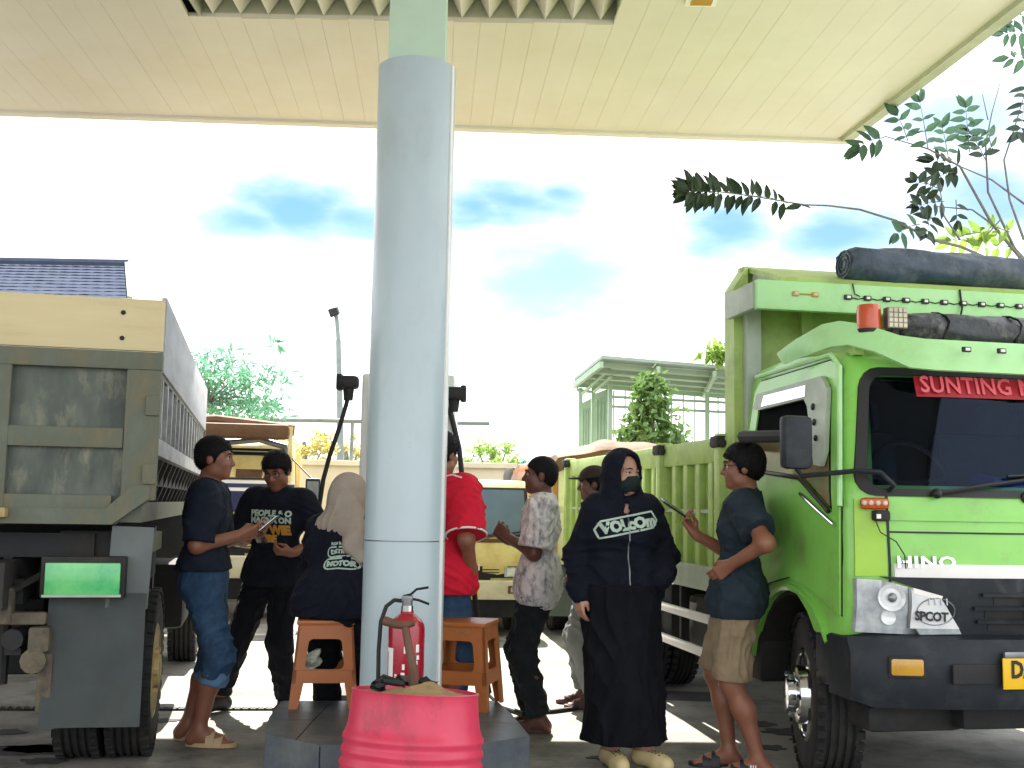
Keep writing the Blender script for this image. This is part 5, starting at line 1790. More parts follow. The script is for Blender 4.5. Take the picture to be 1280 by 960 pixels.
# ochre bed of a truck under a brown tarpaulin
def build_covered():
    p = at(694, 700, 11.5)
    root = empty('covered_truck', (p.x, 11.5, 0), rad(6.5), 'ochre truck bed under a sagging brown tarpaulin beyond the green truck', 'truck', 'trucks queuing at the pumps')
    W = 2.1; L = 3.6; z0, z1 = .75, 1.80
    b = MB(); b.box((W / 2, .03, (z0 + z1) / 2), (W, .05, z1 - z0)); b.build('tailgate', K['ochre'], root)
    for s in (0, W):
        b = MB(); b.box((s, L / 2, (z0 + z1) / 2), (.05, L, z1 - z0)); b.build('side_wall', K['ochre'], root)
    for k in range(9):
        b = MB(); b.box((-.03, .1 + k * .43, (z0 + z1) / 2 - .1), (.05, .09, z1 - z0 - .2)); b.build('side_rib', K['cream'], root)
    for z in (.85, 1.28):
        b = MB(); b.box((-.035, L / 2, z), (.04, L, .08)); b.build('side_rail', K['cream'], root)
    for k in range(8):
        b = MB(); b.box((.05 + k * .285, -.02, (z0 + z1) / 2), (.06, .05, z1 - z0)); b.build('gate_rib', K['cream'], root)
    for z in (.80, 1.3, 1.75):
        b = MB(); b.box((W / 2, -.03, z), (W, .03, .07)); b.build('gate_rail', K['cream'], root)
    r = random.Random(4)
    n = np.random.RandomState(2).rand(20, 20)
    def cover(u, v):
        x = -.06 + (W + .12) * u; y = -.08 + (L + .1) * v
        prof = .20 * min(1, u / .25) if u < .25 else .20 - .06 * (u - .25)
        z = z1 + .02 + prof * (1 - .15 * v) + .012 * math.sin(v * 23 + u * 5) * (u > 0) + .010 * math.sin(u * 31 + v * 7)
        if u in (0, 1): z -= .16
        if v == 0: z = z * .5 + (z1 - .0) * .5
        return Vector((x, y, z))
    b = MB(); b.grid(cover, 34, 24)
    b.loft([[cover(i / 34, 0), cover(i / 34, 0) + Vector((0, -.01, -.12 - .03 * math.sin(i * 1.3))), cover(i / 34, 0) + Vector((0, .02, -.12 - .03 * math.sin(i * 1.3))), cover(i / 34, 0) + Vector((0, .02, 0))] for i in range(35)])
    b.build('tarpaulin', K['tarp_brown'], root, 50)
    b = MB(); b.box((W / 2, 2, .6), (.8, 4, .25)); b.box((W / 2, 5.4, 1.2), (1.9, 1.4, 1.4), bev=.1); b.build('chassis', K['dark'], root)
    for s, o_ in ((.2, -1), (W - .2, 1)):
        make_wheel(root, s, .9, .4, .4, .25, o_, K['yellow_rim'])
        b = MB(); b.box((s, .25, .48), (.5, .015, .55)); b.build('mudflap', K['flap'], root)
    return root
build_covered()

# ================================================================== BACKGROUND
def build_wall():
    Y = 19.0
    zt = at(430, 579, Y).z
    x0 = -16; x1 = at(1000, 600, Y).x
    root = empty('boundary_wall', (x0, Y, 0), 0, 'cream boundary wall with a pipe rail above it behind the yard', 'wall')
    L = x1 - x0; n = 9; w = L / n
    for i in range(n):
        m = MB(); m.box((w * (i + .5), 0, zt / 2), (w - .24, .12, zt - .06)); m.build('wall_panel', K['wall'], root, 0)
        m = MB(); m.box((w * i, -.02, zt / 2), (.26, .22, zt + .06), bev=.01); m.build('wall_pier', K['wall'], root, 0)
        m = MB(); m.box((w * (i + .5), -.02, zt - .0), (w - .28, .2, .09), bev=.01); m.build('coping', K['wall'], root, 0)
    zr = at(430, 526, Y).z
    m = MB(); m.tube([(0, 0, zr), (at(612, 526, Y).x - x0, 0, zr)], .04, 8); m.build('pipe_rail', K['pole'], root)
    i = 0
    while i * 2.6 < at(612, 526, Y).x - x0 - .2:
        m = MB(); m.cyl((i * 2.6 + .3, 0, zt), (i * 2.6 + .3, 0, zr), .03, seg=8); m.build('rail_post', K['pole'], root); i += 1
build_wall()

def leaves(centers, n, spread, size, seed, droop=.3, aspect=.42):
    """many folded leaf blades scattered round the given clump centres"""
    r = np.random.RandomState(seed)
    C = np.array(centers)
    idx = r.randint(0, len(C), n)
    P = C[idx] + r.normal(size=(n, 3)) * np.array(spread)
    d = r.normal(size=(n, 3)); d[:, 2] -= droop; d /= np.linalg.norm(d, axis=1)[:, None]
    u = r.normal(size=(n, 3)); s = np.cross(d, u); s /= np.linalg.norm(s, axis=1)[:, None]
    nn = np.cross(s, d)
    sz = size * (.6 + .8 * r.rand(n))[:, None]
    A = P; B = P + d * sz; M1 = P + d * sz * .5 + s * sz * aspect * .5 + nn * sz * .1; M2 = P + d * sz * .5 - s * sz * aspect * .5 + nn * sz * .1
    V = np.stack([A, M1, B, M2], 1).reshape(-1, 3)
    F = np.arange(n * 4).reshape(n, 4)
    return V, F
def crown(name, m, parent, *args, **kw):
    V, F = leaves(*args, **kw)
    V = V - np.array(parent.location)
    o = link_mesh(name, np_mesh(name, V, F, False), m, parent)
    return o
def trunk(parent, base, pts, r0, r1, m=None, name='trunk'):
    b = MB(); P = [Vector(p) - Vector(parent.location) for p in pts]
    b.tube(P, [r0 + (r1 - r0) * i / (len(P) - 1) for i in range(len(P))], 8)
    return b.build(name, m or K['bark'], parent)

def feather_tree():
    Y = 16.5
    b = at(232, 640, Y); b.z = 0
    root = empty('tree', b, 0, 'feathery teal green tree rising behind the dark truck on the left', 'tree', 'trees beyond the yard')
    top = at(262, 470, Y)
    trunk(root, b, [b, b + Vector((.05, 0, 1.6)), at(243, 520, Y), at(268, 465, Y)], .14, .03)
    r = random.Random(12)
    cs = []
    for px, py in [(255, 452), (272, 448), (290, 455), (262, 470), (285, 472), (305, 470), (320, 482), (255, 490), (278, 492), (300, 492), (322, 498), (335, 505), (262, 510), (290, 510), (315, 512), (335, 518), (248, 470), (244, 500), (300, 520), (270, 520), (340, 470), (230, 470), (225, 500)]:
        c = at(px, py, Y + r.uniform(-.6, .6)); cs.append(tuple(c))
        trunk(root, b, [at(258, 505, Y), at(258, 505, Y).lerp(c, .55) + Vector((0, 0, .06)), c], .018, .005, name='branch')
    crown('crown', K['leaf_teal'], root, cs, 1500, (.17, .17, .07), .15, 4, droop=.15, aspect=.26)
    c = at(343, 430, Y)
    crown('leaf_spray', K['leaf_teal'], root, [tuple(c)], 14, (.05, .05, .03), .17, 5, aspect=.4)
    trunk(root, b, [at(322, 480, Y), at(336, 455, Y), c], .008, .003, name='twig')
feather_tree()

def cone_tree():
    Y = 15.5
    b = at(815, 640, Y); b.z = 0
    root = empty('tree', b, 0, 'pointed bright green conical tree in front of the open pavilion', 'tree', 'trees beyond the yard')
    trunk(root, b, [b, at(815, 560, Y), at(815, 480, Y)], .09, .02)
    r = random.Random(2); cs = []
    for i in range(60):
        t = r.random() ** .8
        y = 476 + (640 - 476) * t
        w = 2 + 36 * min(1, t * 1.75) * (.75 + .35 * r.random())
        a = r.random() * 6.28
        c = at(815 + w * math.cos(a) - 2, y, Y); c.y += .011 * w * math.sin(a)
        cs.append(tuple(c))
    cs += [tuple(at(814, 474 + i * 5, Y)) for i in range(5)]
    crown('crown', K['leaf_mid'], root, cs, 3600, (.09, .09, .08), .13, 9, droop=.5, aspect=.5)
cone_tree()

def bush_tree(px, py0, py1, wpx, Y, m, label, seed, n=1200, size=.22):
    b = at(px, 640, Y); b.z = 0
    root = empty('tree', b, 0, label, 'tree', 'trees beyond the yard')
    trunk(root, b, [b, at(px + 3, (py0 + py1) / 2 + 20, Y), at(px, py0 + 12, Y)], .16, .04)
    r = random.Random(seed); cs = []
    for i in range(26):
        t = r.random(); a = r.random() * 6.28; w = wpx * (.35 + .65 * math.sin(math.pi * (.15 + .75 * t))) * math.sqrt(r.random())
        c = at(px + w * math.cos(a), py0 + (py1 - py0) * t, Y); c.y += w * Y / FPX * math.sin(a); cs.append(tuple(c))
    s = wpx * .12 * Y / FPX
    crown('crown', m, root, cs, n, (s, s, s * .8), size, seed, droop=.2)
    for i in range(6):
        c = Vector(cs[i]); trunk(root, b, [at(px, (py0 + py1) / 2 + 15, Y), c], .04, .01, name='branch')
bush_tree(380, 540, 640, 40, 24, K['leaf_gold'], 'low golden tree showing over the cream wall behind the young man', 21, 1800, .10)
bush_tree(432, 545, 640, 30, 27, K['leaf_gold'], 'small pale tree over the cream wall below the street lamp', 22, 1100, .10)
bush_tree(615, 556, 640, 40, 25, K['leaf_lime'], 'yellow green tree over the wall above the small yellow truck', 23, 2600, .11)
bush_tree(655, 575, 640, 24, 30, K['leaf_teal'], 'darker green tree over the wall left of the covered truck', 24, 1800, .13)
bush_tree(345, 530, 640, 26, 22, K['leaf_gold'], 'wispy golden tree beside the pipe rail left of the street lamp', 25, 700, .10)

def far_wood():
    r = random.Random(31); cs = []
    for i in range(160):
        a = rad(-60 + 120 * i / 160); d = 95 + r.uniform(-8, 8)
        for q in range(3): cs.append((d * math.sin(a), d * math.cos(a), r.uniform(.5, 3.6)))
    V, F = leaves(cs, 30000, (1.2, 1.2, .7), .5, 33, droop=.1, aspect=.7)
    o = link_mesh('distant_trees', np_mesh('distant_trees', V, F, False), K['leaf_teal']); tag(o, kind='stuff', label='low line of distant trees', cat='trees')
far_wood()

def street_lamp():
    Y = 26
    b = at(423, 640, Y); b.z = 0
    root = empty('street_lamp', b, 0, 'tall thin street lamp with a small bent head left of the column', 'street lamp')
    t1 = at(423, 425, Y) - b; t2 = at(421, 400, Y) - b; t3 = at(418, 390, Y) - b
    m = MB(); m.tube([(0, 0, 0), Vector((0, 0, t1.z * .5)), t1], [.10, .08, .06], 10); m.build('pole', K['pole'], root)
    m = MB(); m.tube([t1, t2, t3 + Vector((.02, 0, -.02))], .05, 8); m.build('arm', K['pole'], root)
    m = MB(); m.box(t3 + Vector((0, -.06, 0)), (.22, .42, .20), Euler((rad(15), rad(-20), 0)).to_matrix(), bev=.03); m.build('lamp_head', K['black'], root)
street_lamp()

def pavilion():
    Y = 19.5
    n_ = at(752, 449, Y - 1.6); root = empty('pavilion', (n_.x, n_.y, 0), 0, 'pale green open sided shelter with a sloping sheet roof beyond the trucks', 'shelter')
    O = Vector((n_.x, n_.y, 0))
    def A(px, py, y): return at(px, py, y) - O
    hl, hr = A(752, 448, Y - 1.6), A(980, 467, Y - 1.2)
    ll, lr = A(718, 475, Y + 1.2), A(980, 496, Y + 1.4)
    m = MB()
    up = Vector((0, 0, .05))
    m.loft([[hl, hr, lr, ll], [hl + up, hr + up, lr + up, ll + up]]); m.build('roof_sheet', K['pav_roof'], root, 0)
    for k in range(14):
        t = k / 13
        a = hl.lerp(hr, t) - Vector((0, 0, .02)); b = ll.lerp(lr, t) - Vector((0, 0, .02))
        if k % 4 == 0:
            m = MB(); m.bar(a - Vector((0, 0, .08)), b - Vector((0, 0, .08)), .06, .10); m.build('rafter', K['pav'], root)
    for t in (.12, .35, .6, .85):
        a = hl.lerp(ll, t); b = hr.lerp(lr, t)
        m = MB(); m.bar(a - Vector((0, 0, .06)), b - Vector((0, 0, .06)), .05, .07); m.build('purlin', K['pav'], root)
    m = MB(); m.bar(ll - Vector((0, 0, .06)), lr - Vector((0, 0, .06)), .06, .13); m.build('eave_board', K['pav'], root)
    # posts, panels, bars
    def post(px, py, y, w=.07):
        t = A(px, py, y); m = MB(); m.box((t.x, t.y, t.z / 2), (w, w, t.z)); return m.build('post', K['pav'], root)
    for px, py, y in ((726, 485, Y + 1.1), (742, 482, Y + .6), (763, 478, Y), (884, 490, Y + .2), (940, 490, Y)):
        post(px, py, y)
    for x0, x1, py, y in ((727, 739, 502, Y + 1.0), (744, 760, 490, Y + .4)):
        a = A(x0, py + 2, y); b = A(x1, py - 4, y)
        m = MB(); m.prism([(a.x, .2), (b.x, .2), (b.x, b.z), (a.x, a.z)], lambda u, v: Vector((u, a.y, v)), lambda u, v: Vector((u, a.y + .03, v))); m.build('side_panel', K['pav'], root)
        g = MB()
        for q in range(4):
            xx = a.x + (b.x - a.x) * (q + .5) / 4; g.box((xx, a.y - .01, b.z / 2), (.02, .02, b.z - .4))
        g.build('panel_rib', K['pav'], root)
    for py in (496, 508):
        a = A(764, py, Y + .3); b = A(960, py + 10, Y + .3)
        m = MB(); m.bar(a, b, .03, .045); m.build('cross_rail', K['pav'], root)
    for i in range(13):
        px = 767 + i * 14.5
        t = A(px, 488 + i * .8, Y + .32); m = MB(); m.box((t.x, t.y, t.z / 2), (.022, .022, t.z)); m.build('upright_bar', K['pav'], root)
    for a, b in (((728, 492, Y + 1), (762, 462, Y - .6)), ((742, 490, Y + .6), (765, 470, Y - .4)), ((884, 486, Y + .2), (900, 466, Y - .8))):
        m = MB(); m.tube([A(*a), A(*b)], .03, 6); m.build('strut', K['pav'], root)
    m = MB(); m.tube([A(722, 480, Y + 1.1), A(722, 488, Y + 1.1), A(740, 490, Y + 1.1)], .03, 6); m.build('gutter_pipe', K['pav'], root)
pavilion()
def side_spray():
    Y = 17.5
    b = at(960, 640, Y); b.z = 0
    root = empty('tree', b, 0, 'leafy green tree peeping out above the pavilion roof beside the tall green headboard', 'tree', 'trees beyond the yard')
    trunk(root, b, [b, at(955, 540, Y), at(935, 450, Y)], .12, .03)
    trunk(root, b, [at(940, 470, Y), at(905, 438, Y), at(884, 440, Y)], .02, .006, name='branch')
    crown('crown', K['leaf_lime'], root, [tuple(at(px, py, Y)) for px, py in ((888, 441), (896, 440), (903, 443), (912, 446), (925, 440), (940, 445), (955, 450), (950, 470))], 300, (.07, .07, .05), .2, 6, droop=.6, aspect=.35)
side_spray()

def house():
    Y0 = 15.5; Y1 = 18.5
    e1 = at(161, 376, Y0); r1 = at(156, 333, Y1); r0 = at(-60, 324, Y1)
    root = empty('house', (e1.x, Y0, 0), 0, 'house with a grey tiled roof rising behind the dark dump truck', 'house')
    O = Vector((e1.x, Y0, 0))
    w = 8.0
    rz, ez = r1.z, e1.z
    m = MB(); m.box((-w / 2 - .3, 2.6, ez / 2 - .1), (w - .4, 4.6, ez - .2)); m.build('wall', K['wall'], root, 0)
    n = 11
    xr = r1.x - O.x; xe = 0.0
    for i in range(n):
        t0, t1 = i / n, (i + 1) / n
        ya, yb = (Y1 - Y0) * t0, (Y1 - Y0) * t1
        za, zb = ez + (rz - ez) * t0, ez + (rz - ez) * t1
        # each course as one row of tiles with a wavy lower edge
        c = MB(); k = 46; ww = (w + .1) / k
        for q in range(k):
            xa = xe + (xr - xe) * t0 - ww * (q + 1); xb = xa + ww - .004
            dz = .012 * ((q * 7 + i * 3) % 5) / 5
            c.prism([(xa, 0), (xa + ww * .5, .007), (xb, 0)], lambda u, v: Vector((u, ya - .03, za + .018 + v * 1.2 + dz * .5)), lambda u, v: Vector((u, yb + .02, zb + .012 + v)))
        o = c.build('roof_tiles', K['roof'], root, 0); o['kind'] = 'stuff'
    m = MB(); m.loft([[Vector((0, -.02, ez - .05)), Vector((xr, Y1 - Y0, rz - .05)), Vector((xr, Y1 - Y0, rz + .02)), Vector((0, -.02, ez + .02))], [Vector((-w, -.02, ez - .05)), Vector((-w, Y1 - Y0, rz - .05)), Vector((-w, Y1 - Y0, rz + .02)), Vector((-w, -.02, ez + .02))]]); m.build('roof_slab', K['roof'], root, 0)
    m = MB(); m.tube([(xr + .05, Y1 - Y0, rz + .05), (-w, Y1 - Y0, rz + .05)], .07, 8); m.build('ridge_cap', K['roof'], root)
    m = MB(); m.bar((.03, -.05, ez), (xr + .03, Y1 - Y0, rz + .02), .06, .12); m.build('barge_board', K['pav_roof'], root)
    m = MB(); m.box((-w / 2, -.06, ez - .03), (w + .1, .05, .10)); m.build('eave_board', K['cream'], root)
    for s in (-1.5, -3.5, -5.5):
        m = MB(); m.box((s, .27, 2.0), (1.0, .06, 1.1)); wn_ = m.build('window', K['glass'], root); 
house()

# ------------------------------------------------------------------ overhanging tree on the right
def right_tree():
    Y = 9.6
    b = Vector((5.1, 10.4, 0))
    root = empty('tree', b, 0, 'leafy tree on the right reaching bare twigs and dark leaf sprays past the canopy edge', 'tree')
    T = lambda pts, r0, r1, n='branch': trunk(root, b, pts, r0, r1, name=n)
    fork = at(1330, 380, Y + .5)
    T([b, b + Vector((-.1, -.1, 1.6)), fork], .11, .035, 'trunk')
    A_ = lambda px, py, dy=0: at(px, py, Y + dy)
    T([fork, A_(1282, 330), A_(1240, 280), A_(1200, 208), A_(1160, 186), A_(1105, 170)], .02, .004)
    T([fork, A_(1268, 310), A_(1235, 240), A_(1232, 180), A_(1240, 140), A_(1250, 104)], .015, .003)
    T([A_(1235, 150), A_(1228, 118)], .006, .003, 'twig')
    T([fork, A_(1290, 262), A_(1240, 225), A_(1200, 208)], .014, .005)
    T([A_(1330, 330, .1), A_(1285, 345), A_(1200, 308), A_(1165, 300), A_(1120, 276), A_(1075, 262), A_(1035, 257), A_(1005, 256), A_(940, 245), A_(900, 240), A_(862, 238)], .016, .004)
    T([A_(1280, 300), A_(1262, 250), A_(1255, 200), A_(1268, 160), A_(1280, 120)], .012, .004)
    T([A_(1240, 280), A_(1215, 262), A_(1170, 258), A_(1165, 230)], .01, .003, 'twig')
    T([A_(1200, 300), A_(1180, 270), A_(1172, 215)], .01, .003, 'twig')
    T([A_(1250, 275), A_(1228, 300), A_(1180, 300)], .008, .003, 'twig')
    # one leaf blade per material, shared by every leaf
    def leaf_mesh(m):
        bm = bmesh.new()
        pr = [(0, 0), (.14, .28), (.30, .5), (.55, .46), (.8, .26), (1, 0)]
        mid = [bm.verts.new((0, y, -.10 * y * y)) for y, _ in pr]
        for s in (-1, 1):
            ed = [mid[0]] + [bm.verts.new((s * w * .42, y, .06 * (w > 0) - .10 * y * y)) for y, w in pr[1:-1]] + [mid[-1]]
            for i in range(5):
                vs = [mid[i], mid[i + 1], ed[i + 1], ed[i]]
                vs = list(dict.fromkeys(vs))
                if len(vs) > 2: bm.faces.new(vs if s > 0 else list(reversed(vs)))
        me = bpy.data.meshes.new('leaf'); bm.to_mesh(me); bm.free(); me.materials.append(m)
        return me
    LM = {'d': leaf_mesh(K['leaf_silhouette']), 't': leaf_mesh(K['leaf_deep']), 'l': leaf_mesh(K['leaf_lime'])}  # dark and lime copies paint in silhouetted and backlit leaves
    r = random.Random(77); cnt = [0]
    def leaf(p, d, size, kind):
        if cnt[0] >= 300: return
        cnt[0] += 1
        d = Vector(d).normalized(); up = Vector((r.uniform(-.6, .6), -1, r.uniform(-.2, .8))).normalized()
        x = d.cross(up).normalized(); z = x.cross(d)
        M = Matrix((x, d, z)).transposed().to_4x4() @ Matrix.Scale(size * 1.22, 4)
        M.translation = Vector(p) - b
        o = bpy.data.objects.new('leaf', LM[kind]); o.parent = root; o.matrix_local = M
        COL.objects.link(o)
    def spray(p0, p1, n, size, kind, dens=1.0, tuft=3):
        a = A_(*p0, r.uniform(-.2, .2)); c = A_(*p1, r.uniform(-.2, .2))
        d = (c - a); L = d.length; d.normalize()
        T([a, a.lerp(c, .5) + Vector((0, 0, .02)), c], .005, .002, 'twig')
        side = d.cross(Vector((0, 1, 0))).normalized()
        for i in range(n):
            p = a.lerp(c, (i + .5) / n)
            for s in (-1, 1):
                if r.random() < dens:
                    dd = side * s + d * r.uniform(.1, .7) + Vector((0, r.uniform(-.6, .6), -.25))
                    leaf(p, dd, size * r.uniform(.75, 1.15), kind)
        for i in range(tuft):
            leaf(c, d + side * r.uniform(-.8, .8) + Vector((0, r.uniform(-.4, .4), 0)), size * r.uniform(.8, 1.1), kind)
    # the long branch against the sky
    spray((940, 246), (862, 236), 9, .145, 'd', 1.0, 12)
    spray((900, 243), (862, 240), 8, .15, 'd', 1.0, 8)
    spray((985, 254), (935, 244), 5, .125, 'd', .95, 0)
    spray((1004, 258), (1000, 256), 1, .12, 'd', 1, 0)
    # sprays round the forks
    spray((1105, 172), (1075, 182), 3, .14, 't', 1, 5)
    spray((1135, 176), (1122, 145), 3, .13, 't', 1, 4)
    spray((1160, 186), (1150, 128), 4, .12, 't', .9, 4)
    spray((1185, 195), (1178, 160), 3, .12, 't', .9, 3)
    spray((1212, 190), (1207, 135), 6, .12, 't', 1, 3)
    spray((1232, 200), (1212, 165), 3, .12, 'd', 1, 2)
    spray((1240, 190), (1235, 165), 2, .11, 't', 1, 2)
    spray((1200, 208), (1168, 200), 4, .13, 'd', 1, 4)
    spray((1195, 215), (1172, 222), 3, .13, 'd', 1, 3)
    spray((1178, 238), (1145, 228), 4, .13, 'd', 1, 4)
    spray((1180, 252), (1148, 258), 4, .13, 'd', 1, 4)
    spray((1195, 250), (1196, 275), 2, .11, 'd', .8, 2)
    spray((1150, 280), (1122, 292), 3, .13, 't', 1, 3)
    spray((1165, 268), (1158, 292), 3, .12, 'd', 1, 3)
    spray((1230, 290), (1190, 300), 4, .14, 'l', 1, 4)
    spray((1262, 290), (1232, 285), 3, .13, 'l', 1, 3)
    spray((1270, 310), (1225, 308), 3, .13, 'l', 1, 2)
    spray((1282, 40), (1255, 42), 3, .13, 't', 1, 3)
    spray((1285, 75), (1262, 72), 2, .13, 't', 1, 2)
    spray((1285, 105), (1275, 165), 6, .13, 'd', 1, 3)
    spray((1282, 15), (1262, 32), 2, .13, 't', 1, 2)
right_tree()

# ================================================================== PUMP AND PROPS
def pump():
    Y = 7.4
    a = at(449, 560, Y); c = at(566, 560, Y)
    cx = (a.x + c.x) / 2; w = c.x - a.x
    zt = at(449, 466, Y).z
    root = empty('fuel_pump', (cx, Y + .3, 0), 0, 'white fuel pump cabinet hidden behind the column with black hoses on both sides', 'fuel pump')
    m = MB(); m.box((0, 0, zt / 2), (w, .55, zt), bev=.02); m.build('cabinet', K['pump'], root)
    m = MB(); m.box((0, -.28, zt - .35), (w - .1, .02, .4), bev=.01); m.build('display', K['glass'], root)
    m = MB(); m.box((0, 0, .06), (w + .2, .8, .12), bev=.02); m.build('base', K['grout'], root)
    O = Vector((cx, Y + .3, 0))
    def A(px, py, y=Y): return at(px, py, y) - O
    for s, px, py in ((-1, 436, 478), (1, 568, 492)):
        p = A(px, py)
        m = MB(); m.box(p, (.13, .12, .085), bev=.025); m.box(p + Vector((s * .06, 0, .0)), (.04, .09, .11), bev=.015); m.cyl(p + Vector((0, 0, -.02)), p + Vector((s * -.0, 0, -.12)), .04, .03, 10)
        m.build('hose_boom', K['rubber'], root)
    m = MB(); m.tube([A(437, 484), A(433, 505), A(424, 535), A(412, 570), A(404, 600), A(398, 640), A(400, 700), A(430, 730)], .015, 10); m.build('hose', K['rubber'], root)
    m = MB(); m.tube([A(566, 498), A(563, 515), A(568, 535), A(574, 560), A(580, 620), A(588, 700), A(597, 775), A(604, 830), A(612, 868), A(630, 885, 7.0), A(655, 893, 6.8)], .018, 10); m.build('hose', K['rubber'], root)
    m = MB(); m.tube([A(576, 700), A(580, 740), A(583, 775)], .013, 8); m.build('hose', K['rubber'], root)
pump()

def barrel():
    c = Vector((-.37 * 1.0, 4.62, 0))
    p = at(521, 866, 4.62)
    rootm = empty('barrel', (p.x - .026, 4.57, 0), 0, 'red ribbed half barrel full of sand in front of the plinth', 'barrel')
    zt = .59
    R = .250
    lean = Matrix.Rotation(rad(2.2), 4, 'Y') @ Matrix.Rotation(rad(-5.5), 4, 'X')
    prof = [(R + .052, 0), (R + .054, .03)]
    for z in (.14, .20, .255, .31, .36, .41):
        q_ = .030 * (1 - z / .59); prof += [(R + .016 + q_, z - .018), (R + .023 + q_, z - .006), (R + .023 + q_, z + .006), (R + .015 + q_, z + .018)]
    prof += [(R + .014, .46), (R + .006, zt - .05), (R + .003, zt - .012)]
    prof2 = prof + [(R + .006, zt), (R - .004, zt + .002), (R - .01, zt - .01), (R - .012, zt - .08)]
    m = MB(); m.lathe(prof2, lean, 72, cap=False)
    for v in m.bm.verts:
        a = math.atan2(v.co.y, v.co.x); f = 1 + .012 * math.sin(a * 3 + v.co.z * 9) * math.sin(v.co.z * 11 + 1) - .03 * math.exp(-((a + 1.1) ** 2) / .06 - (v.co.z - .47) ** 2 / .004) - .02 * math.exp(-((a + 2.0) ** 2) / .04 - (v.co.z - .36) ** 2 / .003)
        v.co.x *= f; v.co.y *= f
    sh = m.build('barrel_shell', K['red'], rootm, 50)
    m = MB(); m.lathe([(.001, 0), (R + .02, 0), (R + .02, .01), (.001, .01)], lean, 40, cap=False); m.build('barrel_bottom', K['barrel_in'], rootm)
    def sf(u, v):
        a = 2 * math.pi * u; r_ = (R - .011) * v
        x, y = r_ * math.cos(a), r_ * math.sin(a)
        h = .045 * math.exp(-((x - .045) ** 2 + (y + .06) ** 2) / .012) + .012 * math.sin(x * 40 + 2) * math.sin(y * 37) * (1 - v)
        return lean @ Vector((x, y, zt - .012 + h + .006 * (1 - v)))
    s = MB(); s.grid(sf, 60, 20); bmesh.ops.remove_doubles(s.bm, verts=s.bm.verts[:], dist=.0004)
    so = s.build('sand', K['sand'], rootm, 0); so['kind'] = 'stuff'
    O = rootm.location
    # bits of black sheeting in the sand
    for px, py, y, sz, rz in ((490, 852, 4.60, (.10, .05, .02), .3), (535, 853, 4.68, (.07, .04, .016), -.3), (474, 857, 4.62, (.05, .06, .012), .1), (508, 850, 4.66, (.07, .05, .02), .6)):
        q = at(px, py, y)
        b = MB(); b.box((0, 0, 0), sz, Euler((.3, .2, rz)).to_matrix(), bev=.008)
        r = random.Random(int(px))
        for v in b.bm.verts: v.co += Vector((r.uniform(-.012, .012), r.uniform(-.012, .012), r.uniform(-.008, .008)))
        b.bm.transform(Matrix.Translation(q - O)); b.build('sheet_scrap', K['rubber'], rootm, 60)
    # planted stick, a thing of its own
    base = at(517, 848, 4.60)
    st = MB()
    k1 = at(507, 782, 4.66) - base; k2 = at(481, 776, 4.7) - base
    st.tube([Vector((0.002, 0, -.06)), Vector((0, 0, .02)), k1 * .5, k1 + Vector((0, 0, -.01))], [.021, .020, .017, .016], 8)
    st.tube([k1 + Vector((.035, 0, .012)), k1, k1.lerp(k2, .5) + Vector((0, 0, -.004)), k2], [.012, .016, .018, .020], 8)
    o = st.build('bent_stick', K['wood'], None, 50); o.location = base
    tag(o, 'bent brown wooden stick planted in the sand of the red barrel', 'stick')
barrel()

def extinguisher():
    Y = 5.2
    p = at(508, 800, Y)
    root = empty('fire_extinguisher', (p.x, Y, .265), 0, 'red fire extinguisher with black hose and white print in front of the column', 'fire extinguisher')
    z = lambda py: at(508, py, Y).z - .265
    R = .083
    zs = z(772)
    m = MB(); m.lathe([(R - .004, .0), (R, .01), (R, zs - .05), (R * .96, zs - .03), (R * .8, zs - .008), (R * .5, zs + .012), (.03, zs + .02), (.03, zs + .03), (.001, zs + .03)], Matrix(), 40)
    tank = m.build('tank', K['ext'], root)
    m = MB(); m.cyl((0, 0, zs + .03), (0, 0, zs + .055), .028, seg=14); m.build('collar', K['chrome'], root)
    m = MB(); m.cyl((0, 0, zs + .055), (0, 0, zs + .09), .024, seg=12); m.box((.0, 0, zs + .085), (.05, .035, .03), bev=.006); m.build('valve', K['metal'], root)
    m = MB(); m.tube([(-.02, 0, zs + .095), (.015, 0, zs + .105), (.04, 0, zs + .128), (.095, 0, zs + .138)], .0065, 6); m.build('lever', K['rubber'], root)
    m = MB(); m.tube([(.015, 0, zs + .085), (.05, 0, zs + .08), (.1, 0, zs + .062)], .0065, 6); m.build('grip', K['rubber'], root)
    m = MB(); m.tube([(-.025, 0, zs + .075), (-.06, -.0, zs + .078), (-.095, -.01, zs + .05), (-.118, -.01, zs - .02), (-.124, -.01, zs - .15), (-.122, -.01, zs - .28), (-.115, -.02, .02)], .0095, 8); m.build('hose', K['rubber'], root)
    # printed panels follow the curve of the tank
    def patch(name, a0, a1, z0, z1, mm, off=.0012):
        b = MB(); b.grid(lambda u, v: Vector(((R + off) * math.sin(rad(a0 + (a1 - a0) * u)), -(R + off) * math.cos(rad(a0 + (a1 - a0) * u)), z0 + (z1 - z0) * v)), 8, 1); return b.build(name, mm, tank)
    patch('label_panel', -72, -38, .03, zs - .13, K['white'])
    patch('label_line', -68, -63, .06, zs - .15, K['redtxt'], .002)
    r = random.Random(4)
    for i in range(22):
        a0 = r.uniform(-34, 44); zz = r.uniform(.06, zs - .13)
        patch('label_mark', a0, a0 + r.uniform(5, 14), zz, zz + r.uniform(.012, .035), K['white'], .002)
    for i in range(9): patch('label_mark', 52, 60, .03 + i * .026, .046 + i * .026, K['white'], .002)
extinguisher()

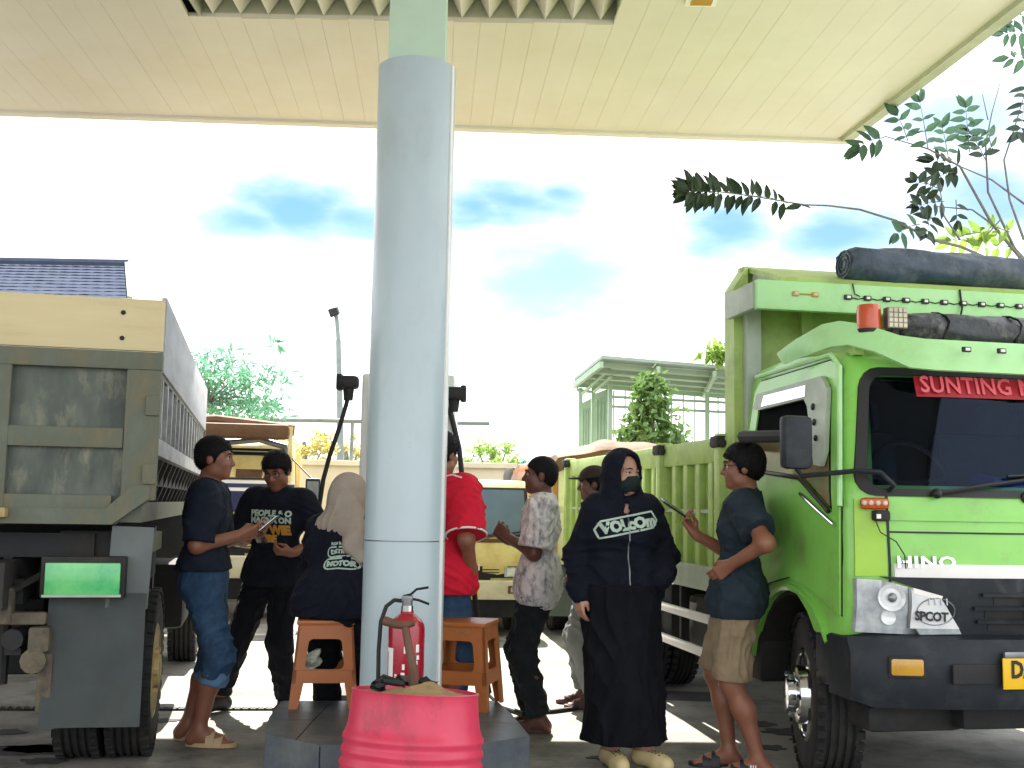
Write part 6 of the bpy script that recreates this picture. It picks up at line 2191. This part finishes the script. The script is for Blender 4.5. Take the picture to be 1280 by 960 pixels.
def make_stool(loc_, rz, label, s=1.0):
    root = empty('plastic_stool', loc_, rz, label, 'stool', 'brown plastic stools on the plinth')
    H = .45 * s; T = .142 * s; B = .178 * s
    def hw(z): return B + (T - B) * z / H
    m = MB(); m.box((0, 0, H - .012), (2 * T + .02, 2 * T + .02, .026), bev=.01)
    m.build('seat', K['stool'], root)
    # each side: apron, lower rail and two corner legs with rounded openings
    lw = .062 * s
    for q in range(4):
        R3 = Matrix.Rotation(math.pi / 2 * q, 4, 'Z')
        def F(off):
            return lambda u, v: R3 @ Vector((u, -(hw(v) - off), v))
        def op(z0, z1, e):
            out = []; r = .025
            x0, x1 = hw(z0) - e, hw(z1) - e
            pts = [(-x0, z0, 1), (x0, z0, 1), (x1, z1, 2), (-x1, z1, 2)]
            def c(cx, cz, a0): return [(cx + r * math.cos(rad(a0 + 30 * i)), cz + r * math.sin(rad(a0 + 30 * i))) for i in range(4)]
            return c(-x0 + r, z0 + r, 180) + c(x0 - r, z0 + r, 270) + c(x1 - r, z1 - r, 0) + c(-x1 + r, z1 - r, 90)
        m = MB()
        m.plate([(-hw(.195), .195), (hw(.195), .195), (hw(H - .02), H - .02), (-hw(H - .02), H - .02)], [op(.20 + .0, H - .095, lw)], F(0), F(.012))
        m.build('side_panel', K['stool'], root, 30)
        m = MB(); m.plate([(-hw(.13), .13), (hw(.13), .13), (hw(.194), .194), (-hw(.194), .194)], [], F(0), F(.02)); m.build('rail', K['stool'], root, 30)
        # corner leg below the rail
        m = MB()
        zz = .13
        def sec(z, w_):
            h_ = hw(z); a = [(-h_, -h_), (-h_ + w_, -h_), (-h_ + w_, -h_ + .014), (-h_ + .014, -h_ + .014), (-h_ + .014, -h_ + w_), (-h_, -h_ + w_)]
            return [R3 @ Vector((x, y, z)) for x, y in a]
        m.loft([sec(0, lw * .78), sec(.02, lw * .8), sec(zz, lw)]); m.build('leg', K['stool'], root, 30)
    M = frame(Vector((0, -(hw(H - .05) + .001), H - .05)), (1, 0, 0), (0, 0, 1))
    return root, M
ls = gp(401, 886, .265)
ST1, _ = make_stool((ls.x - .015, ls.y + .17, .265), rad(9), 'brown plastic stool under the seated woman on the left of the column', 1.0)
rs = gp(578, 888, .265)
ST2, Mt = make_stool((rs.x, rs.y + .16, .265), rad(-14), 'empty brown plastic stool right of the column')
text_on('maker_lettering', 'napoly', .03, Mt @ Matrix.Translation((.03, .005, 0)), K['sand'], ST2, .0008)
def paper():
    p = at(386, 828, ls.y + .12)
    r = random.Random(9)
    m = MB(); bmesh.ops.create_icosphere(m.bm, subdivisions=3, radius=1, matrix=Matrix.Diagonal((.075, .05, .05, 1)))
    for v in m.bm.verts:
        n = v.co.copy()
        f = 1 + .18 * math.sin(n.x * 90 + n.z * 60) + .12 * math.sin(n.z * 130 - n.y * 70) + r.uniform(-.06, .06)
        v.co = n * f
    m.bm.transform(Matrix.Rotation(rad(-40), 4, 'Y'))
    m.bm.transform(Matrix.Translation((-.0, 0, 0)))
    o = m.build('crumpled_bag', K['paper'], None, 25); o.location = p - Vector((0, 0, .0))
    tag(o, 'crumpled pale striped bag tucked between the legs of the left stool', 'bag')
paper()
def barrier():
    a = gp(411, 838)
    root = empty('barrier', a, 0, 'small red and white barrier in the sunlit yard behind the left stool', 'barrier')
    m = MB(); m.box((0, 0, .10), (.34, .16, .20), bev=.03); m.build('lower_block', K['white'], root)
    m = MB(); m.box((0, 0, .31), (.30, .13, .22), bev=.03); m.build('upper_block', K['red'], root)
barrier()
def floor_hose():
    m = MB(); pts = [gp(664, 893), gp(690, 892), gp(720, 888), gp(735, 884), gp(770, 880)]
    c = pts[2].copy(); m.tube([p - c + Vector((0, 0, .015)) for p in pts], .014, 8)
    o = m.build('floor_cable', K['rubber'], None); o.location = c; tag(o, 'thin black cable lying on the ground behind the man in the patterned shirt', 'cable')
floor_hose()

# ================================================================== PEOPLE
def cloth_torso(b, e, hem=None, sleeve=.8, flare=.012, neck=True, flare_hem=0.0):
    S = SDF()
    b.torso(S, e)
    if sleeve: b.arms_(S, e * 1.05, sleeve, flare=flare)
    if flare_hem:
        S.cap(b.P - b.rt * .06 + np.array((0, 0, -.02)), b.P + b.rt * .06 + np.array((0, 0, -.02)), .125 * b.k * b.fat + e + flare_hem, k=.08, fl=b.fw, fk=.85)
    if hem is not None: S.plane((0, 0, hem), (0, 0, -1))
    return S
def trousers(b, e, top, upto=1.93, flare=.0):
    S = SDF(); b.torso(S, e, upper=False); b.legs_(S, e, upto, flare=flare)
    S.plane(b.P + b.up * (top - b.P[2]), b.up)
    return S
def collar(b, root, m, r=.064, open_=.5):
    mb = MB(); rings = []
    n = 22
    for i in range(n + 1):
        a = open_ + (2 * math.pi - 2 * open_) * i / n
        d = b.fw * math.cos(a) + b.rt * math.sin(a)
        c = b.N0 + b.up * (.012 - .02 * (1 + math.cos(a)) / 2)
        p = c + d * r * b.k
        o = c + d * (r + .022) * b.k - b.up * .038
        rings.append([p + b.up * .03, p + b.up * .032 + d * .006, o + d * .006, o])
    mb.loft([[Vector(q) for q in rg] for rg in rings]); return mb.build('collar', m, root)

def hair_part(b, root, seed=1, amp=.0035, mat_=None, strand=.009, **kw):
    S = SDF(); b.hair(S, **kw)
    V, Fc = S.mesh(.0055)
    V = folds(V, Fc, amp * .6, seed, zs=.3, freq=2.2)
    h = link_mesh('hair', np_mesh('hair', V, Fc), mat_ or K['hair'], root)
    # short strands that break up the outline
    r = np.random.RandomState(seed); N = vnormals(V, Fc)
    i = r.randint(0, len(V), 2600)
    P, n = V[i], N[i]
    g = n * .5 + b.fw * .4 - b.up * .8 + r.normal(size=P.shape) * .35
    g = g - n * np.minimum((g * n).sum(1), 0)[:, None]
    g /= np.linalg.norm(g, axis=1)[:, None]
    s = np.cross(g, n); s /= np.linalg.norm(s, axis=1)[:, None] + 1e-9
    L = (strand * (.5 + r.rand(len(P))))[:, None]; w = .0016
    Q = np.stack([P - n * .002 - s * w, P - n * .002 + s * w, P + g * L * .6 + n * .001 + s * w * .6, P + g * L - n * .002], 1).reshape(-1, 3)
    link_mesh('hair_strands', np_mesh('hair_strands', Q, np.arange(len(Q)).reshape(-1, 4)), mat_ or K['hair'], h)['kind'] = 'stuff'
    return h

WX = lambda px, Y: (px - 640) / FPX * Y
T = math.pi
# 1 --- man in navy tee and rolled jeans, left
def p_left():
    Y = 6.36
    b = Body(1.69, lean=(0, .02), head=(-.06, -.03, 0), fat=1.02,
             arms={'R': dict(wrist=(.08, .20, 1.145), hint=(.5, -.6, -1), dir=(-.28, .9, .22), palm=(-.8, -.1, .55), curl=.55, thumb=.6),
                   'L': dict(wrist=(-.07, .24, 1.15), hint=(-.5, -.4, -1), dir=(.3, .9, .2), palm=(.75, -.1, .6), curl=.55, thumb=.6)},
             feet={'R': dict(ankle=(.085, .03, .09), yaw=-.1), 'L': dict(ankle=(-.085, -.07, .09), yaw=.15)})
    o = person('man in navy tee and rolled blue jeans holding a phone beside the dark truck', (WX(264, Y), Y, 0), rad(-86), b, K['skin_mid'])
    hair_part(b, o, 2, front=.066, e=.012, nape=-.045)
    face_parts(b, o, None)
    m = MB(); m.tube([b.hp(-.022, .084, -.052), b.hp(0, .092, -.050), b.hp(.022, .084, -.052)], [.002, .0045, .002], 6); m.build('moustache', K['hair'], o)
    S = cloth_torso(b, .022, .95, .93, .014, flare_hem=.016)
    finish_cloth('tee_shirt', S, .008, K['tee_navy'], o, .0085, 3)
    S = trousers(b, .022, .985, 1.30); finish_cloth('jeans', S, .008, K['jeans'], o, .007, 4, zs=.5, freq=.8)
    S = SDF()
    for A in b.leg.values():
        q0 = A['k'] + (A['a'] - A['k']) * .20; q1 = A['k'] + (A['a'] - A['k']) * .38
        S.cap(q0, q1, .076, .078, k=0, clip=(q1, A['a'] - A['k']))
    finish_cloth('jean_cuff', S, .007, K['jeans_cuff'], o, .005, 5)
    for A in b.leg.values(): sandal('sandal', K['sandal'], b, A, o)
    th = rad(-86); Mw = Matrix.Translation(o.location) @ Matrix.Rotation(th, 4, 'Z')
    phone(Mw @ Vector((.0, .345, 1.205)), Mw.to_3x3() @ Vector((1, 0, 0)), Mw.to_3x3() @ Vector((0, .75, .66)), 'phone with a bright screen held by the man in rolled jeans', bright=True)
p_left()

# 2 --- young man with glasses, black tee
def p_young():
    Y = 7.25
    b = Body(1.66, lean=(-.02, .02), pelvis=(.03, 0), head=(.05, -.42, .03),  fat=.92,
             arms={'R': dict(wrist=(.14, .24, 1.08), hint=(.7, -.5, -.8), dir=(-.6, .75, .2), palm=(-.3, -.3, .9), curl=.6, thumb=.6),
                   'L': dict(wrist=(-.17, .20, 1.02), hint=(-.8, -.5, -.6), dir=(.7, .7, .1), palm=(.3, -.3, .9), curl=.6, thumb=.6)},
             feet={'R': dict(ankle=(.36, .04, .085), yaw=-.5, hint=(.5, 1, 0)), 'L': dict(ankle=(-.05, -.05, .085), yaw=.2)})
    th = rad(166)
    o = person('young man with glasses in a printed black tee looking down at his phone', (WX(357, Y), Y, 0), th, b, K['skin_mid'])
    hair_part(b, o, 6, front=.050, e=.016, nape=-.05)
    face_parts(b, o, None, glasses=True)
    S = cloth_torso(b, .024, .80, .95, .016, flare_hem=.01)
    _, V, Fc = finish_cloth('tee_shirt', S, .008, K['tee_black'], o, .008, 8)
    c = (b.Cc + b.fw * .12) - b.up * .02
    decal('shirt_print', V, Fc, [(flat_text('PEOPLE & O', .052, .003), 0, .055), (flat_text('MAGNA ON', .05, .003), .0, .012)], c, -b.rt, b.up, K['print_pale'], o)
    decal('shirt_print', V, Fc, [(flat_text('W  WIE', .075, .006), 0.0, -.05), (flat_text('VIBE', .06, .004), -.02, -.105)], c, -b.rt, b.up, K['print_gold'], o)
    S = trousers(b, .022, .93, 1.95); finish_cloth('trousers', S, .008, K['trouser_black'], o, .009, 9)
    for A in b.leg.values():
        S = SDF(); b.foot(S, A, .007); S.plane((0, 0, A['a'][2] - .0), (0, 0, 1)); S.plane((0, 0, .0), (0, 0, -1)); V, Fc = S.mesh(.006); link_mesh('shoe', np_mesh('shoe', V, Fc), K['flip'], o)
    Mw = Matrix.Translation(o.location) @ Matrix.Rotation(th, 4, 'Z')
    phone(Mw @ Vector((-.01, .33, 1.13)), Mw.to_3x3() @ Vector((1, 0, 0)), Mw.to_3x3() @ Vector((0, .75, .66)), 'dark phone held in both hands by the young man with glasses')
p_young()

# 3 --- woman on the stool
def p_seated():
    Y = ST1.location.y - .01
    b = Body(1.56, hip_z=.795, lean=(-.10, .36), head=(-.35, -.12, 0), female=True, fat=1.12,
             arms={'R': dict(wrist=(.13, .42, 1.0), hint=(.8, -.3, -.8), curl=.6), 'L': dict(wrist=(-.13, .42, .97), hint=(-.8, -.3, -.8), curl=.6)},
             feet={'R': dict(ankle=(.12, .40, .10), hint=(.2, 1, .6)), 'L': dict(ankle=(-.22, .36, .10), hint=(-.5, 1, .6))})
    th = rad(-22)
    o = person('woman in a taupe headscarf and printed black jacket seated on the left stool', (ST1.location.x + .04, Y, 0), th, b, K['skin_light'])
    S = SDF(); b.torso(S, .034, lower=False); b.arms_(S, .03, 1.95)
    S.cap(b.P - b.rt * .08, b.P + b.rt * .08, .165, k=.08, fl=b.fw, fk=1.0)
    S.cap(b.P - b.rt * .10 + np.array((0, .06, -.03)), b.P + b.rt * .10 + np.array((0, .06, -.03)), .16, k=.08)
    S.plane((0, 0, .722), (0, 0, -1))
    _, V, Fc = finish_cloth('jacket', S, .008, K['hoodie'], o, .011, 11)
    c = b.W - b.fw * .15 + b.up * .09 + b.rt * .075
    def rr(w, h, n=6):
        out = []; r = h / 2
        for cx, a0 in ((w / 2 - r, -90), (-w / 2 + r, 90)):
            for i in range(n + 1): out.append((cx + r * math.cos(rad(a0 + 180 * i / n)), r * math.sin(rad(a0 + 180 * i / n))))
        return out
    decal('jacket_print', V, Fc, [(ring_mesh(rr(.15, .05), .008), -.01, .035), (flat_text('DISTRO', .03, .002), -.01, .035), (ring_mesh(rr(.19, .062), .010), 0, -.03), (flat_text('MOTOR', .04, .003, 1.1), 0, -.03), (flat_text('RIDE & CO', .02, .001), -.01, .078)], c, b.rt, b.up, K['print_pale'], o)
    S = SDF(); b.legs_(S, .03, 1.9); S.cap(b.hipL, b.hipR, .10, k=.05); finish_cloth('trousers', S, .009, K['trouser_black'], o, .008, 12)
    # headscarf
    S = SDF()
    S.ell(b.hp(0, -.012, .026), np.array((.098, .118, .112)), b.HR, k=0)
    S.ell(b.hp(0, -.005, -.04), np.array((.094, .105, .11)), b.HR, k=.05)
    S.cap(b.hp(0, -.02, -.06), b.N0 + b.fw * .02 - b.up * .03, .098, .125, k=.06)
    S.cap(b.N0 - b.rt * .07 - b.up * .05, b.N0 + b.rt * .09 - b.up * .06, .085, k=.06, fl=b.fw, fk=1.25)
    # tail of the scarf falling over the right shoulder blade
    S.cap(b.N0 + b.rt * .07 - b.fw * .05, b.Cc + b.rt * .15 - b.fw * .135 - b.up * .03, .085, .06, k=.05, fl=b.fw, fk=.6)
    S.cap(b.Cc + b.rt * .15 - b.fw * .135 - b.up * .03, b.W + b.rt * .20 - b.fw * .12 + b.up * .08, .06, .03, k=.03, fl=b.fw, fk=.6)
    S.ell(b.hp(0, .105, -.02), np.array((.062, .075, .085)), b.HR, k=.02, op='sub')
    finish_cloth('headscarf', S, .007, K['hijab'], o, .006, 14, zs=.4, freq=.7, rx=2)
    for A in b.leg.values():
        S = SDF(); b.foot(S, A, .007); V, Fc = S.mesh(.007); link_mesh('shoe', np_mesh('shoe', V, Fc), K['flip'], o)
p_seated()

# 4 --- man in red jersey behind the column
def p_red():
    Y = 6.42
    b = Body(1.745, lean=(0, -.02), head=(-.05, -.06, 0), fat=1.02,
             arms={'R': dict(wrist=(.215, .04, .93), hint=(.5, -1, 0), curl=.5), 'L': dict(wrist=(-.235, -.02, .90), hint=(-.5, -1, 0), curl=.5)},
             feet={'R': dict(ankle=(.09, .02, .085)), 'L': dict(ankle=(-.10, -.05, .085))})
    o = person('man in a red jersey with white piping and jeans behind the column', (WX(552, Y), Y, 0), rad(-32), b, K['skin_mid'])
    hair_part(b, o, 16, front=.064, e=.016)
    face_parts(b, o, None)
    S = cloth_torso(b, .034, .84, .92, .03, flare_hem=.012); _, V, Fc = finish_cloth('jersey', S, .008, K['jersey'], o, .009, 17)
    # piping on the shoulders and sleeve ends
    bvh = BVHTree.FromPolygons([tuple(v) for v in V], [tuple(f) for f in Fc])
    for sd in ('R', 'L'):
        A = b.arm[sd]; pts = []
        for i in range(9):
            t = i / 8
            p = b.N0 + (A['s'] - b.N0) * (.35 + .75 * t) - b.fw * (.045 + .02 * t) + b.up * .1
            hit = bvh.ray_cast(Vector(p), Vector(-b.up), .4)
            if hit[0] is not None: pts.append(hit[0] + Vector((0, 0, .002)))
        if len(pts) > 2: m = MB(); m.tube(pts, .005, 6); m.build('piping', K['white'], o)
        d = unit(A['e'] - A['s']); q = A['s'] + (A['e'] - A['s']) * .905
        u = unit(np.cross(d, (0, 1, .2))); v = np.cross(d, u)
        m = MB(); m.tube([q + (u * math.cos(a) + v * math.sin(a)) * .113 for a in [2 * math.pi * k / 24 for k in range(25)]], .006, 6, cap=False); m.build('sleeve_hem', K['white'], o)
    S = trousers(b, .02, .95, 1.93); finish_cloth('jeans', S, .008, K['jeans'], o, .008, 18)
    for A in b.leg.values(): sandal('sandal', K['brown_shoe'], b, A, o)
p_red()

# 5 --- man in patterned shirt, hands clasped
def p_floral():
    Y = 6.9
    b = Body(1.635, lean=(0, -.03), pelvis=(0, .02), head=(.0, .03, 0), fat=.98,
             arms={'L': dict(wrist=(-.05, .215, 1.15), hint=(-.6, -.5, -1), dir=(.35, .7, .6), palm=(.9, -.1, .2), curl=.75, thumb=.5),
                   'R': dict(wrist=(.07, .225, 1.13), hint=(.6, -.5, -1), dir=(-.35, .7, .6), palm=(-.9, -.1, .2), curl=.75, thumb=.5)},
             feet={'L': dict(ankle=(-.09, .0, .085), yaw=-.15), 'R': dict(ankle=(.09, .05, .085), yaw=.1)})
    o = person('man in a grey patterned shirt standing with clasped hands facing left', (WX(681, Y), Y, 0), rad(88), b, K['skin_dark'])
    hair_part(b, o, 20, front=.070, e=.007, amp=.001, strand=.006)
    face_parts(b, o, None)
    S = cloth_torso(b, .03, .72, .88, .026, flare_hem=.014); finish_cloth('patterned_shirt', S, .008, K['floral'], o, .008, 21)
    collar(b, o, K['floral'], .070)
    S = trousers(b, .026, .93, 1.96); finish_cloth('trousers', S, .008, K['trouser_char'], o, .010, 22)
    for A in b.leg.values(): sandal('sandal', K['brown_shoe'], b, A, o)
p_floral()

# 6 --- person half hidden behind the hooded woman
def p_behind():
    Y = 7.7
    b = Body(1.60, lean=(0, -.02), head=(.1, -.05, 0), fat=.98,
             arms={'R': dict(wrist=(.2, .1, .95)), 'L': dict(wrist=(-.22, .08, .90), curl=.5)},
             feet={'L': dict(ankle=(-.09, -.02, .085)), 'R': dict(ankle=(.09, .06, .085))})
    o = person('person in grey clothes and a dark cap half hidden behind the hooded woman', (WX(745, Y), Y, 0), rad(80), b, K['skin_dark'])
    hair_part(b, o, 23, front=.06, e=.008, amp=.001)
    face_parts(b, o, None)
    S = SDF(); S.ell(b.hp(0, -.012, .045), np.array((.088, .106, .09)), b.HR, k=0); S.plane(b.hp(0, 0, .045), b.HR @ np.array((0, -.12, -1)))
    S.ell(b.hp(0, .10, .048), np.array((.07, .075, .008)), b.HR, k=.012)
    V, Fc = S.mesh(.006); link_mesh('cap', np_mesh('cap', V, Fc), K['cap'], o)
    S = cloth_torso(b, .024, .82, 1.9, .0); finish_cloth('shirt', S, .009, K['grey_cloth'], o, .008, 24)
    S = trousers(b, .024, .93, 1.93); finish_cloth('trousers', S, .009, K['grey_cloth'], o, .010, 25)
    for A in b.leg.values(): sandal('sandal', K['brown_shoe'], b, A, o)
p_behind()

# 7 --- woman in black hooded top, mask and long dress
def p_hood():
    Y = 6.08
    b = Body(1.60, lean=(.01, -.03), head=(.42, -.02, 0), female=True, fat=1.04, hip_z=.885,
             arms={'R': dict(wrist=(.245, .03, .875), hint=(.35, -1, 0), dir=(.0, .12, -1), palm=(-.8, -.3, 0), curl=.32, thumb=.25),
                   'L': dict(wrist=(-.165, .14, .96), hint=(-.7, -1, 0), curl=.4)},
             feet={'R': dict(ankle=(.075, .05, .085), yaw=.1), 'L': dict(ankle=(-.10, .08, .085), yaw=.45)})
    th = rad(190)
    o = person('woman in black hooded top with white lettering, mask and long dress', (WX(781, Y), Y, 0), th, b, K['skin_light'], hands=('R',))
    face_parts(b, o, None, lips=False)
    # mask
    S = SDF(); S.ell(b.hp(0, .030, -.052), np.array((.068, .078, .062)), b.HR, k=0); S.ell(b.hp(0, .088, -.035), np.array((.024, .026, .034)), b.HR, k=.03)
    S.plane(b.hp(0, .09, -.012), b.HR @ np.array((0, -.22, 1))); S.plane(b.hp(0, -.0, 0), b.HR @ np.array((0, -1, 0)))
    finish_cloth('face_mask', S, .0045, K['mask'], o, .0015, 30)
    m = MB()
    for sg in (-1, 1): m.tube([b.hp(sg * .066, .03, -.03), b.hp(sg * .079, -.01, .0), b.hp(sg * .08, -.02, .01)], .002, 5)
    m.build('mask_loop', K['mask'], o)
    # hood with open face
    S = SDF(); S.ell(b.hp(0, -.022, .034), np.array((.102, .122, .112)), b.HR, k=0)
    S.ell(b.hp(0, -.03, -.06), np.array((.098, .105, .10)), b.HR, k=.06)
    S.cap(b.N0 - b.rt * .06, b.N0 + b.rt * .06, .078, k=.05, fl=b.fw, fk=1.1)
    S.ell(b.hp(0, .085, -.005), np.array((.068, .125, .112)), b.HR, k=.015, op='sub')
    S.cap(b.hp(0, .08, -.10), b.N0 + b.fw * .13 - b.up * .03, .045, .02, k=.02, op='sub')
    finish_cloth('hood', S, .006, K['hoodie'], o, .004, 31)
    # hooded top
    S = SDF(); b.torso(S, .036); b.arms_(S, .027, 2.0, fores=1.0); S.plane((0, 0, .83), (0, 0, -1))
    S.cap(b.N0 + b.fw * .05, b.N0 + b.fw * .16 - b.up * .10, .03, .012, k=.02, op='sub')
    _, V, Fc = finish_cloth('hooded_top', S, .0075, K['hoodie'], o, .010, 32)
    # zip and inner shirt
    bvh = BVHTree.FromPolygons([tuple(v) for v in V], [tuple(f) for f in Fc])
    zp = []
    for i in range(18):
        z = 1.33 - i * .028
        hit = bvh.ray_cast(Vector((0.0, .6, z)), Vector((0, -1, 0)), 1.0)
        if hit[0] is not None: zp.append(hit[0] + Vector((0, .002, 0)))
    m = MB(); m.tube(zp, .0045, 6); m.build('zip', K['metal'], o)
    m = MB(); m.ball(b.N0 + b.fw * .070 - b.up * .05, (.035, .02, .05)); m.build('inner_shirt', K['white'], o)
    # lettering in an outlined lozenge, tilted
    w, h = .33, .085
    out = [(-w / 2, -h / 2 - .006), (w / 2 - .03, -h / 2 + .006), (w / 2, 0), (w / 2 - .02, h / 2 + .006), (w / 2 - .09, h / 2 + .004), (-w / 2 + .02, h / 2 - .004), (-w / 2 - .012, 0)]
    c = b.Cc + b.fw * .16 + b.up * .035
    rtv = -(b.rt); tilt = rad(9)
    right = rtv * math.cos(tilt) + b.up * math.sin(tilt)
    dense = []
    for i in range(len(out)):
        a, d = out[i], out[(i + 1) % len(out)]
        for q in range(6): dense.append((a[0] + (d[0] - a[0]) * q / 6, a[1] + (d[1] - a[1]) * q / 6))
    decal('chest_lettering', V, Fc, [(ring_mesh(dense, .010), 0, 0), (flat_text('VOLcOm', .078, .005, 1.0), 0, -.002)], c, right, b.up, K['print_pale'], o, .004)
    # long dress
    S = SDF()
    for sg in (-1, 1):
        S.cap((sg * .055, 0, .92), (sg * .085, .045, .10), .137, .125, k=.10, fl=b.fw, fk=1.1)
    S.cap((0, 0, .9), (0, .05, .10), .15, .16, k=.1, fl=b.fw, fk=1.15)
    S.plane((0, 0, .125), (0, 0, -1)); S.plane((0, 0, .93), (0, 0, 1))
    finish_cloth('long_dress', S, .009, K['dress'], o, .016, 33, zs=.12, freq=.7)
    for A in b.leg.values():
        S = SDF(); b.foot(S, A, .012); S.plane((0, 0, .085), (0, 0, 1)); S.plane((0, 0, .0), (0, 0, -1))
        V2, F2 = S.mesh(.005); sh = link_mesh('clog', np_mesh('clog', V2, F2), K['croc'], o)
        m = MB(); t = Vector(A['toe']); t.z = 0; a = Vector(A['a']); s_ = t.cross(Vector((0, 0, 1)))
        bv = BVHTree.FromPolygons([tuple(v) for v in V2], [tuple(f) for f in F2])
        for fy in (.06, .085, .11, .135):
            for fx in (-.022, 0, .022):
                hit = bv.ray_cast(Vector((a.x, a.y, .3)) + t * fy + s_ * fx, Vector((0, 0, -1)), .5)
                if hit[0] is not None: m.ball(hit[0] - Vector((0, 0, .002)), .0055, 6)
        m.build('clog_hole', K['brown_shoe'], sh)
    S = SDF(); b.legs_(S, .012, 1.97); S.plane((0, 0, .35), (0, 0, 1)); V2, F2 = S.mesh(.008); link_mesh('leggings', np_mesh('leggings', V2, F2), K['trouser_black'], o)
p_hood()

# 8 --- man leaning by the green truck
def p_right():
    Y = 5.9
    b = Body(1.675, lean=(.0, -.09), pelvis=(0, .01), head=(.10, -.02, 0), fat=.98,
             arms={'L': dict(wrist=(-.225, .02, 1.06), hint=(-.75, -1, .5), dir=(.25, .75, -.55), palm=(.9, -.2, .2), curl=.25, thumb=.1),
                   'R': dict(wrist=(.09, .235, 1.20), hint=(.3, -.2, -1), dir=(-.1, .55, .8), palm=(-.45, -.7, .5), curl=.55, thumb=.5)},
             feet={'R': dict(ankle=(.10, .06, .085), hint=(.1, 1, 0), yaw=.1), 'L': dict(ankle=(-.07, -.10, .085), hint=(0, 1, 0), yaw=.05)})
    th = rad(74)
    o = person('man in dark polo and khaki shorts, hand on hip, beside the green truck', (WX(924, Y), Y, 0), th, b, K['skin_mid'])
    hair_part(b, o, 41, front=.060, strand=.010, e=.018, nape=-.055, top=1.2)
    face_parts(b, o, None, glasses=True)
    S = cloth_torso(b, .026, .785, .72, .018, flare_hem=.022); finish_cloth('polo_shirt', S, .008, K['polo'], o, .009, 42)
    collar(b, o, K['polo'], .066)
    S = trousers(b, .024, .86, .97, .016); finish_cloth('shorts', S, .008, K['khaki'], o, .009, 43)
    for A in b.leg.values():
        s_ = sandal('flip_flop', K['flip'], b, A, o)
    A = b.leg['L']; t = Vector(A['toe']); a = Vector(A['a'])
    m = MB()
    for q in range(3): m.box(Vector((a.x - .056, a.y + .01 + q * .012, .058)), (.004, .006, .022))
    m.build('sandal_mark', K['white'], o)
    Mw = Matrix.Translation(o.location) @ Matrix.Rotation(th, 4, 'Z')
    phone(Mw @ Vector((.035, .345, 1.34)), Mw.to_3x3() @ Vector((.85, .3, .3)), Mw.to_3x3() @ Vector((-.2, .75, .55)), 'slim dark phone held up by the man in khaki shorts')
p_right()
